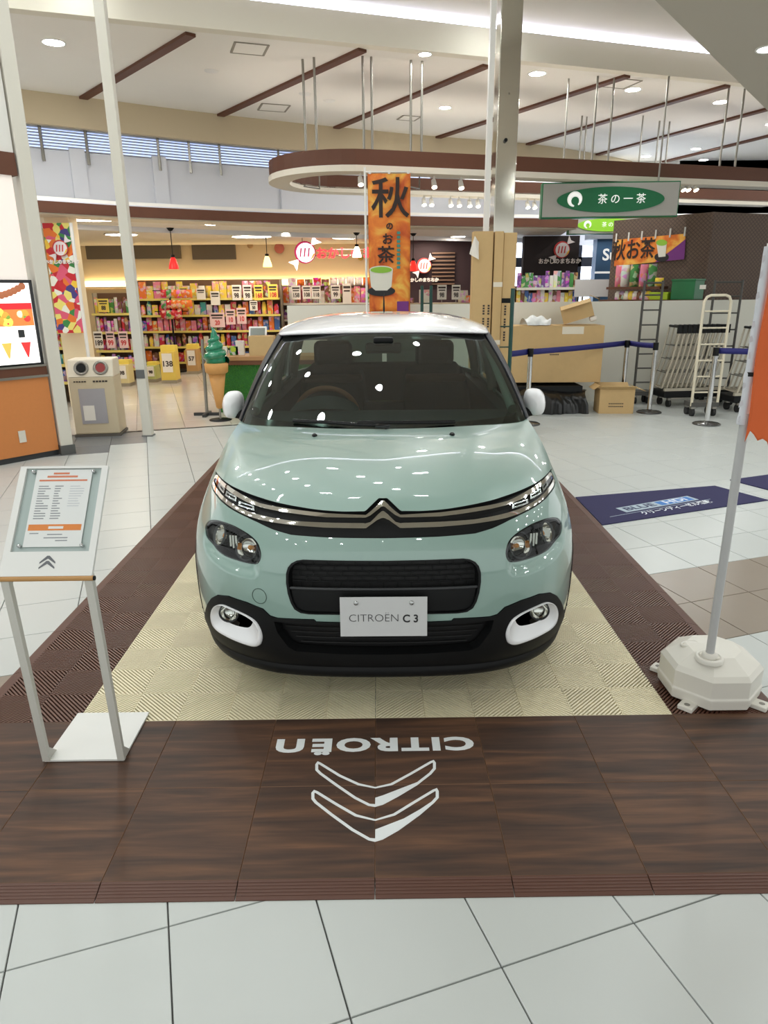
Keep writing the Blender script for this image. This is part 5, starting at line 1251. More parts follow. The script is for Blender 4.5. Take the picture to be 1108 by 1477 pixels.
for o in list(COL.objects):
    if o.name.startswith('poster_words') and o.parent is None: o.parent = cp; o.matrix_parent_inverse = Matrix.Translation(-Vector(cp.location))
pa,pb,_,_ = face(62,322,130,480,9.1); pil_ = thing('column', 'shop entrance pillar behind the candy poster', 'column', ((pa+pb)/2-.08,9.35,0)); MB().box((0,.0,1.39),((pb-pa)*.75,.3,2.78)).build('shaft', M_CREAMW, pil_)
# ice cream model
ic = thing('ice_cream_model', 'giant green soft ice cream cone model on a metal stand', 'ice cream model', (-2.14,7.85,0))
M_MATCHA = mat('matcha_green', (20,128,92), .18, coat=.6); M_CONE = mat('wafer', (206,150,84), .5, noise=.06, nscale=40)
def swirl(u, v):
    # one continuous rope wound upwards: tube of radius rt along a shrinking helix
    t = u*3.7*2*PI; k = u; R_ = .100*(1-k)**.7; rt = .082*(1-.62*k); z = .80+.36*k; ph = 2*PI*v; rad = R_+rt*math.cos(ph)
    return (rad*math.cos(t), rad*math.sin(t), z+rt*.80*math.sin(ph))
MB().grid(swirl, 150, 14).build('swirl', M_MATCHA, ic); MB().lathe([(0,.74),(.13,.74),(.13,.86),(.09,1.0),(.03,1.14),(0,1.15)],20).build('swirl_core', M_MATCHA, ic)
MB().tube([(0,0,1.10),(.005,0,1.16),(-.005,0,1.20),(-.025,0,1.235)],[.05,.036,.02,.005],12).build('swirl_tip', M_MATCHA, ic)
MB().lathe([(0,.62),(.11,.62),(.15,.65),(.158,.76),(.14,.77),(0,.77)],24).build('cone_cup', M_CONE, ic)
MB().lathe([(.03,.16),(.045,.18),(.115,.64),(0,.64)],24).build('cone', M_CONE, ic)
MB().lathe([(.15,.0),(.15,.012),(.02,.02),(0,.02)],24).build('stand_foot', M_BLK, ic); MB().cyl((0,0,.01),(0,0,.2),.014,n=10).build('stand_rod', M_STEEL, ic)
st2 = thing('sign_pole', 'thin steel pole stand beside the ice cream model', 'pole stand', (-2.42,8.25,0)); MB().cyl((0,0,0),(.02,0,1.05),.022,n=10).build('pole', M_STEEL, st2); MB().box((0,0,.02),(.36,.05,.04)).build('foot', M_DGREY, st2); MB().box((0,0,.02),(.05,.36,.04)).build('foot', M_DGREY, st2)
# counter with turf front
ct = thing('sales_counter', 'wooden counter with artificial turf front beside the ice cream model', 'counter', (-1.25,8.75,0))
M_CWOOD = mat('counter_wood', (176,132,86), .45, noise=.08, nscale=6)
MB().bb(-1.05,.9,-.25,.18,0,.68).build('body', mat('turf_backing', (48,110,46), .9), ct); MB().bb(-1.12,.95,-.32,.23,.74,.80).build('top', M_CWOOD, ct, bevel=.006); MB().bb(-1.10,.93,-.30,.21,.68,.74).build('apron', mat('counter_dark', (110,66,40), .5), ct)
mb = MB()
for k in range(3800):
    x = random.uniform(-1.04,.88); z = random.uniform(.02,.67); s = random.uniform(.02,.05); a = random.uniform(-.6,.6); mb.add([(x-.004,-.251,z),(x+.004,-.251,z),(x+s*math.sin(a),-.251-random.uniform(.008,.03),z+s*math.cos(a))],[(0,1,2)])
tf = mb.build('turf', mat('turf_green', (78,150,58), .7, noise=.25, nscale=60), ct); tf['kind'] = 'stuff'
a0,a1,b0,b1 = face(361,497,398,525,8.6)
bx = thing('carton', 'brown cardboard box on the wooden counter', 'box', ((a0+a1)/2,8.60,.80)); M_CARD = mat('cardboard', (200,168,118), .75, noise=.05, nscale=14); M_CARDD = mat('cardboard_dark', (158,120,76), .8)
def carton(o, w, d, h, open_top=False, mt=None):
    m_ = mt or M_CARD; t = .006
    for nm, c, s in (('side_wall',(0,-d/2,h/2),(w,t,h)),('side_wall',(0,d/2,h/2),(w,t,h)),('side_wall',(-w/2,0,h/2),(t,d,h)),('side_wall',(w/2,0,h/2),(t,d,h)),('bottom',(0,0,.003),(w,d,.006))): MB().box(c,s).build(nm, m_, o)
    if not open_top:
        for sy in (-1,1): MB().box((0,sy*d/4,h),(w,d/2-.002,t)).build('top_flap', m_, o)
        MB().box((0,0,h+.004),(w,.05,.001)).build('tape', mat('brown_tape',(176,132,78),.3), o)
    return o
carton(bx,.34,.26,.27)
rg = thing('cash_terminal', 'white slanted terminal screen behind the box on the counter', 'terminal', (-1.72,8.82,.80)); MB().box((0,0,.30),(.26,.03,.2),Matrix.Rotation(-.5,3,'X')).build('screen_shell', M_TRIMW, rg, bevel=.01); MB().box((0,-.016,.30),(.21,.012,.15),Matrix.Rotation(-.5,3,'X')).build('screen', mat('screen_grey',(120,126,120),.2), rg); MB().box((0,.05,.1),(.05,.05,.2)).build('neck', M_DGREY, rg); MB().box((0,.05,.01),(.2,.18,.02)).build('foot', M_DGREY, rg)
for (x_,c_,lb) in ((-2.22,'white','white leaflet box at the counter end'),(-2.06,'green','green packet on the counter end'),(-1.97,'white','white leaflet holder next to the cardboard box')):
    o = link('leaflet_box', pack_mesh('box', c_, .12, .12 if x_ < -2 else .2)); o.location = (x_,8.72,.801); tag(o, lb, 'leaflet box')
# litter bin
bn = thing('litter_bin', 'beige recycling bin with two round slots beside the white column', 'litter bin', (-3.43,6.98,0), math.radians(8))
M_BIN = mat('bin_beige', (206,190,160), .45)
MB().bb(-.26,.26,-.2,.2,.03,.72).build('body', M_BIN, bn, bevel=.015); MB().bb(-.27,.27,-.21,.21,0,.03).build('plinth', mat('bin_foot',(90,84,76),.6), bn)
hd = MB(); hd.add([(-.26,-.2,.72),(.26,-.2,.72),(.26,.2,.72),(-.26,.2,.72),(-.26,-.13,.92),(.26,-.13,.92),(.26,.2,.92),(-.26,.2,.92)],[(0,1,5,4),(1,2,6,5),(2,3,7,6),(3,0,4,7),(4,5,6,7)]); hood_b = hd.build('hood', mat('bin_hood',(226,216,196),.45), bn, bevel=.015)
for x_, mt_ in ((-.1,M_BLK),(.12,mat('slot_red',(150,50,50),.5))):
    n_ = Vector((0,-.944,.33)); MB().lathe([(.085,.0),(.085,.008),(.06,.010),(.055,-.02),(0,-.02)],22,(x_,-.170,.82),n_).build('slot_ring', M_STEEL, bn); MB().lathe([(.055,.0),(0,.0)],18,(x_,-.176,.822),n_).build('slot', mt_, bn)
MB().bb(-.16,.14,-.206,-.195,.16,.58).build('window', mat('bin_window',(170,166,170),.15), bn); MB().bb(-.13,.0,-.209,-.2,.2,.38).build('white_contents', M_CARDW, bn)
for k in range(5):
    MB().bb(.02+.035*k,.045+.035*k,-.206,-.198,.655,.675).build('print_mark', M_CARDK, bn); MB().bb(-.2+.03*k,-.18+.03*k,-.206,-.198,.658,.672).build('print_mark', M_CARDK, bn)
# lit menu board, orange counter at the far left
W0, W1 = atz(0,672), atz(86,656); wd = (W1-W0); wd.z = 0; wl = wd.length; wdn = wd.normalized(); ext = 2.2
mbd = thing('food_counter', 'orange food stall counter front with lit menu panel at the left edge', 'stall', (W1.x,W1.y,0), math.atan2(wd.y,wd.x))
MB().bb(-ext,0,0,.12,.06,.84).build('counter_front', mat('orange_panel',(206,130,70),.5,noise=.04), mbd); MB().bb(-ext,0,.02,.12,0,.06).build('skirting', M_DGREY, mbd)
MB().bb(-ext,.01,-.02,.12,.84,.865).build('steel_strip', M_STEEL, mbd); MB().bb(-ext,0,-.01,.12,.865,.95).build('brown_strip', M_BEAM, mbd); MB().bb(-ext,.0,-.02,.12,.95,.97).build('steel_strip', M_STEEL, mbd)
M_LBOX = mat('lightbox_white', (250,246,242), .4, emit=(255,250,246), es=1.15)
mn = MB().bb(-ext,-.05,0,.1,.98,1.78).build('menu_panel', M_LBOX, mbd)
for (x0,x1,z0,z1) in ((-ext,-.02,.97,.99),(-ext,-.02,1.77,1.80),(-.05,-.02,.97,1.80)): MB().bb(x0,x1,-.012,.1,z0,z1).build('black_frame', M_GBLK, mbd)
MB().bb(-ext,-.05,.0,.1,1.80,2.75).build('upper_panel', mat('upper_lightbox',(250,240,232),.4,emit=(250,236,226),es=.22), mbd)
MB().bb(-ext,.0,-.02,.12,2.75,2.95).build('brown_strip', M_BEAM, mbd); MB().bb(-ext,.0,.0,.12,2.95,4.6).build('upper_wall', M_WALL, mbd)
pr = lambda nm,c,es=.9: mat(nm,c,.4,emit=c,es=es)
MB().bb(-ext,-.055,-.004,0,1.52,1.58).build('red_band', pr('menu_red',(215,40,45)), mn)
MB().bb(-ext,-.055,-.003,0,1.36,1.52).build('fruit_picture', pr('fruit_orange',(225,120,60)), mn)
rr = random.Random(3)
for k in range(26):
    x = -.1-rr.random()*.9; z = 1.385+rr.random()*.11; r = rr.uniform(.025,.05); c = rr.choice([('fr_red',(215,60,55)),('fr_cream',(245,225,180)),('fr_org',(240,150,60)),('fr_yel',(245,205,90)),('fr_grn',(120,150,60))])
    mb = MB(); mb.lathe([(r,0),(r*.7,.004),(0,.005)],12,(x,-.004,z),(0,-1,0)); mb.build('fruit_shape', pr(*c), mn)
for k in range(9):
    t = k/8; MB().lathe([(.035,0),(.02,.004),(0,.005)],10,(-.12-.34*(1-t),-.002,1.64+.10*t**2+.0),(0,-1,0)).build('crepe_shape', pr('crepe_brown',(150,90,60)), mn)
for k,(x,c) in enumerate(((-.55,('ck_pink',(200,60,120))),(-.36,('ck_org',(240,170,80))),(-.17,('ck_red',(225,50,50))))):
    mb = MB(); mb.add([(x-.05,-.003,1.2),(x+.05,-.003,1.2),(x+.012,-.003,1.05),(x-.0,-.003,1.05)],[(0,3,2,1)]); mb.build('drink_picture', pr(*c), mn)
MB().box((-.2,-.006,1.285),(.06,.008,.075)).build('grey_clip', M_DGREY, mn)
MB().box((-.36,-.006,.26),(.07,.01,.12)).build('socket_plate', M_OFFW, mbd)
MB().lathe([(.03,0),(.0,.003)],16,(-.42,-.005,1.55),(0,-1,0)).build('white_mark', M_WHS, mn).scale=(1.6,1,1)
# ------------------------------------------------------------------ tea stall side
M_GREEN = mat('sign_green', (12,104,62), .4, emit=(12,104,62), es=.1); M_LIME = mat('sign_lime', (130,185,50), .4, emit=(130,185,50), es=.5); M_SIGNW = mat('sign_face', (182,180,174), .5); M_SWH = mat('sign_lettering_white', (240,240,236), .5, emit=(240,240,236), es=.5)
def oval(parent, c, rx, rz, y, mt, th=.02, n=48):
    P_ = [(c[0]+rx*math.cos(2*PI*k/n), c[1]+rz*math.sin(2*PI*k/n)) for k in range(n)]
    V = [(x,y,z) for x,z in P_]+[(x,y-th,z) for x,z in P_]; MB().add(V,[tuple(range(n,2*n))[::-1],tuple(range(n))]+[(i,n+i,n+(i+1)%n,(i+1)%n) for i in range(n)]).build('oval_plate', mt, parent)
def tea_sign(px0,py0,px1,py1,Y,label,om,txt,rot):
    a0,a1,b0,b1 = face(px0,py0,px1,py1,Y); w,h = a1-a0,b1-b0; o = thing('hanging_sign', label, 'sign', ((a0+a1)/2,Y,(b0+b1)/2), rot)
    MB().box((0,.09,0),(w,.18,h)).build('sign_box', M_GREEN, o, bevel=.006); MB().box((.0,-.005,0),(w*.985,.012,h*.93)).build('sign_face', M_SIGNW, o)
    oval(o,(0.0,0),w*.39,h*.36,-.011,om)
    # ring mark
    mb = MB(); mb.tube([(-w*.26+h*.17*math.cos(t),-.036,h*.17*math.sin(t)) for t in np.linspace(-.9,4.6,22)], [h*.02+h*.055*math.sin(PI*i/21) for i in range(22)], 8); mb.build('ring_mark', M_SWH, o)
    lettering(' '.join(txt), h*.30, basis((w*.08,-.034,0),(1,0,0),(0,0,1)), M_SWH, o, 'sign_letters', .004, .0, 1.0)
    for x in (-w*.35,w*.35): MB().cyl((x,.09,h/2),(x,.09,H-(b0+b1)/2),.014,n=8).build('hanger_rod', M_STEEL, o)
tea_sign(784,263,975,313,10.0,'large green oval tea sign hanging above the cartons',M_GREEN,'茶の一茶',math.radians(-3))
tea_sign(822,312,930,337,12.4,'second lime oval tea sign behind the large green one',M_LIME,'茶の一茶',math.radians(-3))
# patterned kiosk
def lattice_mat():
    mt = mat('lattice_wallpaper', (92,74,62), .7); nt = mt.node_tree; b = nt.nodes['Principled BSDF']; tc = nt.nodes.new('ShaderNodeTexCoord'); sp = nt.nodes.new('ShaderNodeSeparateXYZ'); nt.links.new(tc.outputs['Object'], sp.inputs[0])
    def m2(op, a, b_=None, v=None):
        n = nt.nodes.new('ShaderNodeMath'); n.operation = op; nt.links.new(a, n.inputs[0])
        if b_ is not None: nt.links.new(b_, n.inputs[1])
        elif v is not None: n.inputs[1].default_value = v
        return n.outputs[0]
    u = m2('SUBTRACT', sp.outputs[0], m2('MULTIPLY', sp.outputs[1], v=.3)); k = 2*PI/.13
    s1 = m2('SINE', m2('MULTIPLY', m2('ADD', u, sp.outputs[2]), v=k)); s2 = m2('SINE', m2('MULTIPLY', m2('SUBTRACT', u, sp.outputs[2]), v=k))
    mx_ = m2('MAXIMUM', m2('ABSOLUTE', s1), m2('ABSOLUTE', s2)); g = m2('GREATER_THAN', mx_, v=.96)
    mx = nt.nodes.new('ShaderNodeMix'); mx.data_type = 'RGBA'; mx.inputs[6].default_value = srgb((104,86,74))+(1,); mx.inputs[7].default_value = srgb((78,62,54))+(1,)
    nt.links.new(g, mx.inputs[0]); nt.links.new(mx.outputs[2], b.inputs['Base Color']); return mt
K0 = at(886,320,11.6); K1 = at(1030,303,10.3); K2 = at(1200,310,11.2)
kt = 2.82
def kiosk_wall(A, B, z0, z1, nm, o, mt, th=.1):
    A = Vector((A.x,A.y,0)); B = Vector((B.x,B.y,0)); n = Vector((-(B-A).y,(B-A).x,0)).normalized()
    V = [A,B,B+n*th,A+n*th]; mb = MB(); mb.prism([(v.x,v.y) for v in V], z0, z1); return mb.build(nm, mt, o, world=True)
ks = thing('tea_kiosk', 'tea stall clad in brown lattice-patterned panels behind the hoarding', 'stall', (K1.x,K1.y,0))
LM = lattice_mat()
kiosk_wall(K0,K1,0,kt,'left_panel',ks,LM); kiosk_wall(K1,K2,0,kt,'right_panel',ks,LM)
MB().cyl((K1.x,K1.y-.01,0),(K1.x,K1.y-.01,kt),.03,n=8).build('corner_bead', LM, ks, world=True)
# point on the kiosk's left face
kd = Vector(((K1-K0).x,(K1-K0).y,0)); kl = kd.length; kd.normalize(); kn = Vector((kd.y,-kd.x,0))
def kface(px_,py_,o=.02):
    r_ = ray(px_,py_); A = Vector((K0.x,K0.y,0))+kn*o; den = r_.x*kn.x+r_.y*kn.y; t = ((A-CAM).x*kn.x+(A-CAM).y*kn.y)/den; return CAM+r_*t
hb = thing('tea_banner', 'orange and purple horizontal tea banner pinned to the kiosk', 'banner', kface(940,365))
def autumn_mat(nm, purple=True):
    mt = mat(nm, (225,130,50), .6); nt = mt.node_tree; b = nt.nodes['Principled BSDF']; tc = nt.nodes.new('ShaderNodeTexCoord'); nz = nt.nodes.new('ShaderNodeTexNoise'); nz.inputs['Scale'].default_value = 3.2; nz.inputs['Detail'].default_value = 4; nz.inputs['Distortion'].default_value = 1.2
    nt.links.new(tc.outputs['Object'], nz.inputs['Vector']); cr = nt.nodes.new('ShaderNodeValToRGB'); e = cr.color_ramp.elements; e[0].position = .32; e[0].color = srgb((200,84,30))+(1,); e[1].position = .7; e[1].color = srgb((246,200,90))+(1,); q = e.new(.5); q.color = srgb((232,130,44))+(1,)
    nt.links.new(nz.outputs['Fac'], cr.inputs[0]); nt.links.new(cr.outputs[0], b.inputs['Base Color']); return mt
AUT = autumn_mat('autumn_print')
def kquad(pts, o, nm, mt, parent, th=.004):
    P_ = [kface(x,y,o) for x,y in pts]; n = len(P_); V = P_+[p-kn*th for p in P_]; return MB().add(V,[tuple(range(n)),tuple(reversed(range(n,2*n)))]+[(i,n+i,n+(i+1)%n,(i+1)%n) for i in range(n)]).build(nm, mt, parent, world=True)
kquad([(886,384),(987,374),(989,337),(887,346)],.03,'cloth',AUT,hb)
kquad([(945,378),(987,374),(989,345),(970,360)],.034,'purple_corner',mat('purple_print',(120,50,130),.6),hb)
INK = mat('brush_ink', (45,28,22), .6); M_BOWL = mat('bowl_white', (225,222,210), .5); M_TEA = mat('tea_green', (140,190,60), .5); M_SAUC = mat('saucer_black', (30,28,32), .5)
def kell(cx,cy,rx,ry,o,nm,mt): kquad([(cx+rx*math.cos(2*PI*k/20),cy-ry*math.sin(2*PI*k/20)) for k in range(20)],o,nm,mt,hb)
kell(954.5,371,10.5,6.5,.036,'saucer',M_SAUC); kquad([(947,350),(962,349),(960,370),(950,371)],.038,'tea_bowl',M_BOWL,hb); kell(954.5,350,8,4.5,.040,'tea',M_TEA)
mk = basis(kface(913,362,.036), kd, (0,0,1)); 
l_ = lettering('秋お茶', .36, mk, INK, None, 'banner_words', .002, .006, .75); l_.parent = hb; l_.matrix_parent_inverse = Matrix.Translation(-Vector(hb.location))
for x_ in (889,907,926,946,967,988): q = kface(x_,343-(x_-889)*.09,.036); MB().box(q,(.02,.02,.14)).build('cloth_loop', M_TRIMW, hb, world=True)
# kiosk shelf of tea packets
sh0, sh1 = kface(888,412,.2), kface(965,403,.2)
ts = thing('tea_shelf', 'narrow shelf of tea packets on the kiosk side', 'shelf', sh0); kiosk_wall(sh0,sh1,1.66,1.70,'board',ts,M_BEAM,-.3)
for k,(x_,cn,lb) in enumerate(((893,'pink','pink tea packet, leftmost on the kiosk shelf'),(901,'white','pale tea packet beside the pink ones on the kiosk shelf'),(914,'green','light green tea packet in the middle of the kiosk shelf'),(928,'pink','pink and grey tea packet on the kiosk shelf'),(940,'green','green and white tea packet near the shelf end'),(951,'yellow','small yellow tea packet beside the lime box'))):
    p = kface(x_,408,.32); o = link('tea_packet', pack_mesh('bag',cn,.15,.36 if k < 5 else .14)); o.location = (p.x,p.y,1.70); tag(o, lb, 'tea packet')
for k in range(8):
    p = kface(892+k*6.3,424,.4); o = link('tea_tin', pack_mesh('jar',['white','brown','white','yellow'][k%4],.13,.14)); o.location = (p.x,p.y,1.49); tag(o, 'small tea tin, %s from the left under the kiosk shelf' % ORD[k],'tea tin','tea tins under the kiosk shelf')
b_ = thing('counter_ledge', 'dark ledge under the tea tins at the kiosk foot', 'ledge', kface(888,440,.2)); kiosk_wall(kface(884,440,.2),kface(1025,425,.2),1.40,1.49,'board',b_,M_BEAM,-.45); kiosk_wall(kface(884,440,.2),kface(1025,425,.2),0,1.40,'front',b_,M_BEAM,-.40)
for (x0,x1,h_,mt_,lb) in ((945,971,.12,mat('lime_box',(170,200,40),.5),'flat lime green box on the kiosk ledge'),(975,1009,.32,mat('green_crate',(20,110,62),.4),'dark green plastic box on the kiosk ledge')):
    A,B = kface(x0,420,.35),kface(x1,416,.35); o = thing('green_box', lb, 'box', ((A.x+B.x)/2,(A.y+B.y)/2,1.49), math.atan2(kd.y,kd.x)); w=(B-A).length
    MB().box((0,0,h_/2),(w,.34,h_)).build('body', mt_, o, bevel=.01); MB().box((0,0,h_-.015),(w+.02,.36,.03)).build('lid', mt_, o, bevel=.006)
# dark candy wall far right-middle with emblem
A,B = at(757,336,14.2),at(833,395,14.2); dk = thing('dark_panel', 'black shop partition with a red and white sweet emblem', 'partition', ((A.x+B.x)/2,14.2,0)); MB().box((0,.1,1.38),(B.x-A.x,.2,2.76)).build('panel', mat('partition_black',(38,26,28),.6), dk)
q = at(811,360,14.15); candy_logo(dk,(q.x,14.19,q.z),.17,(1,0,0),(0,0,1),False); q = at(808,377,14.15)
l_ = lettering('おかしのまちおか', .115, basis((q.x,14.18,q.z),(1,0,0),(0,0,1)), mat('poster_white',(240,230,225),.5), None, 'panel_words', .003, .004); l_.parent = dk; l_.matrix_parent_inverse = Matrix.Translation(-Vector(dk.location))
# emblem on the plum wall + slats
q = at(612,383,15.4); em = thing('wall_emblem', 'red and white sweet emblem with lettering on the plum wall', 'sign', (q.x,15.5,q.z)); candy_logo(em,(q.x,15.5,q.z),.17,(1,0,0),(0,0,1),False); q2 = at(610,404,15.4)
l_ = lettering('おかしのまちおか', .095, basis((q2.x,15.5,q2.z),(1,0,0),(0,0,1)), mat('poster_white',(240,230,225),.5), None, 'emblem_words', .004, .005); l_.parent = em; l_.matrix_parent_inverse = Matrix.Translation(-Vector(em.location))
A,B = at(624,362,15.45),at(656,412,15.45); sp_ = thing('slat_panel', 'brown slatted display panel on the plum wall', 'slat wall', ((A.x+B.x)/2,15.55,B.z)); w,h = B.x-A.x,A.z-B.z
MB().box((0,.03,h/2),(w,.02,h)).build('backing', mat('slat_back',(44,28,30),.7), sp_)
for k in range(9): MB().box((0,.0,(k+.5)*h/9),(w,.04,h/26)).build('slat', mat('slat_brown',(120,92,76),.5), sp_)
cb = thing('till_counter', 'cream till counter in front of the plum wall', 'counter', (at(650,435,13.0).x,13.0,0)); MB().bb(-1.3,1.2,0,.5,0,1.38).build('body', M_OFFW, cb); MB().bb(-1.35,1.25,-.05,.55,1.38,1.43).build('top', mat('till_top',(196,176,140),.5), cb)
for (x0,y0,x1,y1,dg,lb) in ((631,411,644,432,'98','white price card, left of the pair on the till counter'),(652,411,664,432,'98','white price card, right of the pair on the till counter')): card(x0,y0,x1,y1,12.99,M_CARDW,lb,dg,M_CARDK,(1.43,))
for (x_,cn,kd_,h_,lb) in ((612,'white','box',.26,'white box behind the green rack posts'),(668,'white','bag',.24,'bundle of white paper on the till counter'),(679,'orange','box',.14,'orange carton at the till counter end'),(690,'pink','box',.34,'pink and white box beside the tall cartons'),(590,'brown','box',.1,'small brown box on the till counter beside the banner')):
    p = at(x_,430,13.2); o = link('till_item', pack_mesh(kd_,cn,.2,h_)); o.location=(p.x,13.2,1.431); tag(o, lb, 'box')
# magazine-like snack rack behind the big carton
a0,a1,b0,b1 = face(742,398,832,436,12.2); rk = gondola('snack_rack', 'two-tier rack of small snack packets behind the big carton', a0,a1,12.2,(1.42,1.70),1.74,rail=M_EDGEW)
row(a0+.04,a1-.04,12.12,1.701,.30,15,'in the upper tier behind the big carton','packets on the two-tier rack',['brown','orange','white','green','purple'],('box',))
row(a0+.04,a1-.04,12.12,1.421,.25,15,'in the lower tier behind the big carton','packets on the two-tier rack',['brown','pink','yellow','blue','white'],('box',))
for (x0,x1,lb) in ((830,853,'pale grey board, left of the pair above the hoarding'),(855,877,'pale grey board, right of the pair above the hoarding')):
    a0,a1,b0,b1 = face(x0,403,x1,428,11.8); o = thing('notice_board', lb, 'board', ((a0+a1)/2,11.8,b0)); MB().box((0,0,(b1-b0)/2),(a1-a0,.02,b1-b0)).build('sheet', mat('board_grey',(206,202,200),.6), o); MB().box((0,.018,(b1-b0-b0)/2),(.03,.015,b1)).build('post', M_STEEL, o)
# blue shop block with pale letters far behind
A,B = at(862,345,14.8),at(892,440,14.8); bs = thing('blue_shopfront', 'blue shop block with white script letters behind the tea signs', 'shopfront', (A.x,14.8,0)); MB().bb(0,1.4,0,.3,0,A.z).build('panel', mat('shop_blue',(70,110,150),.5), bs); MB().bb(-.2,1.4,-.1,.3,A.z,A.z+.12).build('canopy', mat('canopy_grey',(170,178,190),.5), bs); MB().bb(.0,1.4,-.01,0,at(870,393,14.8).z-.02,at(870,393,14.8).z+.02).build('white_line', M_SWH, bs)
q = at(877,368,14.75); l_ = lettering('Su', .34, basis((q.x+.05,14.78,q.z),(1,0,0),(0,0,1)), M_SWH, None, 'shop_letters', .004, .006); l_.parent = bs; l_.matrix_parent_inverse = Matrix.Translation(-Vector(bs.location))
# tea flag on a pole behind the car
fl = thing('tea_flag', 'tall orange autumn tea flag on a white pole behind the car', 'flag', (-.10,8.4,0))
X0,X1 = at(531,300,8.4).x+.10, at(592,300,8.4).x+.10; ZT = at(560,248,8.4).z; ZB = at(560,437,8.4).z-.12
MB().cyl((-.02,0,0),(-.02,0,ZT+.06),.016,n=10).build('pole', M_TRIMW, fl); MB().cyl((-.02,0,ZT),(X1,0,ZT),.009,n=8).build('arm', M_TRIMW, fl); MB().lathe([(.2,0),(.2,.05),(.12,.09),(.03,.1),(0,.1)],20).build('base', M_DGREY, fl)
MB().grid(lambda u,v: (X0+(X1-X0)*u-.0,.012*math.sin(7*u+3*v)-.004,ZB+(ZT-.02-ZB)*v), 14, 24).build('cloth', AUT, fl, solid=.002)
MB().box(((X0+X1)/2+.18,-.016,ZB+.06),(.16,.003,.16)).build('purple_patch', mat('purple_print',(120,50,130),.6), fl)
for k in range(3): MB().box((X0+.03+(X1-X0-.06)*k/2,0,ZT-.005),(.03,.03,.04)).build('cloth_loop', M_TRIMW, fl)
def fl_l(txt,px_,py_,size,mt,sx=1.0,bold=.004):
    q = at(px_,py_,8.4); return lettering(txt,size,basis((q.x+.10,-.022,q.z),(1,0,0),(0,0,1)),mt,fl,'flag_words',.002,bold,sx)
fl_l('秋',563,290,.52,INK,1.0,.006); fl_l('の',562,327,.10,INK); fl_l('お',559,346,.15,INK); fl_l('茶',557,370,.24,INK)
for k in range(9):
    q = at(575,336+k*6.2,8.4); MB().box((q.x+.10,-.02,q.z),(.045,.002,.035)).build('print_mark', mat('flag_teal',(60,140,130),.6), fl)
q = at(550,403,8.4); oval(fl,(q.x+.10,at(550,420,8.4).z),.19,.065,-.018,M_SAUC,.003); mb=MB(); c0_,c1_ = at(550,389,8.4), at(550,419,8.4); V=[(q.x+.10-.16,-.024,c0_.z),(q.x+.10+.16,-.024,c0_.z),(q.x+.10+.14,-.024,c1_.z+.05),(q.x+.10+.08,-.024,c1_.z),(q.x+.10-.08,-.024,c1_.z),(q.x+.10-.14,-.024,c1_.z+.05)]; mb.add(V+[(x,-.021,z) for x,_,z in V],[(5,4,3,2,1,0)]); mb.build('tea_bowl', M_BOWL, fl); oval(fl,(q.x+.10,c0_.z),.16,.05,-.024,M_BOWL,.003); oval(fl,(q.x+.10,c0_.z-.004),.145,.04,-.027,M_TEA,.003)
# ------------------------------------------------------------------ cartons and bags by the column
def tall_carton(px0,px1,pyt,Y,d,label,rot,words):
    a0,a1 = at(px0,pyt,Y).x,at(px1,pyt,Y).x; h = at(px0,pyt,Y).z; o = thing('tall_carton', label, 'carton', ((a0+a1)/2,Y+d/2,0), rot); w=a1-a0
    carton(o,w,d,h); 
    for dx in words:
        for j in range(14):
            if j % 5 != 4: MB().box((dx*w,-d/2-.004,h*.50+j*.028),(.022,.001,.020)).build('print_mark', M_CARDK, o)
    return o
tc1 = tall_carton(684,712,334,6.42,.16,'tall narrow cardboard carton wrapped against the column, left one',0,(.12,.38))
tc2 = tall_carton(715,727,334,6.40,.14,'tall narrow cardboard carton in the middle of the column wrap',0,())
tc3 = tall_carton(728,746,336,6.42,.18,'tall cardboard carton at the right of the column wrap',0,(-.2,.3))
for o_,z,x,mt_,nm in ((tc3,1.55,-.02,M_BLK,'black_tape'),(tc2,1.72,0,mat('clear_tape',(226,216,196),.2),'clear_tape'),(tc2,1.1,0,mat('clear_tape',(226,216,196),.2),'clear_tape')):
    MB().box((x,-.095 if o_ is tc3 else -.075,z),(.1,.002,.05)).build(nm, mt_, o_)
pz = at(688,352,6.4); o = thing('torn_paper', 'crumpled white paper sticking out beside the tall cartons', 'paper', (pz.x-.03,6.40,pz.z-.1)); MB().grid(lambda u,v:((u-.5)*.1+.05*v*(1-u),-.02+.02*math.sin(5*u+4*v),v*.18-.06*u),6,6).build('sheet', M_CARDW, o)
a0,a1,b0,b1 = face(742,472,866,552,8.37)
tp_ = thing('black_tarpaulin', 'crumpled black plastic sheeting under the big carton', 'plastic sheeting', (at(790,600,8.3).x,8.5,0))
def tarp(u,v):
    x=(u-.5)*1.0; t=v*PI; y=-.46*math.cos(t); zz=.36*math.sin(t)**.35 if 0<v<1 else 0; wob=.10*noise.noise((u*5,v*4,1.3))+.05*noise.noise((u*13,v*9,4.1))+.02*noise.noise((u*31,v*22,7.7)); return (x+.04*math.sin(12*v+3*u),y+wob,max(0.002,zz*(.90+.10*math.sin(6*u))+wob*.5*math.sin(t)))
MB().grid(tarp,64,44).build('sheet', mat('black_plastic_film',(16,16,17),.28,bump=.4,nscale=14), tp_); MB().bb(-.46,.46,-.25,.25,0,.36).build('filling', M_BLK, tp_)
big = thing('big_carton', 'large cardboard carton lying on the black plastic sheeting', 'carton', ((a0+a1)/2,8.63,.40), math.radians(-2)); carton(big,a1-a0,.5,b1-b0,)
for k,(dz,w_) in enumerate(((.60,.26),(.50,.15))):
    for j in range(int(w_/.022)): MB().box((-.02-w_/2+j*.022,-.256,(b1-b0)*dz),(.015,.001,.018)).build('print_mark', M_CARDK, big)
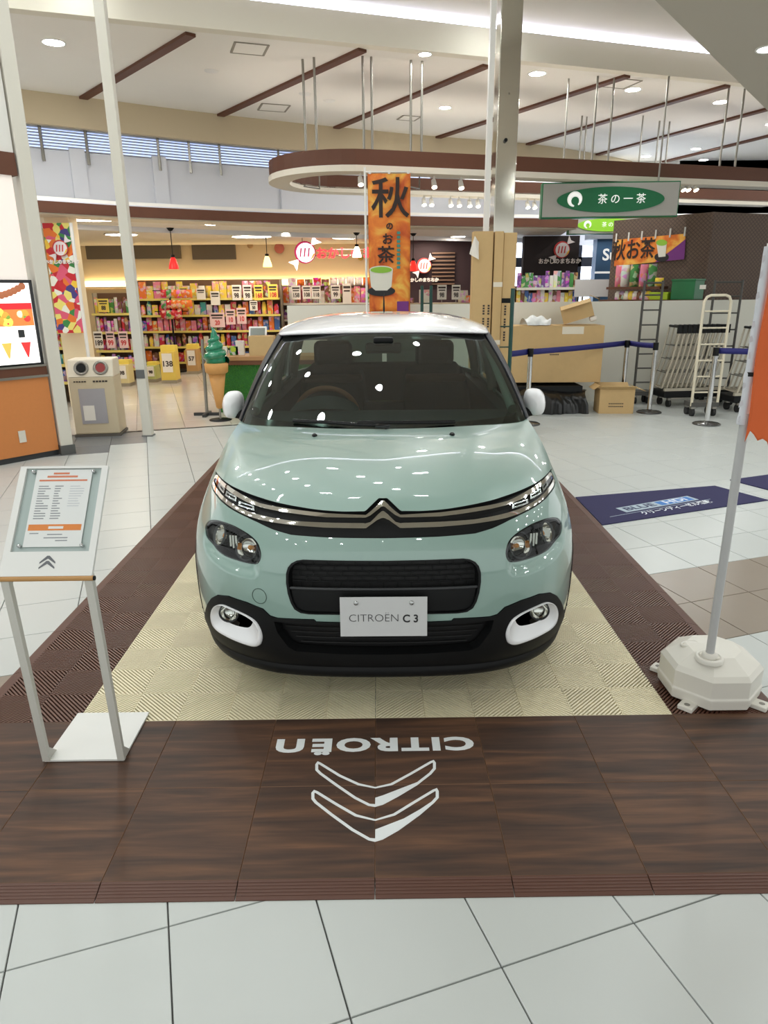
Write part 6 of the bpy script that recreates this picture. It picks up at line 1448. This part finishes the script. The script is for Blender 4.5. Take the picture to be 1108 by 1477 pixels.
MB().box((.2,-.254,(b1-b0)-.06),(.3,.002,.1)).build('clear_tape', mat('clear_tape',(226,216,196),.2), big)
ln = thing('small_carton', 'small cardboard carton tilted on top of the big carton', 'carton', (at(835,468,8.6).x,8.62,.40+(b1-b0)+.012), 0); ln.rotation_euler=(0,math.radians(-17),math.radians(-14)); ln.location.z += .062; carton(ln,.42,.26,.24,True)
MB().box((.19,-.04,-.04),(.10,.14,.07)).build('white_crumple', M_CARDW, ln, bevel=.02); MB().box((.27,0,.24),(.13,.25,.006),Matrix.Rotation(.7,3,'Y')).build('top_flap', M_CARD, ln); MB().box((0,-.17,.22),(.41,.1,.006),Matrix.Rotation(.5,3,'X')).build('top_flap', M_CARD, ln)
pb = thing('plastic_bag', 'white plastic bag lying on the big carton', 'bag', (at(775,468,8.5).x,8.5,.40+(b1-b0)+.008)); MB().grid(lambda u,v:((u-.5)*.46*(1-.3*v),.12*math.cos(PI*v)+.02*math.sin(14*u),.005+.13*math.sin(PI*v)*(1-.8*abs(u-.42))+.018*math.sin(17*u+6*v)*math.sin(PI*v)),30,16).build('film', mat('white_film',(230,232,230),.35), pb)
a0,a1,b0,b1 = face(868,552,914,597,7.75); Pb = atz(890,597); oc = thing('open_carton', 'small open cardboard carton on the floor beside the plastic sheeting', 'carton', (Pb.x,Pb.y+.18,0), math.radians(-4)); w_=a1-a0; carton(oc,w_,.32,.34,True)
for sy in (-1,1): MB().box((0,sy*.2,.36),(w_,.1,.006),Matrix.Rotation(sy*.55,3,'X')).build('top_flap', M_CARD, oc)
MB().box((w_/2+.07,0,.34),(.16,.32,.006),Matrix.Rotation(.35,3,'Y')).build('top_flap', M_CARD, oc); MB().box((-w_/2-.05,0,.36),(.1,.32,.006),Matrix.Rotation(-.6,3,'Y')).build('top_flap', M_CARD, oc)
for j in range(8): MB().box((-.1+j*.026,-.165,.14),(.018,.001,.014)).build('print_mark', M_CARDK, oc); MB().box((-.1+j*.026,-.165,.10),(.018,.001,.014)).build('print_mark', M_CARDK, oc)
# dark green rack posts
M_GRN = mat('rack_green',(18,66,58),.35)
def green_rack(pxs,pyt,Y,label,rungs):
    xs=[at(p,pyt,Y).x for p in pxs]; zt=at(pxs[0],pyt,Y).z; o=thing('green_rack',label,'rack',(sum(xs)/len(xs),Y,0)); 
    for x in xs: MB().cyl((x-sum(xs)/len(xs),0,0),(x-sum(xs)/len(xs),0,zt),.022,n=10).build('post', M_GRN, o); MB().cyl((x-sum(xs)/len(xs),0,0),(x-sum(xs)/len(xs),0,.03),.05,n=12).build('foot', M_BLK, o)
    for z in rungs: MB().cyl((min(xs)-sum(xs)/len(xs)-(.0 if len(xs)>1 else .12),0,z),(max(xs)-sum(xs)/len(xs),0,z),.008,n=6).build('rung', M_GRN, o)
green_rack((609,622),412,8.3,'pair of dark green rack posts seen over the car roof',(1.2,1.5))
green_rack((740,),416,6.25,'single dark green post in front of the tall cartons',(.4,.62,.84,1.06,1.28))
# ------------------------------------------------------------------ crowd-control posts and belts
M_BELT = mat('navy_belt',(30,30,105),.6); POSTS=[]
def stanchion(x,y,label):
    o=thing('barrier_post',label,'barrier post',(x,y,0)); MB().lathe([(0,0),(.17,0),(.17,.012),(.15,.022),(.05,.03),(.03,.05),(0,.05)],28).build('base', mat('post_base',(110,110,110),.2,metal=.9), o); MB().cyl((0,0,.03),(0,0,.88),.03,n=16).build('tube', mat('post_chrome',(215,215,215),.14,metal=1.0), o); MB().cyl((0,0,.86),(0,0,.96),.036,n=16).build('belt_head', M_BLK, o); return o
q=[atz(762,588),atz(905,578),atz(936,595),atz(1019,612)]
q[0]=Vector((at(766,500,7.3).x,7.3,0)); q[1]=Vector((at(905,495,8.6).x,8.6,0))
for v,lb in zip(q,('chrome barrier post behind the car mirror, in front of the big carton','chrome barrier post between the grey ladder trolley and the open carton','chrome barrier post with round base beside the open carton','chrome barrier post nearest the orange flag')): POSTS.append(stanchion(v.x,v.y,lb))
def belt(a,b,label):
    a=Vector((a[0],a[1],.92)); b=Vector((b[0],b[1],.92)); d=(b-a); n=Vector((-d.y,d.x,0)).normalized()*.002; mb=MB(); N_=12
    mb.grid(lambda u,v: a+d*u+Vector((0,0,-.036+.072*v-.006*math.sin(PI*u))),N_,1); o=mb.build('barrier_belt',M_BELT,solid=.003); tag(o,label,'belt')
belt((at(716,505,6.9).x,6.9),(q[0].x-.036,q[0].y),'navy barrier belt left of the post behind the car mirror'); belt((q[0].x+.036,q[0].y),(q[1].x-.036,q[1].y),'long navy barrier belt in front of the big carton'); belt((q[1].x+.036,q[1].y),(q[2].x-.036,q[2].y),'short navy barrier belt by the ladder trolley'); belt((q[3].x+.036,q[3].y),(q[3].x+1.1,q[3].y-.25),'navy barrier belt running right behind the orange flag')
# ------------------------------------------------------------------ trolleys
M_TUBE = mat('trolley_tube',(186,178,160),.4,metal=.3); M_TUBD = mat('trolley_dark',(74,72,68),.45); M_CREAMT = mat('cream_tube',(224,214,190),.45); M_WHEEL = mat('castor_rubber',(34,34,34),.7)
def castor(o,x,y):
    MB().cyl((x-.02,y,.055),(x+.02,y,.055),.055,n=16).build('castor', M_WHEEL, o); MB().box((x,y,.115),(.05,.06,.03)).build('castor_fork', M_STEEL, o)
def cart_base(loc,w,d,rot,label):
    o=thing('trolley_base',label,'trolley',loc,rot); MB().box((0,0,.19),(w,d,.10)).build('deck', M_BLK, o, bevel=.02); MB().box((0,-d/2+.02,.26),(w,.04,.04)).build('front_rail', M_TUBE, o)
    for sx in (-1,1):
        for sy in (-1,1): castor(o,sx*(w/2-.12),sy*(d/2-.08))
    return o
def nested_cart(p,rot,label,group,lean=.18,h=.86,w=.40):
    o=thing('nested_cart',label,'cart',p,rot,group); y0=0
    MB().tube([(-w*.0,0,.28),(lean*.6,0,.28+h*.5),(lean,0,.28+h)],.017,8).build('front_tube', M_TUBE, o)
    MB().tube([(-.0,w,.28),(lean*.6,w,.28+h*.5),(lean,w,.28+h)],.013,8).build('rear_tube', M_TUBE, o)
    MB().cyl((lean,0,.28+h),(lean,w,.28+h),.018,n=10).build('handle', M_BLK, o); MB().box((lean-.02,0,.28+h-.03),(.05,.05,.12)).build('handle_bracket', M_BLK, o); MB().cyl((0,0,.28),(0,w,.28),.012,n=8).build('bottom_tube', M_TUBE, o)
    for k in range(3): MB().cyl((lean*(.25+.25*k)*1.1,0,.28+h*(.25+.22*k)),(lean*(.25+.25*k)*1.1,w,.28+h*(.25+.22*k)),.006,n=6).build('wire', M_TUBD, o)
    return o
def y_of(px_,py_): return atz(px_,py_)
G0,G1 = y_of(950,586),y_of(1000,582); 
gA=Vector((4.25,8.55,0))
cart_base((4.76,8.76,0),1.2,.42,math.radians(6),'dark wheeled base under the left row of nested carts')
for k in range(11):
    nested_cart((4.17+k*.075,8.56+.012*k,0),0,'folded cart, %s from the left in the left nested row' % ORD[k],'left row of nested carts')
cart_base((5.42,8.22,0),1.0,.42,math.radians(6),'dark wheeled base under the right row of nested carts')
for k in range(10):
    nested_cart((5.0+k*.075,8.0+.012*k,0),0,'folded cart, %s from the left in the right nested row' % ORD[k],'right row of nested carts')
def ladder(pxl,pxr,pyt,pyb,Y,label,mt,n,round_top,z0=.0):
    A,B=at(pxl,pyb,Y),at(pxr,pyb,Y); zt=at((pxl+pxr)/2,pyt,Y).z; zb=max(z0,at((pxl+pxr)/2,pyb,Y).z); w=B.x-A.x; o=thing('ladder_frame',label,'trolley frame',((A.x+B.x)/2,Y,0)); r=.018
    if round_top: MB().tube([(-w/2,0,zb),(-w/2,0,zt-.08),(-w/2+.03,0,zt-.02),(-w/2+.08,0,zt),(w/2-.08,0,zt),(w/2-.03,0,zt-.02),(w/2,0,zt-.08),(w/2,0,zb)],r,10).build('hoop', mt, o)
    else:
        for sx in (-1,1): MB().cyl((sx*w/2,0,zb),(sx*w/2,0,zt),r,n=10).build('upright', mt, o)
        MB().cyl((-w/2,0,zt-.03),(w/2,0,zt-.03),r*.8,n=8).build('top_bar', mt, o)
    for k in range(n): z=zb+(zt-zb)*(k+.6)/(n+.55); MB().cyl((-w/2,0,z),(w/2,0,z),r*.6,n=8).build('rung', mt, o)
    MB().box((0,.1,.16),(w+.02,.24,.06)).build('deck', M_TUBD, o)
    if zb > .13:
        for sx in (-1,1): MB().cyl((sx*w/2,0,.14),(sx*w/2,0,zb+.01),r,n=8).build('leg', mt, o)
    for sx in (-1,1): castor(o,sx*(w/2-.03),.03); castor(o,sx*(w/2-.03),.19)
ladder(913,938,405,580,8.88,'tall grey ladder trolley in front of the hoarding',M_TUBD,7,False,.2)
ladder(997,1034,426,588,7.75,'cream tubular ladder trolley with rounded top',M_CREAMT,6,True,.2)
ladder(1012,1050,404,560,9.12,'dark grey tall trolley frame behind the cream ladder',M_TUBD,6,False,.2)
p=at(1014,414,9.1); lf=[o for o in COL.objects if o.name.startswith('ladder_frame')][-1]; MB().box((p.x,9.10,p.z),(.09,.006,.06)).build('paper_tag',M_CARDW,lf,world=True)
# ------------------------------------------------------------------ floor mats
M_NAVY = mat('navy_mat',(38,36,78),.85,noise=.06,nscale=60)
def flat_quad(pts, z0, z1): return MB().prism(pts if sum(pts[i][0]*pts[(i+1)%4][1]-pts[(i+1)%4][0]*pts[i][1] for i in range(4)) > 0 else pts[::-1], z0, z1)
q=[atz(868,757),atz(1108,722),atz(1033,700),atz(828,722)]
mA=thing('floor_mat','navy floor mat with blue lettering beside the platform','mat',(2.45,3.75,0))
pts=[(1.665,3.205),(3.20,3.79),(2.97,4.235),(1.665,3.93)]
flat_quad([(1.662,3.21),(3.20,3.79),(2.97,4.235),(1.662,3.93)],0.0005,.008).build('mat_body',M_NAVY,mA,world=True)
ex=(Vector(atz(1010,711))-Vector(atz(893,731))); ex.z=0; ey=Vector((-ex.y,ex.x,0))
mL=mat('mat_grey_print',(170,185,196),.7); mBl=mat('mat_blue_print',(60,120,190),.7); mDk=mat('mat_dark_print',(30,40,80),.7)
B0,B1,B2,B3=[atz(x,y,.008) for x,y in ((891,735),(1014,726),(1018,718),(897,731))]
c=(atz(950,727,.0085)); exn=ex.normalized(); eyn=ey.normalized()
wq=(atz(1014,722)-atz(893,733)).length
MM=basis(c,exn,eyn); 
def mat_rect(x0,x1,y0,y1,z,nm,mt):
    V=[MM@Vector((x,y,z)) for x,y in ((x0,y0),(x1,y0),(x1,y1),(x0,y1))]; V2=[MM@Vector((x,y,0)) for x,y in ((x0,y0),(x1,y0),(x1,y1),(x0,y1))]
    MB().add(V2+V,[(4,5,6,7)]+[(i,(i+1)%4,4+(i+1)%4,4+i) for i in range(4)]).build(nm,mt,mA,world=True)
mat_rect(-wq/2,wq/2,-.055,.065,.001,'label_band',mL); mat_rect(-.0,wq/2-.03,-.04,.05,.0014,'label_blue',mBl)
def mat_txt(t,size,x,y,mt,w=None,z=.0018):
    me=text_mesh(t,size,.0003,.002); xs=[v.co.x for v in me.vertices]
    if w: me.transform(Matrix.Diagonal((w/(max(xs)-min(xs)),1,1,1)))
    me.transform(MM@Matrix.Translation((x,y,z))); me.transform(Matrix.Translation(-Vector(mA.location))); me.materials.clear(); me.materials.append(mt); me.name='mat_lettering'; link('mat_lettering',me,mA)
mat_txt('BLUE',.10,-wq*.25,.005,mDk,wq*.4); mat_txt('HDi',.10,wq*.24,.005,mat('mat_white_print',(225,230,235),.7),wq*.3); mat_txt('クリーンディーゼル搭載',.075,.06,-.135,mat('mat_white_print',(225,230,235),.7),wq*.95)
mat_rect(-wq*.75,wq*.62,-.088,-.083,.001,'thin_line',mL)
mB=thing('floor_mat','second navy floor mat further right at the frame edge','mat',(3.9,4.5,0))
a=Vector(atz(1053,693)); d=Vector((.934,.356,0)); n=Vector((-.45,.89,0)); f=Vector((.30,-.60,0)); 
pts=[a+Vector((.0,.0,0)),a+f*.62,a+f*.62+d*1.5,a+d*1.5]; flat_quad([(p.x,p.y) for p in pts],.0005,.008).build('mat_body',M_NAVY,mB,world=True)
# ------------------------------------------------------------------ price stand at the left
ps=thing('price_stand','white metal price stand with slanted sheet and wooden rail on the wood tiles','price stand',(-1.07,.55,PH))
M_PSW=mat('stand_white',(224,224,220),.45); M_PSL=mat('stand_leg',(196,194,186),.45); M_MARB=mat('base_plate_white',(226,226,222),.35,noise=.04,nscale=5)
MB().bb(-.145,.145,0,.30,.001,.009).build('base_plate',M_MARB,ps,bevel=.001)
zt=.79-PH-.012
for sx in (-1,1):
    x=sx*.137; MB().add([(x-.013,-.004,.006),(x+.013,-.004,.006),(x+.013,.012,.006),(x-.013,.012,.006),(x-.013,-.054,zt),(x+.013,-.054,zt),(x+.013,-.030,zt),(x-.013,-.030,zt)],[(0,1,5,4),(1,2,6,5),(2,3,7,6),(3,0,4,7),(4,5,6,7)]).build('leg',M_PSL,ps)
    MB().add([(x-.011,.012,.009),(x-.011,.06,.009),(x-.011,.008,.06),(x+.011,.012,.009),(x+.011,.06,.009),(x+.011,.008,.06)],[(0,1,2),(5,4,3),(1,4,5,2),(0,2,5,3)]).build('gusset',M_PSL,ps)
# slanted panel
PA0=Vector((0,-.055,zt)); PB0=Vector((0,.20,1.085-PH)); ey_=(PB0-PA0); PLn=ey_.length; ey_.normalize(); PM=basis(PA0,(1,0,0),ey_)
def pbox(x0,x1,y0,y1,z0,z1,nm,mt,bev=0): 
    mb=MB(); mb.bb(x0,x1,y0,y1,z0,z1); me=mb.mesh(nm,mt); me.transform(PM); o=link(nm,me,ps)
    if bev: md=o.modifiers.new('b','BEVEL'); md.width=bev; md.segments=2
    return o
W=.152
pbox(-W,W,0,.085,-.012,0,'panel_lower',M_PSW); pbox(-W,-W+.022,.085,PLn,-.012,0,'side_rail',M_PSW); pbox(W-.022,W,.085,PLn,-.012,0,'side_rail',M_PSW); pbox(-W+.022,W-.022,PLn-.008,PLn,-.012,0,'top_rail',M_PSW)
pbox(-W+.022,W-.022,.085,PLn-.008,-.014,-.010,'back_sheet',mat('panel_grey',(176,188,186),.4))
pbox(-.095,.098,.103,PLn-.012,-.006,-.0045,'paper',mat('paper_white',(238,236,236),.7))
mb=MB(); mb.add([(-W+.03,.092,.001),(W-.03,.092,.001),(W-.03,PLn-.010,.001),(-W+.03,PLn-.010,.001)],[(0,1,2,3)]); me=mb.mesh('acrylic_sheet',glass('acrylic',(250,252,251),1.3)); me.transform(PM); link('acrylic_sheet',me,ps)
mO=mat('print_orange',(232,136,60),.6); mG=mat('print_grey',(150,150,156),.7); mR=mat('print_red',(222,130,96),.7)
pz=-.0044
pbox(-.088,.09,.103+.058,.103+.08,pz,pz+.0004,'orange_band',mO); pbox(-.08,.085,PLn-.056,PLn-.050,pz,pz+.0004,'orange_line',mR)
rr=random.Random(5)
for k in range(15):
    y=.103+.10+k*.0092
    if y<PLn-.07: pbox(-.078,-.078+rr.uniform(.02,.045),y,y+.0035,pz,pz+.0003,'text_line',mG); pbox(-.022,-.022+rr.uniform(.015,.035),y,y+.0035,pz,pz+.0003,'text_line',mG)
    if y<PLn-.07 and k>4: pbox(.03,.03+rr.uniform(.03,.05),y,y+.0025,pz,pz+.0003,'text_line',mat('print_pale',(205,205,212),.7))
for k,(x0,x1,y) in enumerate(((-.03,.05,.03),(-.02,.03,.042),(-.08,-.05,.046),(.01,.05,.02))): pbox(x0,x1,.103+y,.103+y+.0035,pz,pz+.0003,'text_line',mG)
for k,(x0,x1,y) in enumerate(((-.035,.02,PLn-.030),(-.055,.05,PLn-.042))): pbox(x0,x1,y,y+.007,pz,pz+.0003,'title_line',mR)
pbox(-.02,.03,.103+.064,.103+.073,pz+.0004,pz+.0006,'price_digits',mat('paper_white',(238,236,236),.7))
for sx in (-1,1):
    for y in (.105,PLn-.022):
        mb=MB(); mb.lathe([(.006,-.008),(.006,.005),(.003,.007),(0,.007)],12,(sx*.104,y,0)); me=mb.mesh('stand_bolt',M_SCHR); me.transform(PM); link('stand_bolt',me,ps)
mb=MB()
for dy in (0,.018):
    V=[(-.026,.024+dy,.0003),(0,.042+dy,.0003),(.026,.024+dy,.0003),(.026,.030+dy,.0003),(.004,.052+dy,.0003),(-.004,.052+dy,.0003),(-.026,.030+dy,.0003)]
    mb=MB(); mb.add([(x,y,z) for x,y,z in V]+[(x,y,z+.0004) for x,y,z in V],[(7,8,12,13),(8,9,10,11,12)] if False else [(7,8,11,12,13),(8,9,10,11)]); me=mb.mesh('chevron_mark',mat('print_dark_grey',(100,102,106),.5)); me.transform(PM); link('chevron_mark',me,ps)
mb=MB(); mb.cyl((-W-.004,-.006,-.008),(W+.004,-.006,-.008),.009,n=12); me=mb.mesh('wooden_rail',mat('oak_rail',(186,140,84),.5)); me.transform(PM); link('wooden_rail',me,ps)
for sx in (-1,1):
    mb=MB(); mb.cyl((sx*(W+.004),-.006,-.008),(sx*(W+.009),-.006,-.008),.008,n=12); me=mb.mesh('rail_cap',M_BLK); me.transform(PM); link('rail_cap',me,ps)
# ------------------------------------------------------------------ orange flag with water-filled base at the right
fb=thing('flag_stand','white water-filled plastic flag base with white pole and torn orange flag','flag stand',(1.425,.99,PH))
M_PLW=mat('white_poly',(222,218,208),.4)
def octo(r,c,z,tw=0,sx=1,sy=1): return [(sx*r*math.cos(PI/8+PI/4*k+tw)/math.cos(PI/8)*1.0,sy*r*math.sin(PI/8+PI/4*k+tw)/math.cos(PI/8),z) for k in range(8)]
rings=[octo(.185,0,.012),octo(.19,0,.05),octo(.19,0,.058),octo(.185,0,.062),octo(.185,0,.135),octo(.17,0,.155),octo(.10,0,.20),octo(.03,0,.208)]
V=[p for r_ in rings for p in r_]; F=[]
for i in range(len(rings)-1): F+=[(i*8+k,i*8+(k+1)%8,(i+1)*8+(k+1)%8,(i+1)*8+k) for k in range(8)]
F.append(tuple(range((len(rings)-1)*8,len(rings)*8)))
MB().add(V,F).build('tank',M_PLW,fb,bevel=.008,seg=3)
for k in range(4):
    t=PI/4+PI/2*k; c=Vector((.205*math.cos(t),.205*math.sin(t),.010)); MB().box(c,(.075,.06,.02),Matrix.Rotation(t,3,'Z')).build('foot',M_PLW,fb,bevel=.004); MB().lathe([(.012,0),(0,.001)],12,c+Vector((.012*math.cos(t),.012*math.sin(t),.0102))).build('bolt_hole',mat('hole_grey',(140,136,128),.7),fb)
MB().tube([(-.085+.035*math.cos(t),.03+.02*math.sin(t),.196+.004*math.cos(t)) for t in np.linspace(0,2*PI,18)[:-1]],.006,8,True).build('filler_cap',M_PLW,fb)
PX,PY=-.055,-.085
MB().lathe([(.055,.185),(.055,.20),(.042,.205),(.04,.198)],24,(PX,PY,0)).build('collar_ring',M_PLW,fb)
MB().lathe([(.03,.18),(.03,.215),(.022,.22),(.0,.22)],20,(PX,PY,0)).build('pole_socket',M_PLW,fb)
HP=1.80-PH
M_POLE=mat('flag_pole_grey',(186,186,186),.35)
MB().cyl((PX,PY,.2),(PX,PY,1.2),.0165,n=16).build('lower_pole',M_POLE,fb); MB().cyl((PX,PY,1.2),(PX,PY,HP),.0125,n=14).build('upper_pole',M_TRIMW,fb)
MB().tube([(PX,PY,HP-.03),(PX+.004,PY,HP-.006),(PX+.03,PY,HP),(PX+.62,PY,HP)],.011,10).build('arm',M_TRIMW,fb)
M_FLAG=mat('orange_cloth',(226,104,48),.7,noise=.10,nscale=7)
def flagf(u,v):
    z=HP-.02-(HP-.02-1.10)*v; edge=.03*math.sin(31*u)*v**8+.02*math.sin(67*u)*v**8; return (PX-.006+.60*u+.004*math.sin(9*v),PY-.030+.022*math.sin(9*u+2.5*v)*min(1,u*5)+.010*math.sin(21*u-4*v)*min(1,u*5),z+edge+.10*u*v**3*math.sin(3.4*u))
MB().grid(flagf,40,44).build('cloth',M_FLAG,fb,solid=.0015)
def sleeve(u,v):
    z=HP-.01-(HP-.01-1.16)*v; t=2*PI*u; fr=.004*math.sin(37*v)*math.sin(11*v)*(.4+v); return (PX-.006+(.014+max(0,fr))*math.cos(t)-.004*v,PY+.016*math.sin(t),z)
MB().grid(sleeve,14,50).build('pole_sleeve',mat('sleeve_white',(212,214,220),.6),fb)
rr=random.Random(9)
for k in range(9):
    z=1.18+.07*k+rr.uniform(-.02,.02); s=rr.uniform(.008,.02); MB().add([(PX-.014,PY-.01,z),(PX-.018-s,PY-.012,z-.012),(PX-.022-s*.5,PY-.008,z+.010),(PX-.014,PY-.006,z+.022)],[(0,1,2,3)]).build('torn_shred',mat('sleeve_white',(212,214,220),.6),fb,solid=.001)
MB().cyl((PX,PY,1.335),(PX,PY,1.35),.0235,n=14).build('black_band',M_BLK,fb)
